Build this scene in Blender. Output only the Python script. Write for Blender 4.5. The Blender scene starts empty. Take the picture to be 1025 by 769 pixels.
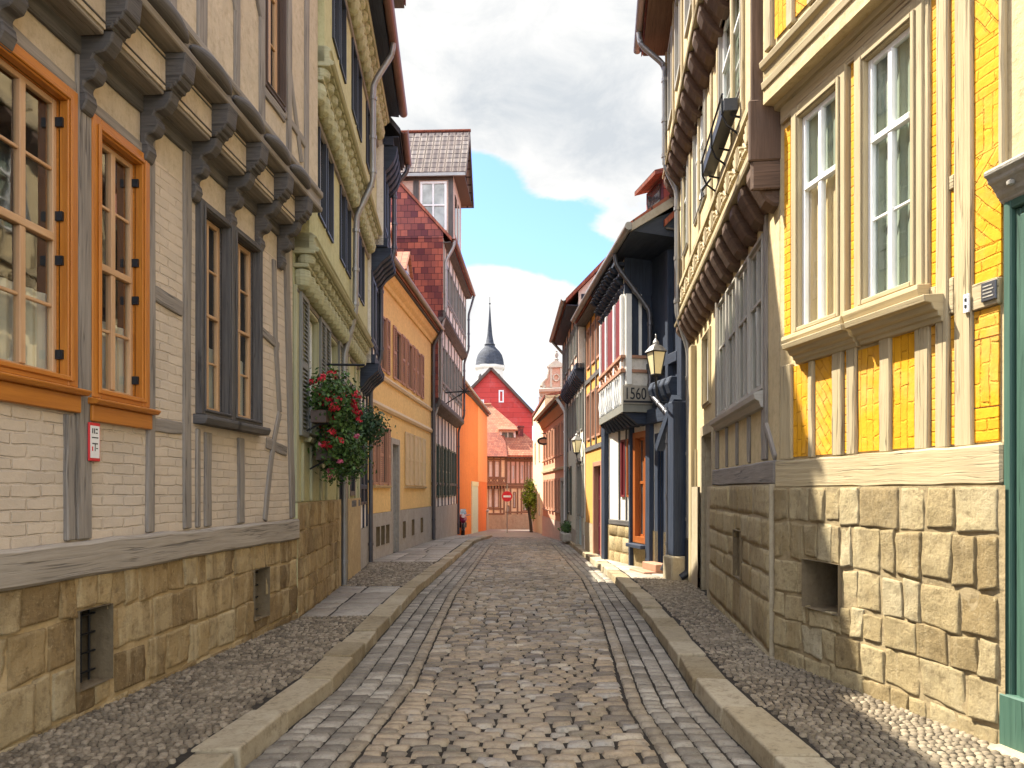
import bpy, bmesh, math, random
import numpy as np
from mathutils import Vector
R = math.radians
rnd = random.Random(7)
scene = bpy.context.scene
col = scene.collection

# ------------------------------------------------------------------ camera
CAMZ, F, CX, HY = 1.6, 740.0, 512.5, 491.0
cam = bpy.data.objects.new('camera', bpy.data.cameras.new('camera'))
col.objects.link(cam)
cam.location = (0, 0, CAMZ)
cam.rotation_euler = (R(90), 0, 0)
cam.data.sensor_width = 36.0
cam.data.lens = F / 1025 * 36.0
cam.data.shift_y = (HY - 384.5) / 1025
cam.data.clip_start = 0.05
cam.data.clip_end = 3000
scene.camera = cam

# ------------------------------------------------------------------ light
SUN_TRAVEL = Vector((4.8, -3.0, -8.0)).normalized()      # the way the light goes
sun_el = math.asin(-SUN_TRAVEL.z)
sun_az = math.atan2(-SUN_TRAVEL.x, -SUN_TRAVEL.y)          # from +Y towards +X
sl = bpy.data.lights.new('sun', 'SUN')
sl.energy = 4.3
sl.angle = R(0.5)
sl.color = (1.0, 0.93, 0.80)
so = bpy.data.objects.new('sun', sl)
col.objects.link(so)
so.rotation_euler = SUN_TRAVEL.to_track_quat('-Z', 'Y').to_euler()

scene.view_settings.view_transform = 'Standard'
scene.view_settings.look = 'None'
scene.view_settings.exposure = 1.75
scene.view_settings.gamma = 1.0
scene.view_settings.use_curve_mapping = False
scene.cycles.max_bounces = 8
scene.cycles.diffuse_bounces = 5
scene.cycles.transparent_max_bounces = 10
scene.cycles.use_denoising = True
scene.cycles.sample_clamp_indirect = 6.0

world = bpy.data.worlds.new('World')
scene.world = world
world.use_nodes = True
SKY_STRENGTH = 0.13
CLOUD_BRIGHT, CLOUD_DARK = (2.65, 2.60, 2.52), (1.62, 1.72, 1.82)


def sky_nodes():
    nt = world.node_tree
    for n in list(nt.nodes):
        nt.nodes.remove(n)
    N, L = nt.nodes.new, nt.links.new
    out = N('ShaderNodeOutputWorld')
    bg = N('ShaderNodeBackground')
    bg.inputs['Strength'].default_value = SKY_STRENGTH
    L(bg.outputs[0], out.inputs[0])
    sky = N('ShaderNodeTexSky')
    sky.sky_type = 'NISHITA'
    sky.sun_disc = False
    sky.sun_elevation = sun_el
    sky.sun_rotation = sun_az
    sky.air_density = 1.15
    sky.dust_density = 0.6
    tc = N('ShaderNodeTexCoord')
    sep = N('ShaderNodeSeparateXYZ')
    L(tc.outputs['Generated'], sep.inputs[0])

    def m(op, a, b=None, c=None, clamp=False):
        n = N('ShaderNodeMath')
        n.operation = op
        n.use_clamp = clamp
        for i, v in enumerate((a, b, c)):
            if v is None:
                continue
            if isinstance(v, (int, float)):
                n.inputs[i].default_value = v
            else:
                L(v, n.inputs[i])
        return n.outputs[0]
    # cloud layer: a flat sheet high above, seen by direction
    y = m('MAXIMUM', sep.outputs[1], 0.05)
    ax = m('DIVIDE', sep.outputs[0], y)
    az = m('DIVIDE', sep.outputs[2], y)
    mp = N('ShaderNodeMapping')
    mp.inputs['Scale'].default_value = (1.0, 1.0, 1.7)
    mp.inputs['Location'].default_value = (0.37, 0.0, 0.2)
    L(tc.outputs['Generated'], mp.inputs[0])

    def noise(scale, detail, rough, dist=0.0):
        n = N('ShaderNodeTexNoise')
        n.inputs['Scale'].default_value = scale
        n.inputs['Detail'].default_value = detail
        n.inputs['Roughness'].default_value = rough
        n.inputs['Distortion'].default_value = dist
        L(mp.outputs[0], n.inputs['Vector'])
        return n.outputs['Fac']
    n1 = noise(3.2, 9, 0.58, 0.25)
    n2 = noise(8.5, 8, 0.62, 0.4)
    n3 = noise(2.1, 5, 0.5, 0.0)
    front = m('GREATER_THAN', sep.outputs[1], 0.05)

    def blob(px, py, rx, ry, amt):
        cx, cz = (px - CX) / F, (HY - py) / F
        dx = m('DIVIDE', m('SUBTRACT', ax, cx), rx / F)
        dz = m('DIVIDE', m('SUBTRACT', az, cz), ry / F)
        d2 = m('ADD', m('MULTIPLY', dx, dx), m('MULTIPLY', dz, dz))
        e = m('POWER', 2.718, m('MULTIPLY', d2, -1.0))
        return m('MULTIPLY', m('MULTIPLY', e, amt), front)
    base = m('ADD', m('MULTIPLY', n1, 1.0), m('MULTIPLY', n2, 0.45))
    base = m('SUBTRACT', base, 0.66)
    for b in ((520, 75, 150, 92, 0.42), (610, 140, 75, 58, 0.34), (425, 40, 60, 110, 0.26), (520, 320, 68, 56, 0.44), (462, 345, 40, 70, 0.24),
              (575, 345, 50, 60, 0.16), (605, 232, 40, 17, 0.30), (520, 218, 45, 7, 0.20), (500, 235, 70, 46, -0.42), (570, 255, 50, 42, -0.42), (552, 196, 36, 18, 0.20),
              (417, 95, 22, 18, -0.27), (480, 180, 34, 34, -0.26), (612, 272, 36, 26, -0.14), (470, 200, 22, 40, -0.25)):
        base = m('ADD', base, blob(*b))
    cov = N('ShaderNodeMapRange')
    cov.interpolation_type = 'SMOOTHSTEP'
    cov.inputs[1].default_value = 0.03
    cov.inputs[2].default_value = 0.16
    L(base, cov.inputs[0])
    # thick middles are greyer from below, thin rims brighter
    th = N('ShaderNodeMapRange')
    th.inputs[1].default_value = 0.10
    th.inputs[2].default_value = 1.15
    grey = m('ADD', m('MULTIPLY', n3, 0.55), m('MULTIPLY', base, 0.55))
    grey = m('ADD', grey, m('MULTIPLY', m('SUBTRACT', n2, 0.5), 1.9))
    for b in ((530, 115, 130, 60, 0.30), (620, 150, 60, 40, 0.28), (520, 330, 80, 70, -0.55), (420, 30, 45, 70, -0.18), (590, 20, 70, 25, -0.12)):
        grey = m('ADD', grey, blob(*b))
    L(grey, th.inputs[0])
    cc = N('ShaderNodeMix')
    cc.data_type = 'RGBA'
    L(th.outputs[0], cc.inputs[0])
    cc.inputs[6].default_value = (*CLOUD_BRIGHT, 1)
    cc.inputs[7].default_value = (*CLOUD_DARK, 1)
    # clouds high overhead, out of view, are brightened as added fill for shaded fronts
    hi = N('ShaderNodeMapRange')
    hi.interpolation_type = 'SMOOTHSTEP'
    for i, v in enumerate((0.55, 0.90, 1.0, 5.5)):
        hi.inputs[i + 1].default_value = v
    # ... and so are those behind the camera, added fill for surfaces facing it
    L(m('MAXIMUM', sep.outputs[2], m('MULTIPLY_ADD', sep.outputs[1], -0.6, 0.45)), hi.inputs[0])
    sc_ = N('ShaderNodeVectorMath')
    sc_.operation = 'SCALE'
    L(cc.outputs[2], sc_.inputs[0])
    L(hi.outputs[0], sc_.inputs['Scale'])
    mx = N('ShaderNodeMix')
    mx.data_type = 'RGBA'
    L(cov.outputs[0], mx.inputs[0])
    tint = N('ShaderNodeMix')
    tint.data_type = 'RGBA'
    tint.blend_type = 'MULTIPLY'
    tint.inputs[0].default_value = 1.0
    L(sky.outputs[0], tint.inputs[6])
    tint.inputs[7].default_value = (0.50, 0.60, 0.86, 1)
    L(tint.outputs[2], mx.inputs[6])
    L(sc_.outputs[0], mx.inputs[7])
    L(mx.outputs[2], bg.inputs[0])


sky_nodes()

# ------------------------------------------------------------------ materials


class NT:
    def __init__(s, name):
        s.m = bpy.data.materials.new(name)
        s.m.use_nodes = True
        s.nt = s.m.node_tree
        s.p = s.nt.nodes['Principled BSDF']
        s.tc = s.nt.nodes.new('ShaderNodeTexCoord')

    def n(s, t, **kw):
        x = s.nt.nodes.new(t)
        for k, v in kw.items():
            setattr(x, k, v)
        return x

    def l(s, a, b):
        s.nt.links.new(a, b)

    def noise(s, vec, scale, detail=5, rough=0.6, dist=0.0):
        x = s.n('ShaderNodeTexNoise')
        x.inputs['Scale'].default_value = scale
        x.inputs['Detail'].default_value = detail
        x.inputs['Roughness'].default_value = rough
        x.inputs['Distortion'].default_value = dist
        s.l(vec, x.inputs['Vector'])
        return x.outputs['Fac']

    def mapping(s, vec, scale=(1, 1, 1), rot=(0, 0, 0), loc=(0, 0, 0)):
        x = s.n('ShaderNodeMapping')
        x.inputs['Scale'].default_value = scale
        x.inputs['Rotation'].default_value = rot
        x.inputs['Location'].default_value = loc
        s.l(vec, x.inputs[0])
        return x.outputs[0]

    def ramp(s, fac, stops):
        x = s.n('ShaderNodeValToRGB')
        e = x.color_ramp.elements
        while len(e) > 1:
            e.remove(e[-1])
        for i, (p, c) in enumerate(stops):
            k = e[0] if i == 0 else e.new(p)
            k.position = p
            k.color = (*c, 1) if len(c) == 3 else c
        s.l(fac, x.inputs[0])
        return x.outputs[0]

    def grey(s, fac, a, b, c0=0.0, c1=1.0):
        x = s.n('ShaderNodeMapRange')
        for i, v in enumerate((a, b, c0, c1)):
            x.inputs[i + 1].default_value = v
        s.l(fac, x.inputs[0])
        return x.outputs[0]

    def mix(s, fac, a, b, mode='MIX'):
        x = s.n('ShaderNodeMix', data_type='RGBA', blend_type=mode)
        for sock, v in ((x.inputs[0], fac), (x.inputs[6], a), (x.inputs[7], b)):
            if isinstance(v, (int, float)):
                sock.default_value = v
            elif isinstance(v, tuple):
                sock.default_value = (*v, 1)
            else:
                s.l(v, sock)
        return x.outputs[2]

    def math(s, op, a, b=0.0, clamp=False):
        x = s.n('ShaderNodeMath', operation=op, use_clamp=clamp)
        for i, v in enumerate((a, b)):
            if isinstance(v, (int, float)):
                x.inputs[i].default_value = v
            else:
                s.l(v, x.inputs[i])
        return x.outputs[0]

    def bump(s, h, strength, dist=0.01, prev=None):
        x = s.n('ShaderNodeBump')
        x.inputs['Strength'].default_value = strength
        x.inputs['Distance'].default_value = dist
        s.l(h, x.inputs['Height'])
        if prev is not None:
            s.l(prev, x.inputs['Normal'])
        return x.outputs[0]

    def out(s, colour, rough=0.85, normal=None, metallic=0.0, spec=0.35):
        if isinstance(colour, tuple):
            s.p.inputs['Base Color'].default_value = (*colour, 1)
        else:
            s.l(colour, s.p.inputs['Base Color'])
        if isinstance(rough, (int, float)):
            s.p.inputs['Roughness'].default_value = rough
        else:
            s.l(rough, s.p.inputs['Roughness'])
        s.p.inputs['Metallic'].default_value = metallic
        s.p.inputs['Specular IOR Level'].default_value = spec
        if normal is not None:
            s.l(normal, s.p.inputs['Normal'])
        return s.m


def sc(c, k):
    return tuple(min(1.0, v * k) for v in c)


def plaster(name, c, var=0.16, bump=0.35, stain=0.35, stainc=None, fine=26):
    t = NT(name)
    v = t.tc.outputs['Object']
    a = t.noise(v, 1.3, 6, 0.65)
    b = t.noise(v, 7.0, 5, 0.6)
    k = t.ramp(a, ((0.25, sc(c, 1 - var)), (0.75, sc(c, 1 + var))))
    k = t.mix(t.grey(b, 0.35, 0.75), k, sc(c, 1 - var * 0.9))
    st = t.noise(t.mapping(v, (2.2, 2.2, 0.35)), 2.0, 6, 0.7)
    k = t.mix(t.grey(st, 0.50, 0.76, 0, stain), k, stainc or sc(c, 0.45))
    f = t.noise(v, fine, 6, 0.75)
    g2 = t.noise(v, fine * 0.45, 7, 0.8)
    k = t.mix(1.0, k, t.ramp(g2, ((0.28, (0.72, 0.70, 0.66)), (0.52, (1, 1, 1)), (0.75, (1.0, 1.0, 1.0)))), 'MULTIPLY')
    nn = t.bump(f, bump, 0.012)
    nn = t.bump(b, bump * 0.8, 0.03, nn)
    return t.out(k, 0.9, nn, spec=0.2)


def wood(name, c1, c2, crack=0.8, bump=0.6, rough=0.8, grain=30, crackc=None, patina=None):
    """U runs along the grain."""
    t = NT(name)
    v = t.tc.outputs['UV']
    g = t.noise(t.mapping(v, (1.6, grain, 1)), 1.0, 6, 0.65, 0.3)
    big = t.noise(t.mapping(v, (0.9, 3, 1)), 1.0, 4, 0.6)
    k = t.ramp(g, ((0.28, c1), (0.72, c2)))
    k = t.mix(t.grey(big, 0.35, 0.7, 0, 0.55), k, patina or sc(c1, 0.85))
    cr = t.noise(t.mapping(v, (0.55, 24, 1), loc=(3.1, 1.7, 0)), 1.0, 3, 0.5, 0.25)
    cl = t.math('ABSOLUTE', t.math('SUBTRACT', cr, 0.5))
    cm = t.grey(cl, 0.0, 0.020, 1, 0)
    cm = t.math('MULTIPLY', cm, t.grey(t.noise(t.mapping(v, (1.3, 5, 1), loc=(7, 2, 0)), 1.0, 3, 0.5), 0.42, 0.58))
    k = t.mix(t.math('MULTIPLY', cm, crack), k, crackc or sc(c1, 0.22))
    nn = t.bump(g, bump, 0.006)
    nn = t.bump(t.math('SUBTRACT', 1.0, cm), bump * crack, 0.012, nn)
    return t.out(k, rough, nn, spec=0.3)


def stone(name, stops, bump=0.8, rough=0.85, dirt=(0.06, 0.05, 0.04), dirtamt=0.6, scale=9, spec=0.3, patch=0.45, moss=0.0, streak=0.0):
    """Colour picked per stone from the «tint» attribute, with grain, pits and dirt."""
    t = NT(name)
    at = t.n('ShaderNodeAttribute', attribute_name='tint')
    v = t.tc.outputs['Object']
    a = t.noise(v, scale * 0.4, 5, 0.65)
    f = t.math('ADD', at.outputs['Fac'], t.math('MULTIPLY', t.math('SUBTRACT', a, 0.5), 0.4), True)
    k = t.ramp(f, stops)
    b = t.noise(v, scale * 2.2, 7, 0.78)
    k = t.mix(1.0, k, t.ramp(b, ((0.30, (0.45, 0.42, 0.38)), (0.50, (1, 1, 1)), (0.72, (1.0, 1.0, 1.0)))), 'MULTIPLY')
    d = t.noise(v, scale * 0.75, 6, 0.75, 0.4)
    k = t.mix(t.grey(d, 0.52, 0.72, 0, dirtamt), k, dirt)
    pt = t.noise(v, 0.55, 5, 0.7, 0.3)
    k = t.mix(t.grey(pt, 0.46, 0.66, 0, patch), k, sc(stops[0][1], 0.8))
    pl = t.noise(t.mapping(v, (1, 1, 1), loc=(5.2, 1.3, 0.7)), 0.8, 5, 0.7)
    k = t.mix(t.grey(pl, 0.50, 0.70, 0, patch * 0.8), k, sc(stops[-1][1], 0.95))
    if streak:
        sk = t.noise(t.mapping(v, (3.2, 3.2, 0.30)), 2.2, 5, 0.7, 0.2)
        k = t.mix(t.grey(sk, 0.54, 0.74, 0, streak), k, sc(stops[-1][1], 1.35))
        sk2 = t.noise(t.mapping(v, (2.6, 2.6, 0.25), loc=(3, 1, 2)), 2.0, 5, 0.7, 0.2)
        k = t.mix(t.grey(sk2, 0.52, 0.72, 0, streak), k, sc(stops[0][1], 0.5))
    if moss:
        ms = t.noise(t.mapping(v, (1, 1, 1), loc=(1.2, 7.3, 0.2)), 1.6, 6, 0.75)
        k = t.mix(t.grey(ms, 0.54, 0.72, 0, moss), k, (0.075, 0.085, 0.025))
    f2 = t.noise(v, scale * 6, 6, 0.8)
    k = t.mix(t.grey(f2, 0.56, 0.72, 0, 0.55), k, sc(stops[-1][1], 1.25))
    nn = t.bump(b, bump, 0.02)
    nn = t.bump(f2, bump * 0.7, 0.006, nn)
    return t.out(k, rough, nn, spec=spec)


def brick(name, c, mortar, bw, bh, bump=0.9, var=0.12, mort=0.02, stain=0.3, depth=0.012):
    t = NT(name)
    v = t.tc.outputs['UV']
    wob = t.noise(v, 3.0, 3, 0.5)
    vv = t.n('ShaderNodeVectorMath', operation='ADD')
    t.l(v, vv.inputs[0])
    cmb = t.n('ShaderNodeCombineXYZ')
    t.l(t.math('MULTIPLY', t.math('SUBTRACT', wob, 0.5), 0.045), cmb.inputs[1])
    t.l(t.math('MULTIPLY', t.math('SUBTRACT', t.noise(v, 9.0, 3, 0.5), 0.5), 0.05), cmb.inputs[0])
    t.l(cmb.outputs[0], vv.inputs[1])
    br = t.n('ShaderNodeTexBrick')
    br.inputs['Scale'].default_value = 1.0
    br.inputs['Brick Width'].default_value = bw
    br.inputs['Row Height'].default_value = bh
    br.inputs['Mortar Size'].default_value = mort * 0.5
    br.inputs['Mortar Smooth'].default_value = 0.6
    br.inputs['Bias'].default_value = 0.0
    br.inputs['Color1'].default_value = (*sc(c, 1 - var), 1)
    br.inputs['Color2'].default_value = (*sc(c, 1 + var), 1)
    br.inputs['Mortar'].default_value = (*mortar, 1)
    t.l(vv.outputs[0], br.inputs['Vector'])
    o = t.tc.outputs['Object']
    a = t.noise(o, 2.2, 6, 0.65)
    k = t.mix(t.grey(a, 0.45, 0.8, 0, stain), br.outputs['Color'], sc(c, 0.55))
    f = t.noise(o, 30, 6, 0.7)
    fd = t.noise(o, 1.1, 5, 0.7)
    k = t.mix(t.grey(fd, 0.50, 0.72, 0, 0.45), k, tuple(v * 0.75 + 0.25 * 0.72 for v in c))
    # joints only open here and there under the paint
    op = t.grey(t.noise(o, 3.0, 5, 0.7), 0.40, 0.66, 0.10, 1.0)
    nn = t.bump(t.math('MULTIPLY', br.outputs['Fac'], op), -bump if False else bump, -depth)
    nn = t.bump(f, 0.35, 0.008, nn)
    nn = t.bump(t.noise(o, 9, 4, 0.6), 0.5, 0.02, nn)
    return t.out(k, 0.9, nn, spec=0.2)


def tiles(name, c1, c2, w, h, dark=(0.05, 0.03, 0.025), lift=0.03, patch=None, wave=False):
    """Roof tiles: UV in metres, V up the slope."""
    t = NT(name)
    v = t.tc.outputs['UV']
    br = t.n('ShaderNodeTexBrick')
    br.offset = 0.0 if wave else 0.5
    br.inputs['Scale'].default_value = 1.0
    br.inputs['Brick Width'].default_value = w
    br.inputs['Row Height'].default_value = h
    br.inputs['Mortar Size'].default_value = 0.03 if wave else 0.008
    br.inputs['Color1'].default_value = (*c1, 1)
    br.inputs['Color2'].default_value = (*c2, 1)
    br.inputs['Mortar'].default_value = (*dark, 1)
    t.l(v, br.inputs['Vector'])
    sp = t.n('ShaderNodeSeparateXYZ')
    t.l(v, sp.inputs[0])
    saw = t.math('FRACT', t.math('DIVIDE', sp.outputs[1], h))
    hgt = t.math('SUBTRACT', 1.0, saw)
    if wave:
        s1 = t.math('SINE', t.math('MULTIPLY', sp.outputs[0], 2 * math.pi / w))
        hgt = t.math('ADD', t.math('MULTIPLY', hgt, 1.0), t.math('MULTIPLY', s1, 0.32))
    o = t.tc.outputs['Object']
    a = t.noise(o, 1.4, 6, 0.7)
    k = t.mix(t.grey(a, 0.42, 0.75, 0, 0.65), br.outputs['Color'], patch or sc(c1, 0.4))
    nn = t.bump(hgt, 1.0, lift)
    nn = t.bump(t.noise(o, 22, 4, 0.6), 0.4, 0.01, nn)
    return t.out(k, 0.8, nn, spec=0.3)


def paint(name, c, rough=0.5, var=0.08, bump=0.1, spec=0.4, metallic=0.0, dirt=0.25):
    t = NT(name)
    v = t.tc.outputs['Object']
    a = t.noise(v, 3.5, 6, 0.65)
    k = t.ramp(a, ((0.3, sc(c, 1 - var)), (0.7, sc(c, 1 + var))))
    d = t.noise(t.mapping(v, (3, 3, 0.6)), 5, 6, 0.7)
    k = t.mix(t.grey(d, 0.55, 0.8, 0, dirt), k, sc(c, 0.4))
    nn = t.bump(t.noise(v, 40, 4, 0.6), bump, 0.01)
    return t.out(k, rough, nn, metallic, spec)


def leafmat(name, c1, c2):
    t = NT(name)
    at = t.n('ShaderNodeAttribute', attribute_name='tint')
    k = t.ramp(at.outputs['Fac'], ((0.0, c1), (1.0, c2)))
    t.p.inputs['Transmission Weight'].default_value = 0.0
    return t.out(k, 0.55, None, spec=0.3)


def glass(name, tint=(0.9, 0.95, 0.92), wob=0.07):
    t = NT(name)
    nt = t.nt
    tr = t.n('ShaderNodeBsdfTransparent')
    tr.inputs[0].default_value = (*tint, 1)
    gl = t.n('ShaderNodeBsdfGlossy')
    gl.inputs['Roughness'].default_value = 0.03
    nn = t.bump(t.noise(t.tc.outputs['Object'], 3.0, 2, 0.5), wob, 0.02)
    t.l(nn, gl.inputs['Normal'])
    fr = t.n('ShaderNodeLayerWeight')
    fr.inputs['Blend'].default_value = 0.5
    fz = t.math('ADD', t.math('MULTIPLY', t.math('POWER', fr.outputs['Facing'], 3.0), 0.70), 0.15, True)
    mx = t.n('ShaderNodeMixShader')
    t.l(fz, mx.inputs[0])
    t.l(tr.outputs[0], mx.inputs[1])
    t.l(gl.outputs[0], mx.inputs[2])
    t.l(mx.outputs[0], nt.nodes['Material Output'].inputs[0])
    return t.m


def darkglass(name, c):
    t = NT(name)
    nn = t.bump(t.noise(t.tc.outputs['Object'], 2.5, 2, 0.5), 0.3, 0.02)
    a = t.noise(t.tc.outputs['Object'], 1.6, 3, 0.6)
    return t.out(t.ramp(a, ((0.35, sc(c, 0.4)), (0.65, sc(c, 1.4)))), 0.05, nn, spec=0.8)


M = {}
M['paintbrick'] = brick('painted_brick', (0.58, 0.485, 0.365), (0.545, 0.45, 0.335), 0.25, 0.078, bump=1.0, var=0.07, stain=0.5)
M['plaster_grey'] = plaster('aged_plaster', (0.56, 0.47, 0.34), 0.12, 0.5, 0.5, (0.30, 0.24, 0.16))
M['oak_grey'] = wood('weathered_oak', (0.20, 0.175, 0.145), (0.37, 0.33, 0.275), 0.85, 0.8)
M['oak_dark'] = wood('dark_oak', (0.07, 0.065, 0.06), (0.17, 0.155, 0.14), 0.7, 0.7)
M['oak_brown'] = wood('brown_oak', (0.09, 0.055, 0.035), (0.19, 0.12, 0.08), 0.6, 0.5)
M['oak_far'] = wood('brown_far_oak', (0.17, 0.10, 0.06), (0.28, 0.18, 0.11), 0.4, 0.4)
M['oak_lintel'] = wood('pale_oak', (0.30, 0.26, 0.20), (0.46, 0.40, 0.32), 0.8, 0.8)
M['cream_wood'] = wood('cream_timber', (0.37, 0.29, 0.155), (0.53, 0.43, 0.255), 0.85, 1.0, crackc=(0.19, 0.14, 0.07), patina=(0.37, 0.30, 0.19))
M['cream_trim'] = wood('cream_trim', (0.38, 0.30, 0.165), (0.50, 0.405, 0.24), 0.35, 0.4, 0.7)
M['grey_trim'] = wood('grey_trim', (0.36, 0.33, 0.27), (0.48, 0.45, 0.38), 0.25, 0.25, 0.6)
M['varnish'] = wood('orange_varnish', (0.36, 0.115, 0.015), (0.60, 0.235, 0.035), 0.25, 0.2, 0.35, grain=22, patina=(0.46, 0.16, 0.02))
M['varnish_pale'] = wood('pale_varnish', (0.50, 0.29, 0.14), (0.66, 0.44, 0.25), 0.1, 0.1, 0.4)
M['brown_paint'] = paint('brown_paint', (0.085, 0.055, 0.038), 0.5)
M['white_paint'] = paint('white_paint', (0.78, 0.78, 0.74), 0.45)
M['cream_paint'] = paint('cream_paint', (0.66, 0.58, 0.42), 0.5)
M['beige_paint'] = paint('beige_paint', (0.62, 0.49, 0.31), 0.55)
M['black_paint'] = paint('black_paint', (0.025, 0.028, 0.035), 0.45)
M['navy_wood'] = wood('navy_timber', (0.018, 0.026, 0.045), (0.05, 0.065, 0.095), 0.5, 0.5, 0.65)
M['green_paint'] = wood('green_painted_wood', (0.035, 0.085, 0.058), (0.075, 0.15, 0.105), 0.6, 0.5, 0.6, patina=(0.05, 0.10, 0.075))
M['green_dark'] = paint('green_dark', (0.03, 0.06, 0.045), 0.5)
M['shutter_grey'] = paint('shutter_grey', (0.21, 0.21, 0.18), 0.6)
M['shutter_brown'] = paint('shutter_brown', (0.40, 0.21, 0.13), 0.6)
M['shutter_beige'] = paint('shutter_beige', (0.58, 0.44, 0.24), 0.6)
M['maroon'] = paint('maroon_boards', (0.17, 0.022, 0.025), 0.55, 0.2)
M['purple_door'] = paint('purple_door', (0.17, 0.022, 0.04), 0.45)
M['blue_door'] = paint('blue_door', (0.36, 0.47, 0.48), 0.5)
M['slate_door'] = paint('slate_door', (0.16, 0.17, 0.20), 0.5)
M['orange_wood'] = wood('orange_wood', (0.28, 0.075, 0.018), (0.44, 0.14, 0.035), 0.2, 0.2, 0.4)
M['lime'] = plaster('lime_plaster', (0.52, 0.50, 0.27), 0.10, 0.35, 0.3, (0.33, 0.31, 0.16))
M['lime_wood'] = wood('lime_timber', (0.36, 0.35, 0.20), (0.52, 0.50, 0.31), 0.5, 0.5, patina=(0.30, 0.29, 0.19))
M['yellow'] = plaster('yellow_plaster', (0.82, 0.56, 0.22), 0.12, 0.3, 0.45, (0.58, 0.37, 0.15))
M['white'] = plaster('white_plaster', (0.74, 0.70, 0.62), 0.08, 0.3, 0.25)
M['pinkish'] = plaster('pink_plaster', (0.66, 0.48, 0.38), 0.08, 0.3, 0.25)
M['orange'] = plaster('orange_plaster', (0.76, 0.225, 0.05), 0.12, 0.3, 0.4, (0.50, 0.14, 0.04))
M['orange_pale'] = plaster('pale_orange_plaster', (0.80, 0.36, 0.12), 0.06, 0.2, 0.15)
M['salmon'] = plaster('salmon_plaster', (0.70, 0.36, 0.23), 0.08, 0.2, 0.25)
M['ochre'] = plaster('ochre_plaster', (0.66, 0.35, 0.09), 0.08, 0.25, 0.25)
M['mint'] = plaster('mint_plaster', (0.62, 0.63, 0.50), 0.08, 0.25, 0.25)
M['cream'] = plaster('cream_plaster', (0.60, 0.48, 0.27), 0.13, 0.5, 0.5, (0.36, 0.27, 0.14))
M['cream_far'] = plaster('cream_render', (0.74, 0.64, 0.42), 0.06, 0.3, 0.2)
M['redwall'] = brick('red_boards', (0.52, 0.065, 0.055), (0.20, 0.025, 0.025), 4.0, 0.45, 0.5, 0.1, 0.03, 0.2, 0.02)
M['baroque_pale'] = plaster('pale_coral_plaster', (0.66, 0.40, 0.28), 0.08, 0.3, 0.3)
M['baroque'] = plaster('coral_plaster', (0.70, 0.17, 0.085), 0.06, 0.2, 0.15)
M['trimstone'] = plaster('trim_stone', (0.60, 0.54, 0.42), 0.08, 0.3, 0.3)
M['yellowbrick'] = brick('yellow_brick', (0.70, 0.335, 0.016), (0.65, 0.30, 0.014), 0.24, 0.07, 1.0, 0.06, 0.016, 0.30, 0.018)
M['ochrebrick'] = brick('cream_brick', (0.60, 0.50, 0.28), (0.46, 0.37, 0.2), 0.25, 0.08, 0.7, 0.06, 0.02, 0.2)
M['sand_l'] = stone('golden_sandstone', ((0.0, (0.21, 0.138, 0.058)), (0.4, (0.36, 0.245, 0.105)), (0.75, (0.47, 0.34, 0.16)), (1.0, (0.53, 0.42, 0.235))), 1.3, dirt=(0.09, 0.06, 0.03), dirtamt=0.55, scale=5, streak=0.55)
M['sand_r'] = stone('pale_sandstone', ((0.0, (0.29, 0.21, 0.095)), (0.45, (0.42, 0.325, 0.165)), (0.8, (0.48, 0.385, 0.21)), (1.0, (0.48, 0.41, 0.26))), 1.4, dirt=(0.17, 0.12, 0.06), dirtamt=0.5, scale=6, streak=0.35)
M['sand_flat'] = plaster('dressed_sandstone', (0.42, 0.35, 0.23), 0.14, 0.6, 0.45, (0.22, 0.17, 0.1))
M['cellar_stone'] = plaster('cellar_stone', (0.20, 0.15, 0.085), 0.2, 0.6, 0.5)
M['stone_grey'] = plaster('grey_stone', (0.40, 0.37, 0.31), 0.12, 0.5, 0.4)
M['mortar_l'] = plaster('lime_mortar', (0.50, 0.37, 0.19), 0.2, 0.8, 0.4)
M['mortar_r'] = plaster('sand_mortar', (0.36, 0.28, 0.155), 0.2, 0.8, 0.4)
M['cobble'] = stone('road_cobble', ((0.0, (0.14, 0.115, 0.085)), (0.25, (0.24, 0.19, 0.125)), (0.55, (0.35, 0.27, 0.17)), (0.8, (0.38, 0.29, 0.18)), (0.92, (0.34, 0.31, 0.26)), (1.0, (0.50, 0.42, 0.30))), 0.5, 0.62, dirt=(0.07, 0.06, 0.045), dirtamt=0.5, scale=14, spec=0.4, moss=0.35)
M['sett'] = stone('grey_sett', ((0.0, (0.16, 0.136, 0.10)), (0.5, (0.26, 0.225, 0.167)), (1.0, (0.40, 0.355, 0.275))), 0.45, 0.7, dirt=(0.08, 0.07, 0.06), dirtamt=0.4, scale=14, spec=0.4)
M['sett_yellow'] = stone('tan_sett', ((0.0, (0.20, 0.165, 0.115)), (0.5, (0.31, 0.25, 0.165)), (1.0, (0.38, 0.32, 0.23))), 0.45, 0.65, dirtamt=0.4, scale=14)
M['mosaic'] = stone('pavement_cobble', ((0.0, (0.10, 0.078, 0.05)), (0.5, (0.21, 0.165, 0.107)), (1.0, (0.36, 0.295, 0.20))), 0.4, 0.7, dirtamt=0.4, scale=18)
M['slab'] = stone('pavement_slab', ((0.0, (0.26, 0.22, 0.165)), (1.0, (0.38, 0.34, 0.27))), 0.4, 0.75, dirtamt=0.35, scale=6)
M['kerb'] = stone('kerb_stone', ((0.0, (0.24, 0.185, 0.10)), (0.5, (0.36, 0.29, 0.175)), (1.0, (0.45, 0.385, 0.265))), 0.7, 0.8, dirt=(0.15, 0.115, 0.06), dirtamt=0.55, scale=6)
M['joint'] = plaster('joint_sand', (0.040, 0.033, 0.024), 0.3, 0.8, 0.3)
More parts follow.
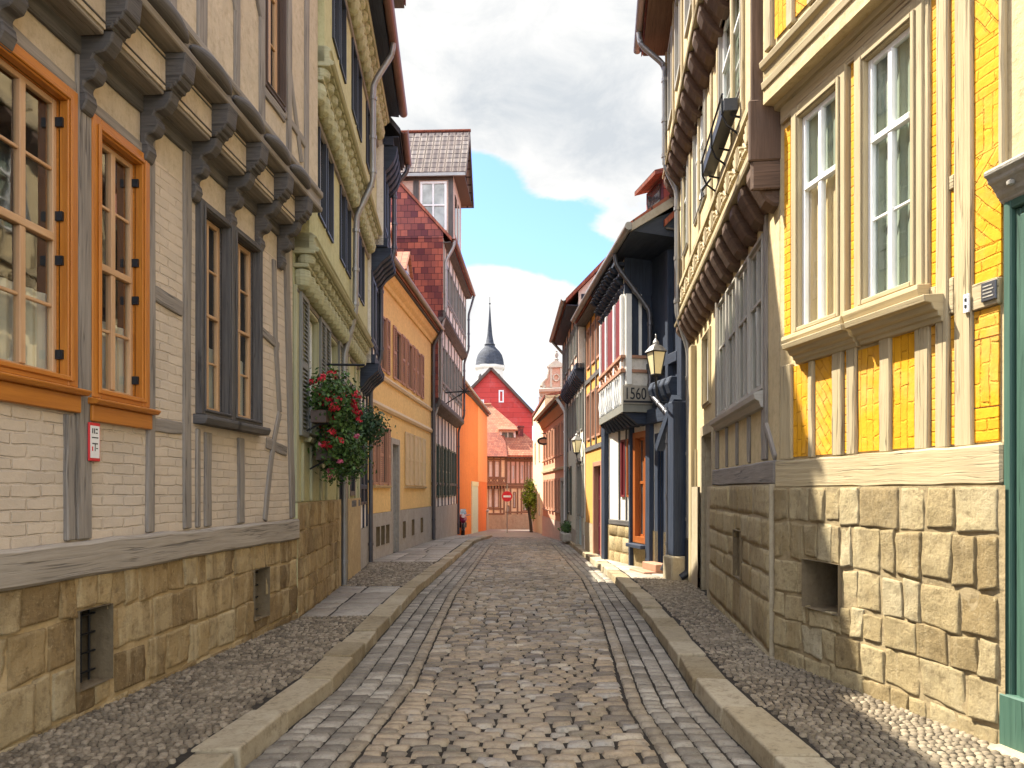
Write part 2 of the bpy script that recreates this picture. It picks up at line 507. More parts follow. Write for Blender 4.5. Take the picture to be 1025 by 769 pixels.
M['joint_pale'] = plaster('joint_grit', (0.16, 0.135, 0.10), 0.3, 0.8, 0.3)
M['earth'] = plaster('earth', (0.20, 0.17, 0.13), 0.2, 0.5, 0.3)
M['zinc'] = paint('zinc', (0.30, 0.29, 0.27), 0.45, 0.12, 0.1, 0.5, 0.55)
M['zinc_dark'] = paint('dark_zinc', (0.10, 0.10, 0.11), 0.4, 0.15, 0.1, 0.5, 0.5)
M['copper'] = paint('old_copper', (0.22, 0.12, 0.095), 0.45, 0.15, 0.1, 0.5, 0.5)
M['iron'] = paint('black_iron', (0.02, 0.021, 0.024), 0.45, 0.1, 0.15, 0.5, 0.4)
M['slate'] = tiles('slate', (0.075, 0.085, 0.105), (0.115, 0.125, 0.15), 0.25, 0.2, (0.03, 0.03, 0.04))
M['slate_dark'] = tiles('dark_slate', (0.04, 0.045, 0.055), (0.065, 0.07, 0.085), 0.3, 0.25, (0.02, 0.02, 0.025))
M['tile_red'] = tiles('red_tiles', (0.24, 0.065, 0.035), (0.36, 0.12, 0.065), 0.18, 0.17, patch=(0.13, 0.05, 0.04))
M['tile_orange'] = tiles('orange_tiles', (0.36, 0.12, 0.06), (0.46, 0.19, 0.10), 0.2, 0.19, patch=(0.20, 0.09, 0.06))
M['tile_grey'] = tiles('grey_pantiles', (0.26, 0.21, 0.17), (0.42, 0.35, 0.28), 0.27, 0.30, lift=0.08, wave=True, patch=(0.21, 0.15, 0.12))
M['tile_hung'] = tiles('hung_tiles', (0.10, 0.025, 0.03), (0.38, 0.11, 0.07), 0.24, 0.22, (0.03, 0.012, 0.012), 0.04, patch=(0.085, 0.035, 0.045))
M['glass'] = glass('old_glass')
M['glass_dark'] = darkglass('dark_glass', (0.05, 0.055, 0.055))
M['glass_grey'] = darkglass('grey_glass', (0.20, 0.22, 0.21))
M['glass_opal'] = paint('opal_glass', (0.80, 0.70, 0.42), 0.25, 0.06, 0.0)
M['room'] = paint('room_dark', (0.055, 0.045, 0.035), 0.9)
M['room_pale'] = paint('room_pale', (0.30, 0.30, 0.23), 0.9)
M['curtain'] = paint('curtain', (0.62, 0.58, 0.48), 0.9, 0.1)
M['sheer'] = paint('sheer_curtain', (0.36, 0.39, 0.31), 0.9, 0.15)
M['blind'] = paint('blind', (0.80, 0.60, 0.36), 0.8, 0.05)
M['leaf'] = leafmat('leaves', (0.018, 0.045, 0.012), (0.085, 0.16, 0.03))
M['leaf_dark'] = leafmat('dark_leaves', (0.012, 0.035, 0.016), (0.05, 0.105, 0.035))
M['leaf_yellow'] = leafmat('lime_leaves', (0.05, 0.10, 0.012), (0.30, 0.36, 0.03))
M['petal'] = leafmat('petals', (0.38, 0.008, 0.02), (0.62, 0.03, 0.05))
M['petal_pink'] = leafmat('pink_petals', (0.5, 0.05, 0.14), (0.72, 0.22, 0.30))
M['red_sign'] = paint('sign_red', (0.60, 0.025, 0.03), 0.4)
M['white_sign'] = paint('sign_white', (0.80, 0.79, 0.75), 0.4)
M['terracotta'] = paint('terracotta', (0.36, 0.13, 0.07), 0.8)
M['bark'] = wood('bark', (0.06, 0.045, 0.03), (0.13, 0.10, 0.07), 0.8, 0.9)
M['rubber'] = paint('rubber', (0.02, 0.02, 0.02), 0.8)
M['magenta'] = paint('magenta_paint', (0.24, 0.03, 0.09), 0.3)

# ------------------------------------------------------------------ mesh helpers
class MB:
    """Collects faces in (u, n, z): u along a facade, n out of it, z up. Built with y = -n."""

    def __init__(s):
        s.v, s.f, s.uv = [], [], []

    def poly(s, pts, uv=None):
        b = len(s.v)
        s.v += [tuple(p) for p in pts]
        s.f.append(tuple(range(b, b + len(pts))))
        s.uv.append(uv or [(p[0], p[2]) for p in pts])

    def hexa(s, c, axis=0):
        """c: 8 corners, index = i + 2 j + 4 k; axis: the long one, U of the UVs."""
        b = len(s.v)
        s.v += [tuple(p) for p in c]
        ou, ov = rnd.uniform(0, 40), rnd.uniform(0, 40)
        C = [Vector(p) for p in c]
        e = [(C[1] - C[0]).length, (C[2] - C[0]).length, (C[4] - C[0]).length]
        acc = 0.0
        for q, a, d in (((0, 2, 3, 1), 0, 1), ((4, 5, 7, 6), 0, 1), ((0, 1, 5, 4), 0, 2), ((2, 6, 7, 3), 0, 2), ((0, 4, 6, 2), 1, 2), ((1, 3, 7, 5), 1, 2)):
            s.f.append(tuple(b + i for i in q))
            x, y = (a, d) if (a == axis or (d != axis and e[a] >= e[d])) else (d, a)
            uv = []
            for i in q:
                t = (i & 1, (i >> 1) & 1, (i >> 2) & 1)
                uv.append((ou + t[x] * e[x], ov + acc + t[y] * e[y]))
            acc += 0.37
            s.uv.append(uv)

    def box(s, u0, u1, n0, n1, z0, z1, axis=None, jit=0.0):
        if axis is None:
            d = (u1 - u0, n1 - n0, z1 - z0)
            axis = d.index(max(d))
        j = (lambda: rnd.uniform(-jit, jit)) if jit else (lambda: 0.0)
        s.hexa([(u + j(), n + j() * 0.5, z + j()) for z in (z0, z1) for n in (n0, n1) for u in (u0, u1)], axis)

    def beam(s, p, q, w, n0, n1, w2=None, jit=0.0, seg=1, bow=0.0):
        """A straight or slightly bowed timber in the facade plane from (u, z) p to q."""
        p, q = Vector(p), Vector(q)
        d = (q - p)
        L = d.length
        d /= L
        t = Vector((-d.y, d.x))
        w2 = w2 or w
        if seg == 1 and bow == 0:
            a, b = t * w / 2, t * w2 / 2
            j = lambda: rnd.uniform(-jit, jit)
            P = [p - a, q - b, p + a, q + b]
            P = [(x.x + j(), x.y + j()) for x in P]
            c = [(x[0], n, x[1]) for x in (P[0], P[1]) for n in (n0,)]
            s.hexa([(P[0][0], n0, P[0][1]), (P[1][0], n0, P[1][1]), (P[0][0], n1, P[0][1]), (P[1][0], n1, P[1][1]),
                    (P[2][0], n0, P[2][1]), (P[3][0], n0, P[3][1]), (P[2][0], n1, P[2][1]), (P[3][0], n1, P[3][1])], 0)
            return
        ou, ov = rnd.uniform(0, 40), rnd.uniform(0, 40)
        rings = []
        for i in range(seg + 1):
            f = i / seg
            c = p + (q - p) * f + t * (bow * 4 * f * (1 - f))
            ww = w + (w2 - w) * f
            a, b = ww / 2 + rnd.uniform(-jit, jit), ww / 2 + rnd.uniform(-jit, jit)
            k = rnd.uniform(-jit, jit) * 0.6
            rings.append([(c.x - t.x * a, n0, c.y - t.y * a), (c.x - t.x * a, n1 + k, c.y - t.y * a),
                          (c.x + t.x * b, n1 + k, c.y + t.y * b), (c.x + t.x * b, n0, c.y + t.y * b)])
        base = len(s.v)
        for r in rings:
            s.v += r
        for i in range(seg):
            for k in range(4):
                k2 = (k + 1) % 4
                a = base + i * 4
                s.f.append((a + k, a + k2, a + 4 + k2, a + 4 + k))
                u0, u1 = ou + L * i / seg, ou + L * (i + 1) / seg
                v0, v1 = ov + k * w, ov + (k + 1) * w
                s.uv.append([(u0, v0), (u0, v1), (u1, v1), (u1, v0)])
        for r in (0, seg):
            s.f.append(tuple(base + r * 4 + k for k in range(4)))
            s.uv.append([(ou, ov), (ou, ov + w), (ou + w, ov + w), (ou + w, ov)])

    def sweep(s, prof, u0, u1, a0=0.0, a1=0.0):
        """Extrude a closed (n, z) profile along u."""
        b = len(s.v)
        k = len(prof)
        s.v += [(u0 + a0 * p[0], p[0], p[1]) for p in prof] + [(u1 + a1 * p[0], p[0], p[1]) for p in prof]
        o, acc = rnd.uniform(0, 30), rnd.uniform(0, 30)
        for i in range(k):
            j = (i + 1) % k
            d = math.hypot(prof[j][0] - prof[i][0], prof[j][1] - prof[i][1])
            s.f.append((b + i, b + j, b + k + j, b + k + i))
            s.uv.append([(o, acc), (o, acc + d), (o + u1 - u0, acc + d), (o + u1 - u0, acc)])
            acc += d
        s.f.append(tuple(b + i for i in range(k)))
        s.uv.append([(p[0] * 1.0 + o, p[1]) for p in prof])
        s.f.append(tuple(b + k + i for i in range(k)))
        s.uv.append([(p[0] + o, p[1]) for p in prof])

    def prism(s, pts, n0, n1):
        """Extrude a closed (u, z) outline from n0 to n1."""
        b = len(s.v)
        k = len(pts)
        s.v += [(p[0], n0, p[1]) for p in pts] + [(p[0], n1, p[1]) for p in pts]
        acc = 0.0
        for i in range(k):
            j = (i + 1) % k
            d = math.hypot(pts[j][0] - pts[i][0], pts[j][1] - pts[i][1])
            s.f.append((b + i, b + j, b + k + j, b + k + i))
            s.uv.append([(acc, 0), (acc + d, 0), (acc + d, n1 - n0), (acc, n1 - n0)])
            acc += d
        for o in (0, k):
            s.f.append(tuple(b + o + i for i in range(k)))
            s.uv.append([(p[0], p[1]) for p in pts])

    def tube(s, path, r, seg=8, cap=True):
        path = [Vector(p) for p in path]
        b = len(s.v)
        m = len(path)
        up = Vector((0.13, 0.27, 0.95)).normalized()
        for i, p in enumerate(path):
            d = (path[min(i + 1, m - 1)] - path[max(i - 1, 0)]).normalized()
            x = d.cross(up)
            if x.length < 0.05:
                x = d.cross(Vector((1, 0, 0)))
            x.normalize()
            y = d.cross(x)
            rr = r[i] if isinstance(r, (list, tuple)) else r
            for k in range(seg):
                a = 2 * math.pi * k / seg
                s.v.append(tuple(p + x * (math.cos(a) * rr) + y * (math.sin(a) * rr)))
        L = 0
        for i in range(m - 1):
            d = (path[i + 1] - path[i]).length
            for k in range(seg):
                k2 = (k + 1) % seg
                s.f.append((b + i * seg + k, b + i * seg + k2, b + (i + 1) * seg + k2, b + (i + 1) * seg + k))
                s.uv.append([(L, k / seg), (L, (k + 1) / seg), (L + d, (k + 1) / seg), (L + d, k / seg)])
            L += d
        if cap:
            for i in (0, m - 1):
                s.f.append(tuple(b + i * seg + k for k in range(seg)))
                s.uv.append([(0, 0)] * seg)

    def lathe(s, c, prof, seg=16, a0=0.0):
        """prof: (radius, z) from bottom to top about the upright line through c = (u, n)."""
        b = len(s.v)
        m = len(prof)
        for r, z in prof:
            for k in range(seg):
                a = a0 + 2 * math.pi * k / seg
                s.v.append((c[0] + math.cos(a) * r, c[1] + math.sin(a) * r, z))
        for i in range(m - 1):
            for k in range(seg):
                k2 = (k + 1) % seg
                s.f.append((b + i * seg + k, b + i * seg + k2, b + (i + 1) * seg + k2, b + (i + 1) * seg + k))
                s.uv.append([(k * 0.2, prof[i][1]), (k * 0.2 + 0.2, prof[i][1]), (k * 0.2 + 0.2, prof[i + 1][1]), (k * 0.2, prof[i + 1][1])])
        for i in (0, m - 1):
            if prof[i][0] > 1e-4:
                s.f.append(tuple(b + i * seg + k for k in range(seg)))
                s.uv.append([(0, 0)] * seg)

    def frame(s, u0, u1, z0, z1, w, n0, n1, wb=None):
        wb = w if wb is None else wb
        s.box(u0, u0 + w, n0, n1, z0, z1, 2)
        s.box(u1 - w, u1, n0, n1, z0, z1, 2)
        s.box(u0 + w, u1 - w, n0, n1 - 0.002, z1 - w, z1, 0)
        if wb:
            s.box(u0 + w, u1 - w, n0, n1 - 0.002, z0, z0 + wb, 0)

    def wall(s, u0, u1, z0, z1, n, holes=(), n_top=None):
        us = sorted({u0, u1, *[min(max(h[i], u0), u1) for h in holes for i in (0, 1)]})
        zs = sorted({z0, z1, *[min(max(h[i], z0), z1) for h in holes for i in (2, 3)]})
        for i in range(len(us) - 1):
            for j in range(len(zs) - 1):
                a, b, c, d = us[i], us[i + 1], zs[j], zs[j + 1]
                um, zm = (a + b) / 2, (c + d) / 2
                if b - a < 1e-5 or d - c < 1e-5 or any(h[0] < um < h[1] and h[2] < zm < h[3] for h in holes):
                    continue
                s.poly([(a, n, c), (b, n, c), (b, n, d), (a, n, d)])

    def build(s, name, mat, parent=None, bevel=0.0, smooth=False, recalc=True, flip=True, seg=1):
        me = bpy.data.meshes.new(name)
        k = -1.0 if flip else 1.0
        me.from_pydata([(v[0], k * v[1], v[2]) for v in s.v], [], s.f)
        uvl = me.uv_layers.new(name='UVMap')
        flat = [c for f in s.uv for p in f for c in p]
        uvl.data.foreach_set('uv', flat)
        if recalc:
            bm = bmesh.new()
            bm.from_mesh(me)
            bmesh.ops.recalc_face_normals(bm, faces=bm.faces)
            bm.to_mesh(me)
            bm.free()
        me.materials.append(mat if not isinstance(mat, str) else M[mat])
        if smooth:
            me.polygons.foreach_set('use_smooth', [True] * len(me.polygons))
        o = bpy.data.objects.new(name, me)
        col.objects.link(o)
        if parent is not None:
            o.parent = parent
        if bevel:
            b = o.modifiers.new('edge', 'BEVEL')
            b.width = bevel
            b.segments = seg
            b.limit_method = 'ANGLE'
            b.angle_limit = R(40)
        if smooth and not bevel:
            es = o.modifiers.new('split', 'EDGE_SPLIT')
            es.split_angle = R(50)
        return o


def tag(o, label, cat, group=None):
    o['label'] = label
    o['category'] = cat
    if group:
        o['group'] = group
    return o


def thing(name, label, cat, loc, rz=0.0, group=None):
    o = bpy.data.objects.new(name, None)
    o.empty_display_size = 0.2
    col.objects.link(o)
    o.location = loc
    o.rotation_euler = (0, 0, rz)
    return tag(o, label, cat, group)


def copy_part(o, parent, du=0.0, dz=0.0):
    c = o.copy()
    col.objects.link(c)
    c.parent = parent
    c.location.x += du
    c.location.z += dz
    return c


def ground(d):
    """Height of the road centre: level, then falling away past the crest."""
    if d < 3:
        return 0.0
    if d < 26:
        return -0.012 * (d - 3)
    if d < 60:
        return -0.276 - 0.035 * (d - 26)
    return -1.466


KERB = 0.115


def pave(d):
    return ground(d) + KERB


class House:
    def __init__(s, name, label, A, B, group=None, cat='house', z=0.0):
        s.A, s.B = Vector(A), Vector(B)
        d = s.B - s.A
        s.L = d.length
        s.U = d / s.L
        s.N = Vector((s.U.y, -s.U.x))
        s.root = thing(name, label, cat, (A[0], A[1], 0), math.atan2(s.U.y, s.U.x), group)
        s.holes = []

    def hit(s, px, n=0.0):
        """Where the view line of photo column px meets the facade (n metres out): u and distance."""
        r = Vector(((px - CX) / F, 1.0))
        t = (n - (-s.A).dot(s.N)) / r.dot(s.N)
        return (r * t - s.A).dot(s.U), t

    def u(s, px, n=0.0):
        return s.hit(px, n)[0]

    def z(s, px, py, n=0.0):
        return CAMZ + (HY - py) / F * s.hit(px, n)[1]

    def dist(s, u):
        return (s.A + s.U * u).y

    def mb(s, builder, name, mat, bevel=0.0, smooth=False, parent=None, recalc=True):
        return builder.build(name, mat, parent or s.root, bevel, smooth, recalc)

    def body(s, storeys, depth=7.0, side=None, u0=0.0, u1=None, name='wall'):
        """storeys: (z0, z1, n, material). Fronts with holes, side and back walls, soffits."""
        u1 = s.L if u1 is None else u1
        pn = None
        for z0, z1, n, mat in storeys:
            m = MB()
            m.wall(u0, u1, z0, z1, n, [h for h in s.holes if abs(h[4] - n) < 0.12])
            s.mb(m, name, mat, recalc=False)
            k = MB()
            for u in (u0, u1):
                k.poly([(u, n, z0), (u, -depth, z0), (u, -depth, z1), (u, n, z1)], [(n, z0), (-depth, z0), (-depth, z1), (n, z1)])
            k.poly([(u0, -depth, z0), (u1, -depth, z0), (u1, -depth, z1), (u0, -depth, z1)])
            if pn is not None and n > pn + 0.01:
                k.poly([(u0, pn - 0.05, z0), (u1, pn - 0.05, z0), (u1, n, z0), (u0, n, z0)], [(u0, pn), (u1, pn), (u1, n), (u0, n)])
            s.mb(k, 'side_wall', side or mat, recalc=False)
            pn = n

    def roof(s, ne, ze, pitch, mat, depth=7.0, u0=0.0, u1=None, over=0.12, th=0.13, gable=None, wall_n=0.0, wall_z=None, soffit='oak_dark', hip0=0.0, hip1=0.0):
        """Eave line at (ne, ze), rising at pitch degrees to a ridge over the middle of the house."""
        u1 = s.L if u1 is None else u1
        tn = math.tan(R(pitch))
        nr = -depth / 2
        zr = ze + (ne - nr) * tn
        sl = math.hypot(ne - nr, zr - ze)
        a, b = u0 - over, u1 + over
        nb = 2 * nr - ne
        m = MB()
        for nn, sgn in ((ne, 1), (nb, -1)):
            dz = -th
            top = [(a, nn, ze), (b, nn, ze), (b - hip1, nr, zr), (a + hip0, nr, zr)]
            uv = [(0, 0), (b - a, 0), (b - a - hip1, sl), (hip0, sl)]
            m.poly(top, uv)
            m.poly([(p[0], p[1], p[2] + dz) for p in top], uv)
            m.poly([top[0], top[1], (b, nn, ze + dz), (a, nn, ze + dz)])
            for i, j in ((1, 2), (3, 0)):
                p, q = top[i], top[j]
                m.poly([p, q, (q[0], q[1], q[2] + dz), (p[0], p[1], p[2] + dz)], [(0, 0), (sl, 0), (sl, th), (0, th)])
        if hip0:
            m.poly([(a, ne, ze), (a, nb, ze), (a + hip0, nr, zr)], [(0, 0), (ne - nb, 0), ((ne - nb) / 2, sl)])
        if hip1:
            m.poly([(b, ne, ze), (b, nb, ze), (b - hip1, nr, zr)], [(0, 0), (ne - nb, 0), ((ne - nb) / 2, sl)])
        r = s.mb(m, 'roof', mat, recalc=False)
        rg = MB()
        rg.tube([(a + hip0, nr, zr + 0.01), (b - hip1, nr, zr + 0.01)], 0.11, 8)
        s.mb(rg, 'ridge', mat, smooth=True, parent=r)
        if gable and not (hip0 and hip1):
            wz = wall_z if wall_z is not None else ze
            zc = ze + (ne - wall_n) * tn - th * 1.2
            for u, hp in ((u0, hip0), (u1, hip1)):
                if hp:
                    continue
                g = MB()
                pts = [(u, wall_n, wz), (u, wall_n, zc), (u, nr, zr - th * 1.2), (u, -depth, zc), (u, -depth, wz)]
                g.poly(pts, [(p[1], p[2]) for p in pts])
                s.mb(g, 'gable_wall', gable, recalc=False)
        if ne > wall_n + 0.05:
            so_ = MB()
            so_.sweep([(wall_n - 0.05, ze - th * 1.3), (ne - 0.03, ze - th * 1.1), (ne - 0.03, ze - th * 1.1 - 0.03), (wall_n - 0.05, ze - th * 1.3 - 0.03)], u0, u1)
            s.mb(so_, 'soffit', soffit, parent=r)
        return r, nr, zr

    def gutter(s, n, z, u0, u1, mat='zinc_dark', r=0.075):
        m = MB()
        k = 9
        prof = [(n + math.cos(math.pi * (1 + i / (k - 1))) * r, z + math.sin(math.pi * (1 + i / (k - 1))) * r) for i in range(k)]
        prof += [(p[0] * 1.0 + (n - p[0]) * 0.12, z + (p[1] - z) * 0.85 + 0.002) for p in reversed(prof)]
        m.sweep(prof, u0, u1)
        return s.mb(m, 'gutter', mat, smooth=False)

    def pipe(s, pts, mat='zinc', r=0.045, brackets=True):
        """A downpipe through (u, n, z) points, with collars."""
        P = [Vector(p) for p in pts]
        path = [P[0]]
        for i in range(1, len(P) - 1):
            a, b = (P[i - 1] - P[i]), (P[i + 1] - P[i])
            k = min(0.12, a.length * 0.4, b.length * 0.4)
            a.normalize(), b.normalize()
            p, q = P[i] + a * k, P[i] + b * k
            for f in (0, 0.33, 0.67, 1):
                path.append((p * (1 - f) + P[i] * f) * (1 - f) + (P[i] * (1 - f) + q * f) * f)
        path.append(P[-1])
        m = MB()
        m.tube(path, r, 10)
        o = s.mb(m, 'downpipe', mat, smooth=True)
        for i in range(len(P) - 1):
            if (P[i + 1] - P[i]).length > 0.9:
                for f in (0.15, 0.55, 0.9):
                    q = P[i].lerp(P[i + 1], f)
                    d = (P[i + 1] - P[i]).normalized() * 0.03
                    c = MB()
                    c.tube([q - d, q + d], r * 1.25, 10)
                    s.mb(c, 'collar', mat, parent=o)
        return o

    def window(s, u0, u1, z0, z1, n=0.0, casing=0.09, cn=0.035, cols=2, rows=4, split=None, mf='cream_trim', ms='white_paint', sill=None, apron=None,
               curtain=None, simple=False, pane='glass_dark', mull=0.06, room='room', bevel=0.006, hinges=False, wb=None, sash=0.042, mw=0.02, name='window', ins=0.0):
        wb = casing if wb is None else wb
        a, b, c, d = u0 + casing, u1 - casing, z0 + wb, z1 - casing
        s.holes.append((a, b, c, d, n))
        m = MB()
        if casing > 0.012:
            m.frame(u0, u1, z0, z1, casing, n - 0.03, n + cn, wb)
        if not simple and casing > 0.05:
            m.frame(u0 + casing * 0.55, u1 - casing * 0.55, z0 + wb * 0.55, z1 - casing * 0.55, casing * 0.33, n + cn, n + cn + 0.014)
        e = -0.10
        for p in ([(a, n - 0.031, c), (a, n + e - 0.02, c), (a, n + e - 0.02, d), (a, n - 0.031, d)], [(b, n - 0.031, c), (b, n + e - 0.02, c), (b, n + e - 0.02, d), (b, n - 0.031, d)],
                  [(a, n - 0.031, d), (b, n - 0.031, d), (b, n + e - 0.02, d), (a, n + e - 0.02, d)], [(a, n - 0.031, c), (b, n - 0.031, c), (b, n + e - 0.02, c), (a, n + e - 0.02, c)]):
            m.poly(p)
        w = s.mb(m, name, mf, bevel=bevel if not simple else 0, recalc=False)
        g0, g1 = n - 0.085 + ins, n - 0.045 + ins
        k = MB()
        k.frame(a, b, c, d, sash, g0, g1)
        zt = None
        ia, ib, ic, id_ = a + sash, b - sash, c + sash, d - sash
        if split:
            zt = c + (d - c) * split
            k.box(ia, ib, g0, g1 + 0.012, zt - mull / 2, zt + mull / 2, 0)
        parts = [(ic, id_)] if zt is None else [(ic, zt - mull / 2), (zt + mull / 2, id_)]
        if cols >= 2:
            um = (a + b) / 2
            for q0, q1 in parts:
                k.box(um - mull / 2, um + mull / 2, g0, g1 + 0.006, q0, q1, 2)
        rr = rows if isinstance(rows, (list, tuple)) else ([rows] if zt is None else [rows - rows // 2, rows // 2])
        for (q0, q1), nr in zip(parts, rr):
            for i in range(1, nr):
                zz = q0 + (q1 - q0) * i / nr
                k.box(ia, ib, g0 + 0.008, g1 - 0.006, zz - mw / 2, zz + mw / 2, 0)
            if cols > 2:
                for i in range(1, cols):
                    if cols % 2 == 0 and i == cols // 2:
                        continue
                    uu = ia + (ib - ia) * i / cols
                    k.box(uu - mw / 2, uu + mw / 2, g0 + 0.008, g1 - 0.004, q0, q1, 2)
        s.mb(k, 'sash', ms, bevel=0.004 if not simple else 0, parent=w, recalc=False)
        p = MB()
        if simple:
            N6 = n - 0.068 + ins
            p.poly([(a, N6, c), (b, N6, c), (b, N6, d), (a, N6, d)])
            s.mb(p, 'pane', pane, parent=w, recalc=False)
        else:
            # each light sits a hair out of plane, as old glass does
            uu = [a, (a + b) / 2, b] if cols >= 2 else [a, b]
            zs = [c, d]
            if zt:
                zs = [c, zt, d]
            for i in range(len(uu) - 1):
                for j in range(len(zs) - 1):
                    t = [rnd.uniform(-0.006, 0.006) for _ in range(3)]
                    t.append(t[0] + t[2] - t[1])
                    q = [(uu[i], zs[j]), (uu[i + 1], zs[j]), (uu[i + 1], zs[j + 1]), (uu[i], zs[j + 1])]
                    p.poly([(x[0], n - 0.068 + ins + dt, x[1]) for x, dt in zip(q, t)])
            s.mb(p, 'pane', 'glass', parent=w, recalc=False)
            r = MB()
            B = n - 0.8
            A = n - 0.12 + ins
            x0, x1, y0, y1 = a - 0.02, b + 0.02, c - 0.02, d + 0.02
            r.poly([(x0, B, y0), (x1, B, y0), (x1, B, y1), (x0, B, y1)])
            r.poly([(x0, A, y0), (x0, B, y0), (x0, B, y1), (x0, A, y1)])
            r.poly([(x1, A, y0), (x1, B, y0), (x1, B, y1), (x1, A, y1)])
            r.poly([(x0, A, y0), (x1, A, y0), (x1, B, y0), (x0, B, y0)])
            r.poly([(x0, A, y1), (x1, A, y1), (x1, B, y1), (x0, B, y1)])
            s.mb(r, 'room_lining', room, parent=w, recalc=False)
            for cu in (curtain or ()):
                cz0, cz1, cu0, cu1, cm = cu
                q = MB()
                N_ = max(8, int((cu1 - cu0) * (b - a) / 0.02))
                X = [a + (b - a) * (cu0 + (cu1 - cu0) * i / N_) for i in range(N_ + 1)]
                Y = [n + ins - 0.115 + 0.010 * math.sin(i * 1.1) + 0.007 * math.sin(i * 0.37 + 1) for i in range(N_ + 1)]
                ya, yb = c + (d - c) * cz0, c + (d - c) * cz1
                for i in range(N_):
                    q.poly([(X[i], Y[i], ya), (X[i + 1], Y[i + 1], ya), (X[i + 1], Y[i + 1], yb), (X[i], Y[i], yb)])
                s.mb(q, 'curtain', cm, parent=w, smooth=False, recalc=False)
        if sill:
            q = MB()
            h = sill if isinstance(sill, float) else 0.06
            q.sweep([(n - 0.02, z0 - h), (n + cn + 0.05, z0 - h), (n + cn + 0.07, z0 - h * 0.45), (n + cn + 0.065, z0 - 0.012), (n - 0.02, z0)], u0 - 0.04, u1 + 0.04)
            s.mb(q, 'sill', mf, bevel=0.005 if not simple else 0, parent=w)
            if apron:
                q = MB()
                q.box(u0 - 0.015, u1 + 0.015, n - 0.02, n + cn + 0.012, z0 - h - apron, z0 - h, 0)
                s.mb(q, 'apron', mf, bevel=0.006, parent=w)
        if hinges:
            for uu in (a + 0.01, b - 0.01):
                for f in (0.08, 0.42, 0.58, 0.92):
                    q = MB()
                    zz = c + (d - c) * f
                    q.box(uu - 0.008, uu + 0.012, n - 0.045, n + 0.004, zz - 0.03, zz + 0.03, 2)
                    s.mb(q, 'hinge', 'iron', parent=w)
        return w

    def timbers(s, rows, mat, n0, n1, name='timber', jit=0.006, bevel=0.012, seg=4):
        """rows of ((u, z), (u, z), width[, bow]): each timber a part of its own."""
        out = []
        for r in rows:
            m = MB()
            k = r[3] if len(r) > 3 else 0.0
            m.beam(r[0], r[1], r[2], n0, n1 + rnd.uniform(0, 0.006), jit=jit, seg=seg if (jit or k) else 1, bow=k)
            dx, dz = abs(r[1][0] - r[0][0]), abs(r[1][1] - r[0][1])
            nm = 'timber_post' if dx < dz * 0.12 else ('timber_beam' if dz < dx * 0.12 else 'timber_brace')
            out.append(s.mb(m, nm, mat, bevel=bevel))
        return out

    def timber_set(s, rows, mat, n0, n1, name='timber_frame'):
        return s.timbers(rows, mat, n0, n1, jit=0.0, bevel=0.0)

    def door(s, u0, u1, z0, z1, n=0.0, mf='cream_trim', md='slate_door', casing=0.12, recess=0.12, panels=3, light=0.0, cn=0.03, name='door'):
        a, b, d = u0 + casing, u1 - casing, z1 - casing
        s.holes.append((a, b, z0 - 0.06, d, n))
        m = MB()
        m.frame(u0, u1, z0, z1, casing, n - 0.03, n + cn, 0)
        m.box(a - 0.001, a + 0.012, n - recess - 0.06, n - 0.031, z0, d)
        m.box(b - 0.012, b + 0.001, n - recess - 0.06, n - 0.031, z0, d)
        m.box(a, b, n - recess - 0.06, n - 0.031, d - 0.012, d + 0.001)
        fr = s.mb(m, 'door_frame', mf, bevel=0.005)
        k = MB()
        f = n - recess
        zl = d - 0.012
        if light:
            zl = d - light
        k.box(a + 0.013, b - 0.013, f - 0.05, f, z0, zl - (0.06 if light else 0.002), 2)
        um = (a + b) / 2
        for (x0, x1) in ((a + 0.03, um - 0.012), (um + 0.012, b - 0.03)):
            for i in range(panels):
                h = (zl - z0 - 0.2) / panels
                k.frame(x0 + 0.03, x1 - 0.03, z0 + 0.12 + i * h, z0 + 0.08 + (i + 1) * h, 0.035, f, f + 0.018)
        dr = s.mb(k, name, md, bevel=0.004)
        if light:
            q = MB()
            q.box(a + 0.013, b - 0.013, f - 0.04, f + 0.02, zl - 0.058, zl, 0)
            s.mb(q, 'transom', mf, parent=dr)
            q = MB()
            q.box(a + 0.013, b - 0.013, f - 0.04, f - 0.01, zl, d - 0.012, 0)
            s.mb(q, 'fanlight', 'glass_dark', parent=dr)
        h = MB()
        hz = z0 + 1.02
        h.tube([(um + 0.05, f, hz), (um + 0.05, f + 0.05, hz), (um + 0.16, f + 0.055, hz)], 0.011, 8)
        s.mb(h, 'handle', 'iron', smooth=True, parent=dr)
        return dr

    def shutter(s, u0, u1, z0, z1, n, mat, th=0.035, slats=True, name='shutter'):
        m = MB()
        m.frame(u0, u1, z0, z1, 0.055, n, n + th)
        zm = (z0 + z1) / 2
        m.box(u0 + 0.055, u1 - 0.055, n, n + th - 0.004, zm - 0.035, zm + 0.035, 0)
        for q0, q1 in ((z0 + 0.055, zm - 0.035), (zm + 0.035, z1 - 0.055)):
            if slats:
                k = max(3, int((q1 - q0) / 0.05))
                for i in range(k):
                    zz = q0 + (q1 - q0) * (i + 0.5) / k
                    m.sweep([(n + 0.004, zz + 0.02), (n + 0.004, zz + 0.014), (n + th - 0.006, zz - 0.022), (n + th - 0.006, zz - 0.014)], u0 + 0.055, u1 - 0.055)
            else:
                m.box(u0 + 0.055, u1 - 0.055, n, n + th * 0.5, q0, q1, 2)
        return s.mb(m, name, mat)


# ------------------------------------------------------------------ value noise and stone fields
_rs = np.random.RandomState(5)
_lat = _rs.rand(32, 32, 32).astype(np.float32)


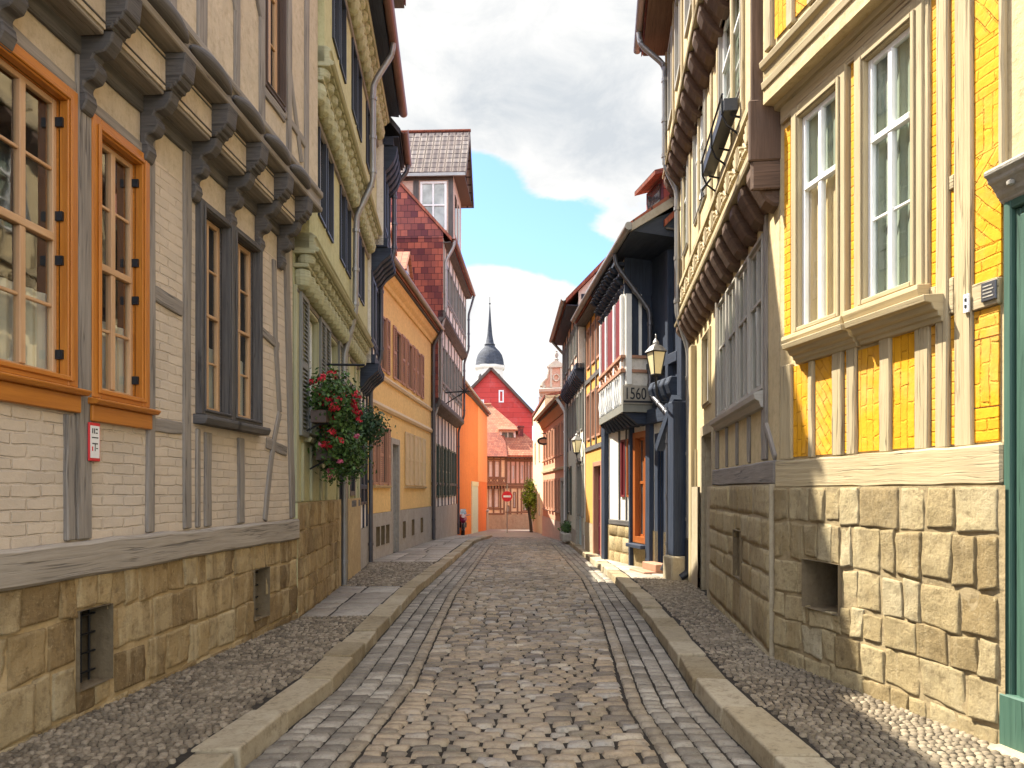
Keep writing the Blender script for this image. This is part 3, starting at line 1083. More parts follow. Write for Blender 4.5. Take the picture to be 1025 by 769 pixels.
def vnoise(p):
    i = np.floor(p).astype(int)
    f = p - i
    f = f * f * (3 - 2 * f)
    o = 0
    for a in (0, 1):
        for b in (0, 1):
            for c in (0, 1):
                w = (f[..., 0] if a else 1 - f[..., 0]) * (f[..., 1] if b else 1 - f[..., 1]) * (f[..., 2] if c else 1 - f[..., 2])
                o = o + w * _lat[(i[..., 0] + a) % 32, (i[..., 1] + b) % 32, (i[..., 2] + c) % 32]
    return o


def stones(name, quads, fmap, mat, dome=0.012, gap=0.006, res=(0, .1, .5, .9, 1), tint=None, parent=None, rough=0.0, rscale=3.0, tilt=0.004, proud=0.0, power=5):
    """quads (N,4,2): corner points a0b0, a1b0, a1b1, a0b1 of each stone. fmap(P[...,2], h) -> xyz."""
    Q = np.asarray(quads, np.float64)
    N = len(Q)
    g = np.asarray(res)
    k = len(g)
    wa = np.maximum(np.linalg.norm(Q[:, 1] - Q[:, 0], axis=1), 1e-3)
    wb = np.maximum(np.linalg.norm(Q[:, 3] - Q[:, 0], axis=1), 1e-3)
    ga, gb = np.minimum(gap / wa, 0.2), np.minimum(gap / wb, 0.2)
    S = ga[:, None] + (1 - 2 * ga)[:, None] * g
    T = gb[:, None] + (1 - 2 * gb)[:, None] * g
    S = S[:, None, :]
    T = T[:, :, None]
    P = (Q[:, None, None, 0] * ((1 - S) * (1 - T))[..., None] + Q[:, None, None, 1] * (S * (1 - T))[..., None]
         + Q[:, None, None, 2] * (S * T)[..., None] + Q[:, None, None, 3] * ((1 - S) * T)[..., None])
    gs, gt = np.abs(2 * g - 1)[None, None, :], np.abs(2 * g - 1)[None, :, None]
    prof = 1 - np.maximum(gs, gt) ** power * 0.55 - (gs ** 2 + gt ** 2) * 0.18
    edge = (np.maximum(gs, gt) > 0.999)
    H = dome * prof + _rs.uniform(0, 1, (N, 1, 1)) * proud
    H = H + tilt * ((2 * g - 1)[None, None, :] * _rs.uniform(-1, 1, (N, 1, 1)) + (2 * g - 1)[None, :, None] * _rs.uniform(-1, 1, (N, 1, 1)))
    if rough:
        sd = _rs.uniform(0, 30, (N, 1, 1))
        p3 = np.stack([P[..., 0] * rscale + sd, P[..., 1] * rscale, sd + 0 * P[..., 0]], -1)
        nz = vnoise(p3) - 0.5 + 0.5 * (vnoise(p3 * 2.3 + 7) - 0.5) + 0.3 * (vnoise(p3 * 5.1 + 3) - 0.5)
        H = H + rough * nz
        P = P + rough * 0.5 * np.stack([vnoise(p3 * 1.3 + 11) - 0.5, vnoise(p3 * 1.3 + 17) - 0.5], -1)
    H = np.where(edge, -0.02 + 0 * H, H)
    X = fmap(P, H).reshape(-1, 3)
    idx = np.arange(N * k * k).reshape(N, k, k)
    F4 = np.stack([idx[:, :-1, :-1], idx[:, :-1, 1:], idx[:, 1:, 1:], idx[:, 1:, :-1]], -1).reshape(-1, 4)
    me = bpy.data.meshes.new(name)
    me.vertices.add(len(X))
    me.vertices.foreach_set('co', X.astype(np.float32).ravel())
    me.loops.add(F4.size)
    me.loops.foreach_set('vertex_index', F4.astype(np.int32).ravel())
    me.polygons.add(len(F4))
    me.polygons.foreach_set('loop_start', np.arange(0, F4.size, 4, dtype=np.int32))
    me.polygons.foreach_set('loop_total', np.full(len(F4), 4, np.int32))
    me.polygons.foreach_set('use_smooth', np.ones(len(F4), bool))
    t = _rs.rand(N) if tint is None else np.asarray(tint)
    at = me.attributes.new('tint', 'FLOAT', 'POINT')
    at.data.foreach_set('value', np.repeat(t, k * k).astype(np.float32))
    me.update(calc_edges=True)
    me.materials.append(M[mat])
    o = bpy.data.objects.new(name, me)
    col.objects.link(o)
    if parent is not None:
        o.parent = parent
    return o


def courses(u0, u1, z0, z1, hs, wmin, wmax, jit=0.012, holes=(), top=None):
    """Irregular coursed masonry between z0 and z1; hs = typical course height."""
    out = []
    z = z0
    rows = []
    while z < z1 - 0.05:
        h = hs * rnd.uniform(0.7, 1.35)
        if z1 - (z + h) < hs * 0.5:
            h = z1 - z
        rows.append((z, z + h))
        z += h
    for a, b in rows:
        u = u0
        cuts = [u0]
        while u < u1 - 1e-3:
            w = rnd.uniform(wmin, wmax)
            if u1 - (u + w) < wmin * 0.6:
                w = u1 - u
            u += w
            cuts.append(min(u, u1))
        for i in range(len(cuts) - 1):
            q = [[cuts[i], a], [cuts[i + 1], a], [cuts[i + 1], b], [cuts[i], b]]
            rects = [(cuts[i], cuts[i + 1], a, b)]
            for hu0, hu1, hz0, hz1 in holes:
                nxt = []
                for (p0, p1, r0, r1) in rects:
                    if p1 <= hu0 or p0 >= hu1 or r1 <= hz0 or r0 >= hz1:
                        nxt.append((p0, p1, r0, r1))
                        continue
                    if p0 < hu0 - 0.04:
                        nxt.append((p0, hu0, r0, r1))
                    if p1 > hu1 + 0.04:
                        nxt.append((hu1, p1, r0, r1))
                    if r0 < hz0 - 0.04:
                        nxt.append((max(p0, hu0), min(p1, hu1), r0, hz0))
                    if r1 > hz1 + 0.04:
                        nxt.append((max(p0, hu0), min(p1, hu1), hz1, r1))
                rects = nxt
            for (p0, p1, r0, r1) in rects:
                j = lambda: rnd.uniform(-jit, jit)
                out.append([[p0, r0], [p1, r0], [p1, r1], [p0, r1]] if jit == 0 else
                           [[p0 + j() * (p0 > u0), r0 + j() * (r0 > z0)], [p1 + j() * (p1 < u1), r0 + j() * (r0 > z0)],
                            [p1 + j() * (p1 < u1), r1 + j() * (r1 < z1)], [p0 + j() * (p0 > u0), r1 + j() * (r1 < z1)]])
    return out


def leaves(name, centres, radii, count, size, mat, parent=None, loc=(0, 0, 0), seed=1, droop=0.3, shell=0.45):
    """Many small folded leaf faces spread through ellipsoid clumps."""
    rs = np.random.RandomState(seed)
    C, Rr = np.asarray(centres, float), np.asarray(radii, float)
    vol = Rr.prod(1)
    pick = rs.choice(len(C), count, p=vol / vol.sum())
    d = rs.normal(size=(count, 3))
    d /= np.linalg.norm(d, axis=1)[:, None]
    rad = shell + (1 - shell) * rs.rand(count) ** 0.6
    rad *= 1 + 0.18 * rs.normal(size=count)
    P = C[pick] + d * Rr[pick] * rad[:, None]
    nrm = d + rs.normal(size=(count, 3)) * 0.55 + np.array([0, 0, droop])
    nrm /= np.linalg.norm(nrm, axis=1)[:, None]
    t = np.cross(nrm, rs.normal(size=(count, 3)))
    t /= np.linalg.norm(t, axis=1)[:, None]
    b = np.cross(nrm, t)
    s = size * rs.uniform(0.6, 1.35, count)[:, None]
    V = np.stack([P - t * s * 0.5, P + b * s * 0.32 + nrm * s * 0.08, P + t * s * 0.55, P - b * s * 0.32 + nrm * s * 0.08], 1).reshape(-1, 3)
    me = bpy.data.meshes.new(name)
    me.from_pydata(V.tolist(), [], np.arange(count * 4).reshape(-1, 4).tolist())
    at = me.attributes.new('tint', 'FLOAT', 'POINT')
    tt = np.clip(0.5 + 0.25 * rs.normal(size=count) + 0.2 * (rs.rand(len(C))[pick] - 0.5), 0, 1)
    at.data.foreach_set('value', np.repeat(tt, 4).astype(np.float32))
    me.materials.append(M[mat])
    o = bpy.data.objects.new(name, me)
    col.objects.link(o)
    o.location = loc
    if parent is not None:
        o.parent = parent
    return o

# ------------------------------------------------------------------ the ground, road, kerbs and pavements
def structure(o, kind='structure'):
    o['kind'] = kind
    return o


DS = [-40, -10, 0, 3, 6, 9, 12, 15, 18, 21, 24, 26, 28, 30, 33, 36, 40, 44, 48, 52, 56, 60, 80, 150, 400, 1200]
KL = lambda d: float(np.interp(d, [-4, 4.26, 6.1, 9, 12, 15, 24, 28, 31, 34], [-1.6, -1.57, -1.44, -1.50, -1.55, -1.5, -1.36, -1.26, -1.0, -0.9]))
KR = lambda d: float(np.interp(d, [-4, 4.26, 5.5, 7.5, 9.7, 14.4, 27.5, 34], [1.5, 1.46, 1.43, 1.58, 1.74, 1.94, 1.96, 1.75]))
KW = 0.28


def strip(name, xl, xr, zf, ds, mat, nx=1):
    m = MB()
    for i in range(len(ds) - 1):
        for k in range(nx):
            P = []
            for d, f in ((ds[i], k / nx), (ds[i], (k + 1) / nx), (ds[i + 1], (k + 1) / nx), (ds[i + 1], k / nx)):
                x = xl(d) + (xr(d) - xl(d)) * f
                P.append((x, d, zf(d, x)))
            m.poly(P, [(p[0], p[1]) for p in P])
    return structure(m.build(name, mat, recalc=False, flip=False))


camber = lambda d, x: ground(d) + 0.035 * (1 - min(1.0, (x / 1.5) ** 2))
strip('ground', lambda d: -500, lambda d: 500, lambda d, x: ground(d) - 0.16, DS, 'earth')
RD = [-8 + i * 0.75 for i in range(56)]
strip('road_bed', lambda d: KL(d) - 0.02, lambda d: KR(d) + 0.02, lambda d, x: camber(d, x) - 0.012, RD, 'joint', 8)
EX = [32.0 + i for i in range(0, 40)]
strip('street', lambda d: -14, lambda d: 12, lambda d, x: ground(d) + 0.02, EX, 'slab', 2)

rows_c, rows_g, rows_y = [], [], []
# main carriageway: irregular rows of worn cobbles
d = 2.3
while d < 33:
    ln = rnd.uniform(0.095, 0.135)
    xl, xr = KL(d) + 0.64, KR(d) - 0.575
    x = xl
    xs = [x]
    while x < xr - 0.10:
        x += rnd.uniform(0.12, 0.225)
        xs.append(min(x, xr))
    xs[-1] = xr
    wob = rnd.uniform(-0.5, 0.5)
    yy = lambda q: 0.035 * math.sin(q * 2.3 + d * 0.9) + 0.02 * math.sin(q * 6.1 + d * 2.2) - 0.10 * (1 - (q / 1.1) ** 2)
    for i in range(len(xs) - 1):
        a, b = xs[i], xs[i + 1]
        j = lambda: rnd.uniform(-0.014, 0.014)
        rows_c.append([[a + j(), d + yy(a) + j()], [b + j(), d + yy(b) + j()], [b + j(), d + ln + yy(b) + j()], [a + j(), d + ln + yy(a) + j()]])
    d += ln
# the channels: three rows of flat grey setts, then one tan row
for side in (-1, 1):
    K = KL if side < 0 else KR
    wd = 0.17 if side < 0 else 0.148
    for r in range(4):
        d = 2.2 + rnd.uniform(0, 0.2)
        while d < 33:
            ln = rnd.uniform(0.10, 0.155) * (1.25 if r == 3 else 1)
            o0, o1 = (wd * r, wd * (r + 1)) if r < 3 else (wd * 3, wd * 3 + 0.125)
            j = lambda: rnd.uniform(-0.006, 0.006)
            q = [[K(d) - side * o0 + j(), d + j()], [K(d) - side * o1 + j(), d + j()], [K(d + ln) - side * o1 + j(), d + ln + j()], [K(d + ln) - side * o0 + j(), d + ln + j()]]
            if side > 0:
                q = [q[1], q[0], q[3], q[2]]
            (rows_y if r == 3 else rows_g).append(q)
            d += ln
vg = np.vectorize(ground)


def road_map(P, H):
    x, y = P[..., 0], P[..., 1]
    z = vg(y) + 0.035 * (1 - np.minimum(1.0, (x / 1.5) ** 2)) + H + 0.010 * (vnoise(np.stack([x * 1.4, y * 1.1, 0 * x], -1)) - 0.5)
    return np.stack([x, y, z], -1)


structure(stones('road', rows_c, road_map, 'cobble', dome=0.008, gap=0.0055, rough=0.004, rscale=9, tilt=0.004, proud=0.007, power=4))
structure(stones('road_channel', rows_g, road_map, 'sett', dome=0.006, gap=0.005, rough=0.004, rscale=8, tilt=0.003, proud=0.005, power=8))
structure(stones('road_border', rows_y, road_map, 'sett_yellow', dome=0.012, gap=0.006, rough=0.006, rscale=8, tilt=0.004, proud=0.008, power=5))

# kerbs
for side in (-1, 1):
    K = KL if side < 0 else KR
    m = MB()
    d = -4.0
    while d < 33.5:
        ln = rnd.uniform(0.55, 1.05)
        j = lambda: rnd.uniform(-0.018, 0.018)
        c = []
        zt = KERB + 0.004 + rnd.uniform(-0.012, 0.012)
        for zz in (-0.15, 1):
            for k in (0, 1):
                for e in (0, 1):
                    dd = d + 0.011 if e == 0 else d + ln - 0.011
                    x = K(dd) + side * (KW if k else (0.012 if zz == 1 else 0.0))
                    c.append((x + j(), dd, ground(dd) + (zt if zz == 1 else zz) + j() * 0.5))
        m.hexa(c, 0)
        d += ln
    o = structure(m.build('kerb', 'kerb', flip=False))
    at = o.data.attributes.new('tint', 'FLOAT', 'POINT')
    nv = len(o.data.vertices)
    at.data.foreach_set('value', np.repeat(_rs.rand(nv // 8), 8).astype(np.float32))
    b = o.modifiers.new('edge', 'BEVEL')
    b.width, b.segments = 0.016, 3

# pavements
WLX = lambda d: float(np.interp(d, [-3, 8.95, 9.0, 15, 17.3, 26, 33.7], [-3.43, -2.66, -2.65, -3.11, -3.33, -2.84, -2.53]))
WRX = lambda d: float(np.interp(d, [-2, 6.7, 7.0, 13.7, 13.9, 18.2, 27, 36], [4.13, 2.46, 2.38, 3.25, 3.2, 2.26, 2.08, 1.5]))
pz = lambda d, x: pave(d) + 0.0
PD = [-6 + i * 0.8 for i in range(50)]
strip('pavement', lambda d: WLX(d) - 0.4, lambda d: KL(d) - KW + 0.02, lambda d, x: pave(d) - 0.008, PD, 'joint', 2)
strip('pavement', lambda d: KR(d) + KW - 0.02, lambda d: WRX(d) + 0.6, lambda d, x: pave(d) - 0.008, PD, 'joint', 2)


def pave_map(P, H):
    x, y = P[..., 0], P[..., 1]
    return np.stack([x, y, vg(y) + KERB + H + 0.012 * (vnoise(np.stack([x * 1.7, y * 1.3, 3 + 0 * x], -1)) - 0.5)], -1)


def mosaic(xa, xb, d0, d1, s):
    out = []
    d = d0
    while d < d1:
        ln = s * rnd.uniform(0.8, 1.2)
        x = xa(d) + rnd.uniform(0, s)
        while x < xb(d) - s * 0.5:
            w = s * rnd.uniform(0.85, 1.2)
            j = lambda: rnd.uniform(-0.07, 0.07) * s
            o0 = 1.6 * s * abs(math.sin(x * 2.6))
            o1 = 1.6 * s * abs(math.sin((x + w) * 2.6))
            out.append([[x + j(), d + o0 + j()], [x + w + j(), d + o1 + j()], [x + w + j(), d + ln + o1 + j()], [x + j(), d + ln + o0 + j()]])
            x += w
        d += ln
    return out


lk = lambda d: KL(d) - KW - 0.012
rk = lambda d: KR(d) + KW + 0.012
mo = mosaic(lambda d: WLX(d) - 0.02, lk, 3.2, 9.1, 0.052) + mosaic(lambda d: WLX(d) - 0.02, lk, 12.3, 17.0, 0.085)
structure(stones('pavement_cobbles', mo, pave_map, 'mosaic', dome=0.007, gap=0.004, tilt=0.003, proud=0.004, power=6, res=(0, .14, .5, .86, 1)))
mo = mosaic(rk, lambda d: WRX(d) + 0.02, 3.0, 13.6, 0.054)
structure(stones('pavement_cobbles', mo, pave_map, 'mosaic', dome=0.007, gap=0.004, tilt=0.003, proud=0.004, power=6, res=(0, .14, .5, .86, 1)))
sl_ = []
for (xa, xb, d0, d1, rw, lw) in ((WLX, lk, 9.12, 12.28, 0.55, 0.62), (WLX, lk, 17.05, 33, 0.6, 0.7), (rk, WRX, 13.65, 33, 0.6, 0.5)):
    d = d0
    while d < d1 - 0.05:
        ln = min(lw * rnd.uniform(0.8, 1.2), d1 - d)
        x0, x1 = xa(d), xb(d)
        k = max(1, round((x1 - x0) / rw))
        cuts = [0] + sorted((i + rnd.uniform(-0.18, 0.18)) / k for i in range(1, k)) + [1]
        for i in range(k):
            f0, f1 = cuts[i], cuts[i + 1]
            sl_.append([[x0 + (x1 - x0) * f0, d], [x0 + (x1 - x0) * f1, d], [xa(d + ln) + (xb(d + ln) - xa(d + ln)) * f1, d + ln], [xa(d + ln) + (xb(d + ln) - xa(d + ln)) * f0, d + ln]])
        d += ln
structure(stones('pavement_slabs', sl_, pave_map, 'slab', dome=0.006, gap=0.006, res=(0, .04, .5, .96, 1), tilt=0.003, proud=0.004, power=10))


# ------------------------------------------------------------------ masonry plinth helper
def plinth(h, u0, u1, z0, z1, n, mat, hs, wmin, wmax, holes=(), rough=0.03, proud=0.03, name='plinth', seed=0, batter=0.0):
    q = courses(u0, u1, z0, z1, hs, wmin, wmax, jit=0.022, holes=holes)

    def fm(P, H):
        return np.stack([P[..., 0], -(n + H + batter * (z1 - P[..., 1])), P[..., 1]], -1)
    return stones(name, q, fm, mat, dome=0.004, gap=0.0055, res=(0, .025, .09, .2, .32, .44, .56, .68, .8, .91, .975, 1), parent=h.root, rough=rough, rscale=8.0, tilt=0.003, proud=proud, power=30)


def cellar(h, u0, u1, z0, z1, n, bars=4, cross=True, depth=0.32, mat='cellar_stone'):
    """A small barred opening: its deep lining, and its grille."""
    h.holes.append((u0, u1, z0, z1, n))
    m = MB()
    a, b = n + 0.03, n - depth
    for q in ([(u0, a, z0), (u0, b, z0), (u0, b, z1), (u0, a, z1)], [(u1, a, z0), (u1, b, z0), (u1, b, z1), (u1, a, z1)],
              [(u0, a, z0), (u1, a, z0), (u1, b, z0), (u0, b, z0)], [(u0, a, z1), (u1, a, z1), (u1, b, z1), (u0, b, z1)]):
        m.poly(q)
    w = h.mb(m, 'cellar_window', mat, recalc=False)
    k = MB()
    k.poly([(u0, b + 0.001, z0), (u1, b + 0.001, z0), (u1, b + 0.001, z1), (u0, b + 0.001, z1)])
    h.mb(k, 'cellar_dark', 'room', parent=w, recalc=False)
    if bars:
        g = MB()
        for i in range(bars):
            x = u0 + (u1 - u0) * (i + 0.5) / bars
            g.tube([(x, n - 0.12, z0), (x, n - 0.12, z1)], 0.009, 6)
        if cross:
            kk = max(2, int((z1 - z0) / 0.13))
            for i in range(kk):
                zz = z0 + (z1 - z0) * (i + 0.5) / kk
                g.tube([(u0, n - 0.108, zz), (u1, n - 0.108, zz)], 0.008, 6)
        h.mb(g, 'grille', 'iron', parent=w, recalc=False)
    return w


# ================================================================== the near house with grey timbers (sun never reaches its front)
h = L1 = House('timber_house', 'grey timber-framed house with whitewashed brick panels, orange windows and carved jetty', (-3.368, -2.0), (-2.656, 8.95), 'houses along the lane')
U = h.u
c1 = (U(70), U(104), 0.27, 0.80)
c2 = (U(249), U(264), 0.24, 0.77)
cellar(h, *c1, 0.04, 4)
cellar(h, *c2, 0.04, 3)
plinth(h, 3.0, h.L + 0.02, -0.12, 1.03, 0.045, 'sand_l', 0.25, 0.16, 0.46, (c1, c2), rough=0.020, proud=0.012)
w1 = dict(casing=0.10, cols=2, rows=4, split=0.5, mf='varnish', ms='varnish_pale', sill=0.05, apron=0.115, hinges=True, bevel=0.008, wb=0.06, mull=0.05, sash=0.036, mw=0.022)
CUR = [(0.0, 0.30, 0.0, 1.0, 'curtain')]
h.window(U(-24), U(73.5), 2.28, 4.24, curtain=CUR + [(0.3, 1.0, 0.0, 0.2, 'curtain')], **w1)
h.window(U(88), U(146), 2.24, 4.20, curtain=CUR, **w1)
w3 = dict(casing=0.075, cols=2, rows=4, split=0.5, mf='oak_dark', ms='varnish_pale', hinges=False, bevel=0.008, wb=0.05, mull=0.03, sash=0.045, mw=0.02, cn=0.06)
um = U(228)
h.window(U(195.5), um, 2.28, 4.20, curtain=[(0, 0.35, 0, 1, 'curtain')], sill=0.09, **w3)
h.window(um + 0.002, U(258), 2.28, 4.20, curtain=[(0, 0.35, 0, 1, 'curtain')], sill=0.09, **w3)
h.window(U(-190), U(-105), 2.24, 4.2, curtain=CUR, **w1)
NJ = 0.31
h.window(U(262.5, NJ), U(284, NJ), 5.60, 7.3, n=NJ, casing=0.06, cols=2, rows=3, mf='brown_paint', ms='varnish_pale', cn=0.03, sash=0.04)
h.window(U(60, NJ), U(110, NJ), 5.60, 7.3, n=NJ, casing=0.06, cols=2, rows=3, mf='brown_paint', ms='varnish_pale', cn=0.03, sash=0.04)
h.body([(-0.3, 1.03, 0.040, 'mortar_l'), (1.03, 4.24, 0.0, 'paintbrick'), (4.24, 4.96, 0.0, 'plaster_grey'), (4.96, 7.85, NJ, 'plaster_grey')], 7.5, 'plaster_grey')
h.timbers([((3.0, 1.15), (h.L, 1.135), 0.24)], 'oak_lintel', 0.0, 0.085, jit=0.010, bevel=0.02, seg=24)
P = lambda px, z0, z1, w, pb=None: ((U(px), z0), (U(pb or px), z1), w)
rows = [P(82, 1.27, 4.7, 0.15), P(68, 1.27, 2.10, 0.085), P(149, 1.27, 4.7, 0.10), P(186, 1.27, 4.7, 0.12), P(197, 1.27, 2.15, 0.07), P(207, 1.27, 2.13, 0.12), P(240, 1.27, 2.13, 0.13),
        P(-55, 1.27, 4.7, 0.16), P(-230, 1.27, 4.7, 0.16), P(292, 1.27, 4.75, 0.15, 285),
        P(264, 1.27, 2.5, 0.09, 279) + (0.05,), P(279, 2.5, 4.2, 0.085, 273) + (0.03,)]
h.timbers(rows, 'oak_grey', -0.01, 0.022, bevel=0.008)
rows = [((U(153), 3.17), (U(181), 3.15), 0.13), ((U(150), 2.12), (U(181), 2.13), 0.11), ((U(259), 3.33), (U(278), 3.25), 0.10), ((U(266), 2.13), (U(286), 2.06), 0.12), ((U(10), 4.30), (U(74), 4.27), 0.09), ((U(90), 4.25), (U(147), 4.24), 0.08),
        ((U(-100), 2.0), (U(-58), 2.0), 0.1)]
h.timbers(rows, 'oak_grey', -0.01, 0.016, bevel=0.006)
h.timbers([((3.0, 4.60), (h.L, 4.58), 0.16)], 'oak_dark', -0.01, 0.03, jit=0.006, seg=20)
# the carved jetty: one bracket and one joist end per bay, copied along
bm_ = MB()
bm_.sweep([(0.0, 4.14), (0.05, 4.15), (0.085, 4.22), (0.075, 4.27), (0.05, 4.30), (0.06, 4.34), (0.13, 4.36), (0.165, 4.42), (0.15, 4.47), (0.12, 4.49), (0.135, 4.52), (0.22, 4.54), (0.27, 4.60), (0.29, 4.67), (0.0, 4.67)], -0.06, 0.06)
jb = MB()
jb.sweep([(0.0, 4.67), (0.30, 4.67), (0.315, 4.70), (0.34, 4.69), (0.355, 4.73), (0.38, 4.725), (0.40, 4.77), (0.42, 4.78), (0.445, 4.95), (0.0, 4.95)], -0.085, 0.085)
for k in range(3):
    jb.tube([(-0.086, 0.36 - k * 0.10, 4.84 + 0.02 * k), (0.086, 0.36 - k * 0.10, 4.84 + 0.02 * k)], 0.028, 8)
jb.v = [(p[0], p[1] * 0.86, p[2]) for p in jb.v]
bm_.v = [(p[0], p[1] * 0.9, p[2]) for p in bm_.v]
br0 = h.mb(bm_, 'jetty_bracket', 'oak_dark', bevel=0.010)
jo0 = h.mb(jb, 'joist_end', 'oak_dark', bevel=0.010)
us = [U(x) for x in (82, 144, 192, 228, 257, 279)]
stp = us[1] - us[0]
us = [us[0] - stp * k for k in (4, 3, 2, 1)] + us
us[-1] = min(us[-1], h.L - 0.18)
for i, u in enumerate(us):
    if i == 0:
        br0.location.x = jo0.location.x = u
    else:
        copy_part(br0, h.root, u - us[0])
        copy_part(jo0, h.root, u - us[0])
for i in range(len(us) - 1):
    a, b = us[i] + 0.085, us[i + 1] - 0.085
    m = MB()
    m.box(a - 0.012, b + 0.012, 0.0, 0.205, 4.63, 4.94)
    fb = h.mb(m, 'filler_board', 'oak_grey', bevel=0.008)
    m = MB()
    m.box(a - 0.005, b + 0.005, 0.2052, 0.22, 4.66, 4.935)
    h.mb(m, 'filler_panel', 'plaster_grey', bevel=0.003, parent=fb)
    for zz in (4.70, 4.90):
        nn = 0.221
        m = MB()
        m.tube([(a, nn, zz), (b, nn, zz)], 0.008, 6)
        h.mb(m, 'filler_moulding', 'oak_dark', smooth=True)
    # ship's-keel carving on the sill beam, fat in the middle of each bay
    m = MB()
    k = 14
    path = [(a - 0.06 + (b - a + 0.12) * t / k, NJ + 0.055, 5.055 + 0.028 * math.cos((t / k - 0.5) * math.pi)) for t in range(k + 1)]
    m.tube(path, [0.012 + 0.066 * math.sin(math.pi * t / k) ** 0.6 for t in range(k + 1)], 10)
    h.mb(m, 'keel_carving', 'oak_dark', smooth=True)
m = MB()
m.sweep([(0.0, 4.952), (0.365, 4.952), (0.375, 5.0), (0.345, 5.03), (0.345, 5.11), (0.38, 5.13), (0.38, 5.19), (0.34, 5.215), (0.0, 5.215)], 0.0, h.L)
h.mb(m, 'jetty_beam', 'oak_grey', bevel=0.008)
Q = lambda px, z0, z1, w, pb=None: ((U(px, NJ), z0), (U(pb or px, NJ), z1), w)
h.timbers([Q(201, 5.2, 8.0, 0.15), Q(236, 5.2, 8.0, 0.10), Q(261, 5.2, 8.0, 0.10), Q(288, 5.2, 8.0, 0.11), Q(306, 5.2, 8.0, 0.12), Q(170, 5.2, 8.0, 0.13), Q(130, 5.2, 8.0, 0.13),
           Q(112, 5.2, 8.0, 0.10), Q(57, 5.2, 8.0, 0.12), Q(0, 5.2, 8.0, 0.14), Q(214, 6.9, 5.9, 0.08, 236), Q(240, 6.85, 6.2, 0.08, 261), Q(288, 6.2, 5.3, 0.08, 301)], 'oak_grey', NJ - 0.01, NJ + 0.025, bevel=0.008)
h.timbers([((U(201, NJ), 6.55), (U(262, NJ), 6.5), 0.1), ((U(284, NJ), 5.6), (U(306, NJ), 5.56), 0.09), ((U(262, NJ), 5.54), (U(284, NJ), 5.54), 0.10), ((2.0, 7.98), (h.L, 7.98), 0.16)], 'oak_grey', NJ - 0.01, NJ + 0.022, bevel=0.008)
h.roof(0.42, 7.88, 50, 'tile_red', 7.5, over=0.05, gable='plaster_grey', wall_n=NJ, wall_z=7.85)

# hydrant plate on the main post
t = thing('hydrant_sign', 'small white sign with red border screwed to the grey post between the orange windows', 'sign',
          (h.A.x + h.U.x * U(89) + h.N.x * 0.03, h.A.y + h.U.y * U(89) + h.N.y * 0.03, 1.80), h.root.rotation_euler.z)
zc, hh = 0.0, 0.30
sx = 0.062
m = MB(); m.box(-sx, sx, 0, 0.012, 0, 0.265); m.build('plate', 'red_sign', t, 0.004)
m = MB(); m.box(-sx + 0.013, sx - 0.013, 0.0125, 0.0145, 0.022, 0.243); m.build('face', 'white_sign', t)
m = MB()
for a, b, c, d_ in ((-.032, -.022, .19, .225), (-.012, -.002, .19, .225), (.006, .028, .215, .225), (.006, .028, .19, .198), (-.036, .034, .158, .166), (-.004, .004, .07, .125), (-.03, .03, .117, .125), (.012, .03, .085, .092)):
    m.box(a, b, 0.0148, 0.0158, c, d_)
m.build('marks', 'black_paint', t)
m = MB(); m.box(-.034, -.022, 0.0148, 0.0158, .07, .1); m.build('red_mark', 'red_sign', t)

# ================================================================== the lime-washed house with flower boxes
h = L2 = House('limewashed_house', 'tall pale green house with rows of moulded consoles, dark shutters and sandstone base', (-2.642, 8.97), (-3.11, 15.0), 'houses along the lane')
U = h.u
ug = U(343) if U(343) < h.L else 3.2
ug = min(ug, 3.15)
plinth(h, 0.0, ug, -0.15, 1.45, 0.045, 'sand_l', 0.26, 0.18, 0.42, (), rough=0.025, proud=0.016)
sh = dict(mf='lime_wood', ms='white_paint', casing=0.07, cols=2, rows=3, cn=0.03)
for a, b in ((0.62, 1.42), (2.3, 3.1)):
    h.window(a, b, 2.3, 4.0, curtain=[(0, 0.4, 0, 1, 'curtain')], sill=0.07, **sh)
    h.shutter(a - 0.50, a - 0.03, 2.28, 4.05, 0.035, 'shutter_grey')
    h.shutter(b + 0.03, b + 0.45, 2.28, 4.05, 0.035, 'shutter_grey')
h.window(4.6, 5.3, 1.5, 3.6, simple=True, mf='black_paint', ms='white_paint', casing=0.09, cols=2, rows=3)
h.door(3.35, 4.35, -0.02, 2.9, mf='black_paint', md='slate_door', recess=0.2, casing=0.12)
n1, n2, n3 = 0.18, 0.36, 0.50
for a in (0.55, 1.15, 2.35, 2.95, 4.2, 4.8):
    h.window(a, a + 0.50, 5.15, 6.35, n=n1, simple=True, mf='black_paint', ms='white_paint', casing=0.03, cols=2, rows=3, pane='glass_grey', cn=0.03)
    h.window(a, a + 0.50, 7.45, 8.55, n=n2, simple=True, mf='black_paint', ms='white_paint', casing=0.03, cols=2, rows=3, pane='glass_grey', cn=0.03)
h.body([(-0.3, 1.45, 0.040, 'mortar_l'), (1.45, 4.55, 0.0, 'lime'), (4.55, 6.82, n1, 'lime'), (6.82, 9.12, n2, 'lime')], 7.5, 'lime')
h.body([(9.12, 11.55, n3 - 0.02, 'lime')], 7.5, 'lime', u0=0.95)  # unseen storey added above the eave, set back to shape the shadow opposite
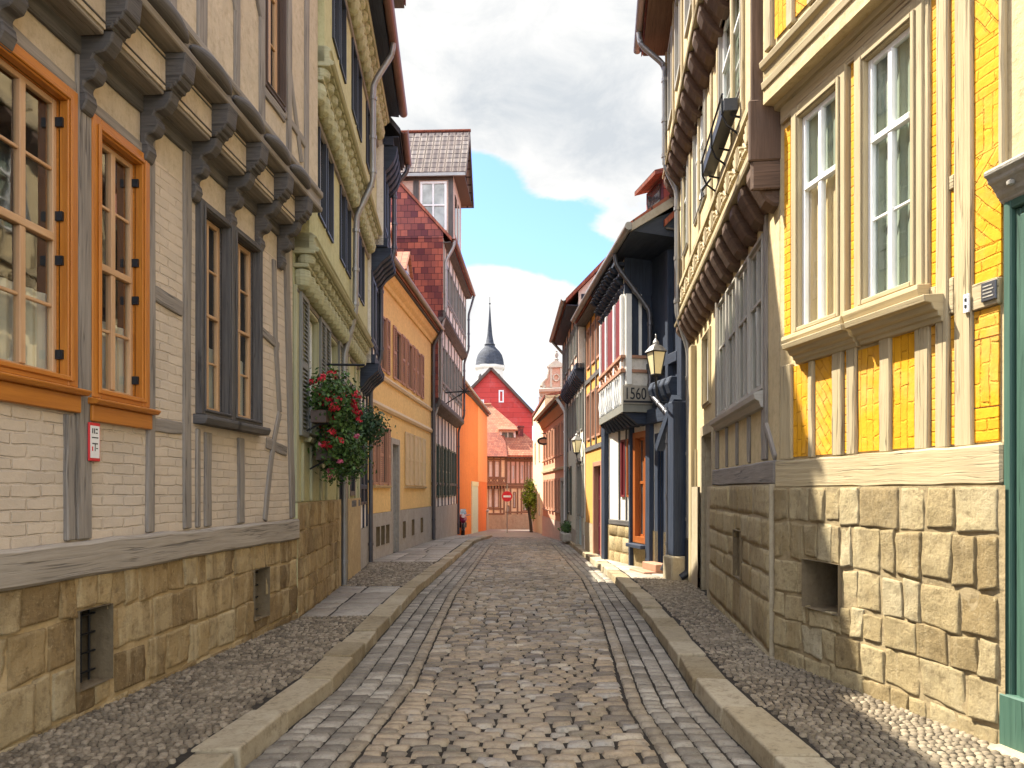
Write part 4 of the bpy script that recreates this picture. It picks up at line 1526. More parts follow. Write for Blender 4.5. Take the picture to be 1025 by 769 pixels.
for zb, na, nb in ((4.12, 0.0, n1), (6.40, n1, n2), (8.68, n2, n3)):
    m = MB()
    # a two-tier console: a pot-bellied drop with a moulded cap
    m.lathe((0, na + 0.075), [(0.03, zb - 0.06), (0.095, zb - 0.02), (0.118, zb + 0.08), (0.10, zb + 0.17), (0.06, zb + 0.19)], 12)
    m.box(-0.115, 0.115, na - 0.02, na + 0.17, zb + 0.19, zb + 0.24)
    m.lathe((0, na + 0.13), [(0.04, zb + 0.22), (0.10, zb + 0.25), (0.11, zb + 0.32), (0.08, zb + 0.37)], 12)
    m.box(-0.115, 0.115, na - 0.02, na + 0.25, zb + 0.36, zb + 0.40)
    c0 = h.mb(m, 'console', 'lime_wood', bevel=0.008)
    k = 0
    u = 0.10
    while u < h.L - 0.05:
        if k == 0:
            c0.location.x = u
        else:
            copy_part(c0, h.root, u - 0.10)
        k += 1
        u += 0.30
    m = MB()
    m.sweep([(na - 0.02, zb + 0.38), (nb + 0.10, zb + 0.38), (nb + 0.13, zb + 0.42), (nb + 0.06, zb + 0.46), (nb + 0.06, zb + 0.54), (nb + 0.09, zb + 0.57), (nb + 0.02, zb + 0.62), (na - 0.02, zb + 0.62)], 0, h.L)
    h.mb(m, 'console_beam', 'lime_wood', bevel=0.008)
    m = MB()
    m.sweep([(na - 0.01, zb - 0.12), (na + 0.03, zb - 0.11), (na + 0.045, zb - 0.08), (na + 0.03, zb - 0.05), (na - 0.01, zb - 0.04)], 0, h.L)
    h.mb(m, 'string_moulding', 'oak_grey')
h.timbers([((0.06, 1.46), (0.06, 4.1), 0.14), ((0.06, 4.75), (0.06, 6.4), 0.12), ((1.72, 1.46), (1.72, 2.2), 0.10), ((2.15, 1.46), (2.15, 4.1), 0.08), ((0.45, 1.46), (0.45, 2.2), 0.09), ((1.0, 1.46), (1.0, 2.2), 0.09),
           ((3.25, 0.1), (3.25, 4.1), 0.14), ((4.47, 0.1), (4.47, 4.1), 0.13), ((5.42, 0.1), (5.42, 4.1), 0.13), ((5.9, 0.0), (5.9, 4.1), 0.16)], 'lime_wood', -0.01, 0.03, bevel=0.006)
h.timbers([((3.35, 3.4), (6.0, 3.4), 0.12), ((4.5, 1.35), (5.95, 1.35), 0.14)], 'oak_dark', -0.01, 0.04)
h.roof(n3 + 0.45, 11.6, 38, 'tile_red', 7.5, over=0.0, gable='lime', wall_n=n3, wall_z=11.5, hip0=3.4, u0=0.95)  # roof of the added storey, hipped low to hold that shadow edge
m = MB()
m.box(0.0, 0.95, -7.4, n2, 9.10, 9.2)
m.sweep([(n3 - 0.1, 9.75), (0.82, 9.30), (0.82, 9.24), (n3 - 0.1, 9.65)], -0.02, h.L)
sk = h.mb(m, 'eave_roof', 'slate')
m = MB()
m.sweep([(n3 - 0.1, 9.22), (0.81, 9.20), (0.81, 9.238), (n3 - 0.1, 9.26)], 0, h.L)
h.mb(m, 'soffit', 'navy_wood', parent=sk)
h.gutter(0.90, 9.28, -0.05, h.L, 'copper', 0.085)
q = 3.55
h.pipe([(q, 0.90, 9.2), (q, 0.88, 9.02), (q, 0.56, 8.5), (q, 0.56, 6.85), (q, 0.28, 6.25), (q, 0.26, 4.6), (q, 0.08, 3.9), (q, 0.08, 0.0)], 'zinc', 0.05)

# ================================================================== the narrow dark timbered house
h = L3 = House('narrow_house', 'narrow white house with navy painted timbers squeezed beside the yellow house', (-3.118, 15.02), (-3.262, 16.58), 'houses along the lane')
U = h.u
for a in (0.14, 0.85):
    h.window(a, a + 0.58, 1.3, 2.9, simple=True, mf='black_paint', ms='white_paint', casing=0.06)
    h.window(a, a + 0.58, 4.7, 6.0, n=0.25, simple=True, mf='black_paint', ms='white_paint', casing=0.06)
    h.window(a, a + 0.58, 7.0, 8.2, n=0.5, simple=True, mf='black_paint', ms='white_paint', casing=0.06)
h.body([(-0.3, 0.8, 0.03, 'stone_grey'), (0.8, 4.2, 0.0, 'white'), (4.2, 6.6, 0.25, 'white'), (6.6, 8.85, 0.5, 'white')], 7.5, 'white')
for zb, na, nb in ((3.75, 0.0, 0.25), (6.12, 0.25, 0.5), (8.2, 0.5, 0.62)):
    for u in (0.14, 0.46, 0.78, 1.10, 1.42):
        m = MB()
        m.sweep([(na - 0.01, zb - 0.1), (na + 0.1, zb), (na + 0.2, zb + 0.14), (nb + 0.14, zb + 0.3), (nb + 0.16, zb + 0.45), (na - 0.01, zb + 0.45)], u - 0.09, u + 0.09)
        h.mb(m, 'console', 'navy_wood', bevel=0.01)
    m = MB()
    m.box(0, h.L, na - 0.02, nb + 0.08, zb + 0.45, zb + 0.62)
    h.mb(m, 'jetty_beam', 'navy_wood')
for n_, a, b in ((0.0, 0.8, 3.75), (0.25, 4.37, 6.1), (0.5, 6.74, 8.2)):
    h.timbers([((u, a), (u, b), 0.13) for u in (0.07, 0.79, 1.5)] + [((0.0, (a + b) / 2 - 0.6), (h.L, (a + b) / 2 - 0.6), 0.1)], 'navy_wood', n_ - 0.01, n_ + 0.03, jit=0.003)
h.roof(0.84, 8.98, 50, 'slate', 7.5, over=0.03, gable='white', wall_n=0.5, wall_z=8.8, soffit='navy_wood')
h.gutter(0.92, 8.98, 0.0, h.L + 0.05, 'copper', 0.085)
q = h.L - 0.06
h.pipe([(q, 0.92, 8.92), (q, 0.9, 8.75), (q, 0.62, 8.4), (q, 0.62, 6.9), (q, 0.33, 6.3), (q, 0.33, 4.6), (q, 0.1, 4.0), (q, 0.1, 0.0)], 'zinc_dark', 0.05)

# ================================================================== the yellow rendered house
h = L4 = House('yellow_house', 'yellow rendered house with brown shutters, band mouldings and slate grey door', (-3.371, 16.6), (-2.84, 26.0), 'houses along the lane')
U = h.u
wz = dict(simple=True, mf='shutter_brown', ms='brown_paint', casing=0.05, cols=2, rows=3, cn=0.02)
for a, b in ((381, 386), (396, 401.5), (408.5, 412.5), (418, 421)):
    h.window(U(a), U(b), 4.62, 6.0, **wz)
for x in ((377.5, 381), (386, 389.5), (392.8, 396), (401.5, 405), (406, 408.5), (412.5, 415), (416, 418), (421, 423.5)):
    h.shutter(U(x[0]) + 0.01, U(x[1]) - 0.01, 4.6, 6.02, 0.01, 'shutter_brown')
for a, b in ((374.5, 378.5), (383, 387.5)):
    h.window(U(a), U(b), 1.75, 3.2, **wz)
for x in ((372.5, 374.3), (378.7, 382.6), (387.6, 389.6)):
    h.shutter(U(x[0]), U(x[1]), 1.73, 3.22, 0.01, 'shutter_brown')
for x in ((405, 409), (409.3, 412.7), (414, 417.5), (417.8, 421), (422, 425)):
    h.shutter(U(x[0]), U(x[1]), 1.75, 3.3, 0.015, 'shutter_beige', slats=False)
for x in ((405, 413), (414, 421.2), (422, 425.2), (374, 389)):
    m = MB()
    m.sweep([(0, 1.66), (0.06, 1.67), (0.08, 1.72), (0, 1.73)], U(x[0]) - 0.05, U(x[1]) + 0.05)
    h.mb(m, 'sill', 'shutter_beige')
h.door(U(391), U(399.5), -0.1, 3.0, mf='stone_grey', md='slate_door', casing=0.16, recess=0.18, light=0.55)
for x in (375, 380, 385, 402, 411, 420):
    cellar(h, U(x), U(x) + 0.28, 0.25, 0.72, 0.035, 0)
h.body([(-0.6, 1.05, 0.035, 'stone_grey'), (1.05, 7.25, 0.0, 'yellow')], 7.0, 'yellow')
m = MB()
m.sweep([(0, 6.75), (0.05, 6.76), (0.08, 6.86), (0.16, 6.95), (0.22, 7.1), (0.25, 7.2), (0, 7.2)], 0, h.L)
h.mb(m, 'cornice', 'yellow')
m = MB()
m.sweep([(0, 4.36), (0.05, 4.37), (0.07, 4.44), (0.03, 4.5), (0, 4.5)], 0, h.L)
h.mb(m, 'string_course', 'shutter_beige')
m = MB()
m.sweep([(0, 3.60), (0.05, 3.61), (0.08, 3.68), (0.05, 3.76), (0, 3.78)], 0, h.L)
h.mb(m, 'band_moulding', 'shutter_beige')
h.roof(0.32, 7.28, 46, 'tile_orange', 7.0, over=0.0, gable='yellow', wall_z=7.2)
h.gutter(0.40, 7.28, 0, h.L, 'zinc')
h.pipe([(h.L - 0.08, 0.40, 7.22), (h.L - 0.08, 0.1, 6.7), (h.L - 0.08, 0.1, -0.1)], 'zinc_dark', 0.055)
for u in (3.2, 5.6):       # small gabled dormers on its roof
    m = MB()
    m.prism([(u - 0.45, 7.55), (u + 0.45, 7.55), (u + 0.45, 8.15), (u, 8.65), (u - 0.45, 8.15)], -0.1, -1.4)
    dm = h.mb(m, 'dormer', 'white')
    m = MB()
    for s_ in (-1, 1):
        m.beam((u + s_ * 0.56, 8.06), (u, 8.74), 0.07, 0.0, -1.6)
    h.mb(m, 'dormer_roof', 'tile_orange', parent=dm)
    m = MB()
    m.box(u - 0.26, u + 0.26, -0.1, -0.07, 7.68, 8.12)
    h.mb(m, 'dormer_pane', 'glass_dark', parent=dm)

# ================================================================== the tall white timbered house with tile-hung gable
h = L5 = House('gabled_house', 'tall white timbered house with red tile-hung gable and roof tower', (-2.84, 26.02), (-2.53, 33.7), 'houses along the lane')
U = h.u
for i, u in enumerate((0.9, 1.75, 2.9, 3.75, 4.9, 5.75, 6.8)):
    h.window(u, u + 0.62, 1.35, 3.3, simple=True, mf='green_dark', ms='white_paint', casing=0.06)
    h.window(u, u + 0.62, 5.3, 6.9, n=0.25, simple=True, mf='shutter_grey', ms='white_paint', casing=0.06, pane='glass_grey')
    h.window(u, u + 0.62, 8.4, 9.8, n=0.42, simple=True, mf='shutter_grey', ms='white_paint', casing=0.06, pane='glass_grey')
for u in (0.6, 1.55, 2.6, 3.55, 4.6):
    h.shutter(u - 0.1, u + 0.26, 1.33, 3.32, 0.035, 'green_dark')
h.body([(-0.9, 1.0, 0.04, 'stone_grey'), (1.0, 4.65, 0.0, 'white'), (4.65, 7.7, 0.25, 'white'), (7.7, 10.5, 0.42, 'white')], 8.0, 'tile_hung')
for n_, a, b in ((0.0, 1.0, 4.4), (0.25, 4.9, 7.5), (0.42, 7.95, 10.4)):
    h.timber_set([((u, a), (u, b), 0.085) for u in (0.1, 0.75, 1.6, 2.7, 3.6, 4.7, 5.6, 6.6, 7.55)] + [((0, a + (b - a) * 0.25), (h.L, a + (b - a) * 0.25), 0.1)], 'oak_grey' if n_ else 'navy_wood', n_ - 0.01, n_ + 0.03)
for z_, na, nb in ((4.42, 0, 0.25), (7.5, 0.25, 0.42)):
    m = MB()
    m.sweep([(na, z_), (na + 0.06, z_ + 0.02), (nb + 0.04, z_ + 0.16), (nb + 0.1, z_ + 0.22), (nb + 0.1, z_ + 0.34), (nb + 0.04, z_ + 0.45), (na, z_ + 0.45)], 0, h.L)
    h.mb(m, 'jetty_beam', 'oak_dark')
rf, nr, zr = h.roof(0.72, 10.5, 48, 'tile_red', 8.0, over=0.05, gable='tile_hung', wall_n=0.42, wall_z=10.45)
h.gutter(0.80, 10.5, -0.05, h.L + 0.05, 'copper')
h.pipe([(0.12, 0.8, 10.42), (0.12, 0.78, 10.2), (0.12, 0.5, 9.7), (0.12, 0.5, 7.9), (0.12, 0.34, 7.3), (0.12, 0.34, 5.0), (0.12, 0.1, 4.2), (0.12, 0.1, -0.2)], 'zinc', 0.055)
h.pipe([(h.L - 0.05, 0.8, 10.42), (h.L - 0.05, 0.56, 9.6), (h.L - 0.05, 0.56, 8.0), (h.L - 0.05, 0.36, 7.4), (h.L - 0.05, 0.36, 5.0), (h.L - 0.05, 0.1, 4.3), (h.L - 0.05, 0.1, -0.4)], 'zinc_dark', 0.05)
# roof tower across the roof, its gable over the street
ta, tb, tz = 1.3, 3.95, 13.35
um = (ta + tb) / 2
m = MB()
m.box(ta, tb, -3.6, 0.62, 10.4, tz)
m.prism([(ta, tz), (tb, tz), (um, 15.35)], -3.6, 0.60)
tw = h.mb(m, 'roof_tower', 'pinkish')
m = MB()
for a, b in (((ta - 0.28, tz - 0.1), (um + 0.02, 15.52)), ((tb + 0.28, tz - 0.1), (um - 0.02, 15.52))):
    q = math.hypot(b[0] - a[0], b[1] - a[1])
    base = [(a[0], 1.12, a[1]), (a[0], -4.0, a[1]), (b[0], -4.0, b[1]), (b[0], 1.12, b[1])]
    uv = [(0, 0), (5.12, 0), (5.12, q), (0, q)]
    m.poly(base, uv)
    m.poly([(p[0], p[1], p[2] - 0.12) for p in base], uv)
    for i, j in ((0, 1), (3, 0), (1, 2)):
        p, r_ = base[i], base[j]
        m.poly([p, r_, (r_[0], r_[1], r_[2] - 0.12), (p[0], p[1], p[2] - 0.12)], [(0, 0), (1, 0), (1, .12), (0, .12)])
h.mb(m, 'tower_roof', 'tile_grey', parent=tw, recalc=False)
m = MB()
m.tube([(um, 1.14, 15.52), (um, -4.0, 15.52)], 0.06, 8)
h.mb(m, 'tower_ridge', 'tile_red', parent=tw, smooth=True)
m = MB()
m.box(ta - 0.30, ta - 0.22, -3.9, 1.1, tz - 0.24, tz - 0.13)
h.mb(m, 'tower_gutter', 'zinc', parent=tw)
m = MB()
for a, b in (((ta - 0.24, tz - 0.2), (um, 15.36)), ((tb + 0.24, tz - 0.2), (um, 15.36))):
    m.beam(a, b, 0.16, 1.06, 1.115)
m.box(ta - 0.2, tb + 0.2, 0.63, 1.05, tz - 0.16, tz - 0.13)
h.mb(m, 'barge_board', 'brown_paint', parent=tw)
m = MB()
for f in (0.15, 0.35, 0.55, 0.75):
    m.beam((ta - 0.1 + f * 1.3, tz - 0.02 + f * 1.9), (tb + 0.1 - f * 1.3, tz - 0.02 + f * 1.9), 0.05, 0.6, 0.66)
h.mb(m, 'gable_boards', 'maroon', parent=tw)
# the window in the near side of the tower (faces down the street), plus its frame boards
m = MB()
x0, x1 = -0.55, 0.32
for n0, n1, z0, z1 in ((-0.60, -0.52, 11.2, 13.0), (0.30, 0.38, 11.2, 13.0), (-0.52, 0.30, 12.92, 13.0), (-0.52, 0.30, 11.2, 11.28), (-0.15, -0.09, 11.28, 12.92), (-0.52, -0.15, 12.1, 12.16), (-0.09, 0.30, 12.1, 12.16)):
    m.box(ta - 0.05, ta + 0.02, n0, n1, z0, z1)
tw2 = h.mb(m, 'tower_window', 'white_paint', parent=tw)
m = MB()
m.box(ta - 0.012, ta - 0.002, -0.52, 0.30, 11.28, 12.92)
h.mb(m, 'tower_pane', 'glass_grey', parent=tw)
m = MB()
for n0, n1 in ((0.44, 0.62), (-0.86, -0.66)):
    m.box(ta - 0.04, ta + 0.0, n0, n1, 10.4, tz)
m.box(ta - 0.03, ta, -3.6, 0.6, 13.06, tz)
h.mb(m, 'tower_timber', 'oak_dark', parent=tw)
m = MB()
m.box(1.75, 2.3, 0.61, 0.64, 11.2, 12.7)
m.box(2.7, 3.25, 0.61, 0.64, 11.2, 12.7)
h.mb(m, 'tower_front_pane', 'glass_dark', parent=tw)
# slate dormer beside the tower
m = MB()
m.box(-0.02, 0.9, -3.6, -1.9, 12.2, 13.2)
dm = h.mb(m, 'dormer', 'slate')
m = MB()
m.sweep([(-1.75, 13.15), (-3.7, 13.75), (-3.7, 13.85), (-1.75, 13.25)], -0.1, 1.0)
h.mb(m, 'dormer_roof', 'tile_red', parent=dm)
# iron sign bracket with star
t = thing('iron_bracket', 'black wrought iron star bracket fixed to the white timbered house', 'bracket', (h.A.x + h.U.x * 1.6 + h.N.x * 0.25, h.A.y + h.U.y * 1.6 + h.N.y * 0.25, 5.25), h.root.rotation_euler.z)
m = MB(); m.tube([(0, 0, 0), (0, 0.9, 0.05)], 0.025, 6); m.tube([(0, 0, -0.45), (0, 0.75, 0.02)], 0.02, 6); m.build('arm', 'iron', t)
m = MB()
for k in range(8):
    a = k * math.pi / 4
    m.tube([(0, 0.75, 0.05), (0, 0.75 + 0.3 * math.cos(a), 0.05 + 0.3 * math.sin(a))], [0.03, 0.006], 6)
m.build('star', 'iron', t)

# ================================================================== the orange house
h = L6 = House('orange_house', 'plain bright orange rendered house with pale doorway, beyond the white timbered house', (-2.58, 33.8), (-1.71, 50.7), 'houses along the lane')
U = h.u
h.body([(-1.6, 6.85, 0.0, 'orange')], 7.0, 'orange')
h.roof(0.18, 6.85, 42, 'tile_red', 7.0, over=0.0, gable='orange', wall_z=6.8)
h.gutter(0.24, 6.86, 0, h.L, 'zinc')
ua, ub = U(472.0), U(478.3)
m = MB()
m.box(ua - 0.2, ua, 0, 0.06, -1.3, 2.1)
m.box(ua, ub, 0, 0.05, 1.85, 2.1)
dr = h.mb(m, 'doorway', 'cream_far')
m = MB()
m.box(ua, ub, 0, 0.02, -1.3, 1.85)
h.mb(m, 'door', 'mint', parent=dr)
m = MB()
m.box(ub, h.L, 0.0, 0.012, 2.15, 6.8)
h.mb(m, 'pale_corner', 'orange_pale')
q = courses(0, 1.6, 0, 1.35, 0.3, 0.4, 0.7)
t = thing('gate_pier', 'low sandstone gate pier beside the doorway of the orange house', 'pier', (-2.02, 50.2, -1.15), h.root.rotation_euler.z)
m = MB(); m.box(-0.2, 0.9, -0.1, 0.35, -0.1, 1.3); m.build('shaft', 'sand_flat', t, 0.03)
m = MB(); m.box(-0.26, 0.96, -0.14, 0.40, 1.3, 1.42); m.build('cap', 'stone_grey', t, 0.02)

# ================================================================== the sunlit yellow-panelled house
h = R1 = House('panelled_house', 'cream timber-framed house with bright yellow brick panels and green door', (2.449, 6.75), (3.937, -1.0), 'houses along the lane')
U = h.u
ud0 = U(1003, 0.05)
c1 = (U(812), U(849), 0.62, 1.02)
plinth(h, 0.0, ud0 - 0.01, -0.12, 1.63, 0.06, 'sand_r', 0.25, 0.15, 0.44, (c1,), rough=0.019, proud=0.011)
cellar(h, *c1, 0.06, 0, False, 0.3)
plinth(h, ud0 + 1.75, ud0 + 2.6, -0.12, 1.63, 0.06, 'sand_r', 0.31, 0.24, 0.62, (), rough=0.03, proud=0.018)
wk = dict(cols=2, mf='cream_trim', ms='white_paint', casing=0.115, cn=0.05, split=0.66, mull=0.045, sash=0.045, sill=0.10, bevel=0.006, wb=0.02, room='room_pale', ins=0.055)
h.window(U(804) - 0.115, U(842) + 0.115, 2.96, 4.93, rows=[1, 1], curtain=[(0, 0.66, 0, 1, 'blind'), (0.66, 1, 0, 1, 'sheer')], **wk)
h.window(U(870) - 0.115, U(917) + 0.115, 2.98, 4.93, rows=[2, 1], curtain=[(0, 1, 0.0, 1.0, 'sheer')], **wk)
m = MB()
for px, zz in ((804, 2.86), (870, 2.88)):
    pass
# a deep moulded sill under each window
for a, b in ((U(785.5, 0.15), U(845.5, 0.15)), (U(848.5, 0.15), U(929.5, 0.15))):
    m = MB()
    z_ = 2.86
    m.sweep([(0.0, z_ - 0.17), (0.05, z_ - 0.165), (0.055, z_ - 0.135), (0.075, z_ - 0.13), (0.08, z_ - 0.10), (0.11, z_ - 0.09), (0.13, z_ - 0.05), (0.175, z_ - 0.045), (0.185, z_ + 0.0), (0.0, z_ + 0.02)], a, b)
    h.mb(m, 'window_ledge', 'cream_trim', bevel=0.004)
h.holes += [(ud0 + 0.03, ud0 + 1.59, -0.4, 3.25, 0.05), (ud0 + 0.03, ud0 + 1.59, -0.4, 3.25, 0.0)]
h.body([(-0.3, 1.63, 0.058, 'mortar_r'), (1.63, 5.1, 0.0, 'cream'), (5.1, 8.25, 0.17, 'cream')], 7.5, 'cream', u1=h.L)
tan_ = [((0.0, 1.745), (ud0, 1.755), 0.25)]
h.timbers(tan_, 'cream_wood', 0.0, 0.055, jit=0.006, bevel=0.015, seg=18)
zl, zs = 1.875, 2.69


def panel(px0, px1, z0, z1, rot=0, n=0.014):
    """One yellow brick panel; rot turns its courses."""
    m = MB()
    a, b = (U(px0), U(px1)) if isinstance(px0, (int, float)) and px0 > 20 else (px0, px1)
    c, s_ = math.cos(R(rot)), math.sin(R(rot))
    o = rnd.uniform(0, 9)
    k = 5
    m.poly([(a, n, z0), (b, n, z0), (b, n, z1), (a, n, z1)], [((p[0]) * c - p[1] * s_ + o, p[0] * s_ + p[1] * c + o) for p in ((a, z0), (b, z0), (b, z1), (a, z1))])
    for (p, q) in (((a, z0), (b, z0)), ((b, z0), (b, z1)), ((b, z1), (a, z1)), ((a, z1), (a, z0))):
        m.poly([(p[0], n, p[1]), (q[0], n, q[1]), (q[0], -0.01, q[1]), (p[0], -0.01, p[1])])
    return h.mb(m, 'brick_panel', 'yellowbrick', recalc=False)


panel(795.5, 812, zl + 0.02, zs, 90); panel(817.5, 836, zl + 0.02, zs, 52); panel(847, 850.5, zl + 0.02, zs + 0.05, 0)
panel(860.5, 883, zl + 0.02, zs - 0.02, 90); panel(895, 918.5, zl + 0.02, zs, 90); panel(934, 940.5, zl + 0.02, 2.74, 0); panel(953.5, 958.8, zl + 0.02, 2.72, 0)
for a, b, r_ in ((zl + 0.02, 2.10, 0), (2.11, 2.52, 90), (2.53, 2.70, 0)):
    panel(977, 1001.5, a, b, r_)
panel(934, 940.5, 2.95, 4.98, 0); panel(953.5, 958.8, 3.62, 4.98, 0); panel(953.5, 958.8, 2.97, 3.52, 0)
zz, rr = 2.87, [0, 45, -45, 90, 0, 52, 90, -45]
for i, hgt in enumerate((0.22, 0.36, 0.2, 0.34, 0.36, 0.28, 0.34)):
    if zz + hgt > 5.05:
        break
    panel(977, 1004, zz, zz + hgt - 0.004, rr[i])
    zz += hgt
panel(853.5, 860.5, 2.98, 4.95, 0); panel(786.5, 792.5, 2.9, 4.85, 0)
PX = lambda a, b, z0, z1: ((U((a + b) / 2), z0), (U((a + b) / 2), z1), abs(U(b) - U(a)))
h.timbers([PX(784.5, 795, zl, 2.72), PX(812.4, 817, zl, zs), PX(836.4, 846.4, zl, 2.8), PX(851, 860, zl, 2.74), PX(883.5, 894.5, zl, 2.72), PX(919, 933.5, zl, 5.05), PX(941, 953, zl, 5.05), PX(959.2, 976.5, zl, 5.05)],
          'cream_wood', -0.005, 0.034, jit=0.005, bevel=0.008)
h.timbers([((U(977), 2.785), (U(1004), 2.785), 0.16), ((U(934), 2.85), (U(940.5), 2.85), 0.19), ((U(953.5), 3.57), (U(958.8), 3.57), 0.09), ((U(953.5), 2.845), (U(958.8), 2.845), 0.23), ((U(784), 4.99), (U(1020), 4.99), 0.17)],
          'cream_wood', -0.005, 0.030, jit=0.002, bevel=0.006)
h.timbers([((U(1006.5), 3.3), (U(1006.5), 5.05), 0.045), ((ud0 + 1.9, 1.9), (ud0 + 1.9, 5.0), 0.2)], 'cream_wood', -0.005, 0.03)
# moulded cornice under the jettied floor
m = MB()
m.sweep([(0.0, 5.05), (0.06, 5.06), (0.07, 5.10), (0.10, 5.11), (0.11, 5.16), (0.135, 5.175), (0.155, 5.22), (0.185, 5.23), (0.195, 5.29), (0.17, 5.31), (0.17, 5.40), (0.205, 5.42), (0.215, 5.47), (0.18, 5.51), (0.0, 5.51)], 0, h.L)
h.mb(m, 'cornice', 'cream_trim', bevel=0.004)
NU = 0.17
for i, (a, b, r_) in enumerate(((0.22, 0.42, 90), (0.52, 0.74, 45), (0.84, 1.02, 90), (1.12, 1.3, -45), (2.3, 2.5, 90), (2.6, 2.8, 0))):
    m = MB()
    c, s_ = math.cos(R(r_)), math.sin(R(r_))
    m.poly([(a, NU + 0.014, 5.56), (b, NU + 0.014, 5.56), (b, NU + 0.014, 6.4), (a, NU + 0.014, 6.4)], [(p[0] * c - p[1] * s_, p[0] * s_ + p[1] * c) for p in ((a, 5.56), (b, 5.56), (b, 6.4), (a, 6.4))])
    h.mb(m, 'brick_panel', 'yellowbrick', recalc=False)
h.timbers([((u, 5.52), (u, 8.1), 0.11) for u in (0.14, 0.48, 0.79, 1.08, 2.0, 2.56, 3.2)] + [((0, 6.46), (h.L, 6.46), 0.1), ((0, 8.15), (h.L, 8.15), 0.16)], 'cream_wood', NU - 0.01, NU + 0.034)
h.roof(0.75, 8.3, 50, 'tile_red', 7.5, over=0.0, gable='cream', wall_n=NU, wall_z=8.25)
# the green door with its stepped frame and stone hood
m = MB()
w_ = 1.62
for i, (x, dp) in enumerate(((0.0, 0.045), (0.055, 0.02), (0.10, 0.035), (0.15, 0.0), (0.20, -0.03))):
    x1 = (0.055, 0.10, 0.15, 0.20, 0.26)[i]
    m.box(ud0 + x, ud0 + x1, -0.25, dp, -0.05, 3.28 - x, 2)
    m.box(ud0 + w_ - x1, ud0 + w_ - x, -0.25, dp, -0.05, 3.28 - x, 2)
    m.box(ud0 + x1, ud0 + w_ - x1, -0.25, dp, 3.28 - x1, 3.28 - x, 0)
h.holes = []
df = h.mb(m, 'door_frame', 'green_paint', bevel=0.008)
m = MB()
for k_ in (0, 1):
    a, b = (ud0 + 0.26, ud0 + w_ / 2 - 0.008) if k_ == 0 else (ud0 + w_ / 2 + 0.008, ud0 + w_ - 0.26)
    m.box(a, b, -0.09, -0.056, -0.02, 3.02)
    for z0, z1 in ((0.15, 0.85), (1.0, 1.9), (2.05, 2.9)):
        m.frame(a + 0.07, b - 0.07, z0, z1, 0.05, -0.056, -0.032)
dr = h.mb(m, 'door', 'green_paint', bevel=0.006)
m = MB()
m.tube([(ud0 + w_ / 2 + 0.08, 0.004, 1.05), (ud0 + w_ / 2 + 0.08, 0.07, 1.05), (ud0 + w_ / 2 + 0.2, 0.07, 1.05)], 0.012, 8)
h.mb(m, 'handle', 'iron', parent=dr, smooth=True)
m = MB()
m.box(ud0 - 0.015, ud0 + 0.26, 0.0, 0.065, -0.05, 0.42)
h.mb(m, 'frame_foot', 'green_paint', bevel=0.012, parent=df)
m = MB()
m.box(ud0 + w_ - 0.26, ud0 + w_ + 0.015, 0.0, 0.065, -0.05, 0.42)
h.mb(m, 'frame_foot', 'green_paint', bevel=0.012, parent=df)
m = MB()
m.sweep([(0.0, 3.27), (0.045, 3.28), (0.055, 3.305), (0.07, 3.31), (0.085, 3.34), (0.115, 3.375), (0.135, 3.385), (0.14, 3.415), (0.16, 3.42), (0.165, 3.45), (0.15, 3.46), (0.0, 3.49)], ud0 - 0.02, ud0 + w_ + 0.12)
hd = h.mb(m, 'door_hood', 'stone_grey', bevel=0.008)
m = MB()
for k in range(7):
    u = ud0 + 0.12 + k * 0.22
    m.lathe((u, 0.11), [(0.0, 3.325), (0.02, 3.335), (0.022, 3.355), (0.0, 3.37)], 8)
h.mb(m, 'hood_bead', 'stone_grey', parent=hd, smooth=True)
m = MB()
m.box(ud0 - 0.02, ud0 + w_ + 0.02, 0.0, 0.15, -0.2, 0.12)
h.mb(m, 'door_step', 'sand_flat', bevel=0.02)
m = MB()
m.box(ud0 + 0.0, ud0 + w_, -0.02, 0.02, 3.255, 3.30)
h.mb(m, 'door_lintel', 'cream_wood')


def on_wall(h, px, z, n):
    u = h.u(px, n)
    return (h.A.x + h.U.x * u + h.N.x * n, h.A.y + h.U.y * u + h.N.y * n, z)


t = thing('bell_plate', 'small white bell plate on the cream post beside the green door', 'bell plate', on_wall(h, 968.5, 2.70, 0.041), h.root.rotation_euler.z)
m = MB(); m.box(-0.022, 0.022, 0, 0.014, 0, 0.115); m.build('plate', 'white_sign', t, 0.003)
m = MB(); m.box(-0.008, 0.008, 0.0145, 0.017, 0.07, 0.09); m.box(-0.008, 0.008, 0.0145, 0.017, 0.03, 0.05); m.build('button', 'black_paint', t)
t = thing('wall_plaque', 'dark metal plaque on the cream rail beside the green door', 'plaque', on_wall(h, 991, 2.735, 0.036), h.root.rotation_euler.z)
m = MB(); m.box(-0.055, 0.055, 0, 0.014, 0, 0.115); m.build('plate', 'zinc_dark', t, 0.004)
m = MB()
for k in range(4):
    m.box(-0.038, 0.038 - 0.01 * (k % 2), 0.0145, 0.0165, 0.022 + k * 0.021, 0.030 + k * 0.021)
m.build('engraved_lines', 'stone_grey', t)
# a potted plant behind the glass of the right-hand window
t = thing('window_plant', 'leafy potted plant with one red bloom standing behind the sunny window', 'plant', on_wall(h, 904, 3.06, -0.22), 0)
m = MB(); m.lathe((0, 0), [(0.05, 0), (0.07, 0.12), (0.075, 0.14)], 12); m.build('pot', 'terracotta', t, smooth=True)
leaves('foliage', [(0, 0, 0.3), (0.06, 0.02, 0.5), (-0.05, 0, 0.42)], [(0.1, 0.08, 0.14)] * 3, 160, 0.09, 'leaf', t, seed=4)
leaves('bloom', [(-0.02, 0.16, 0.30)], [(0.03, 0.03, 0.03)], 16, 0.05, 'petal', t, seed=5)

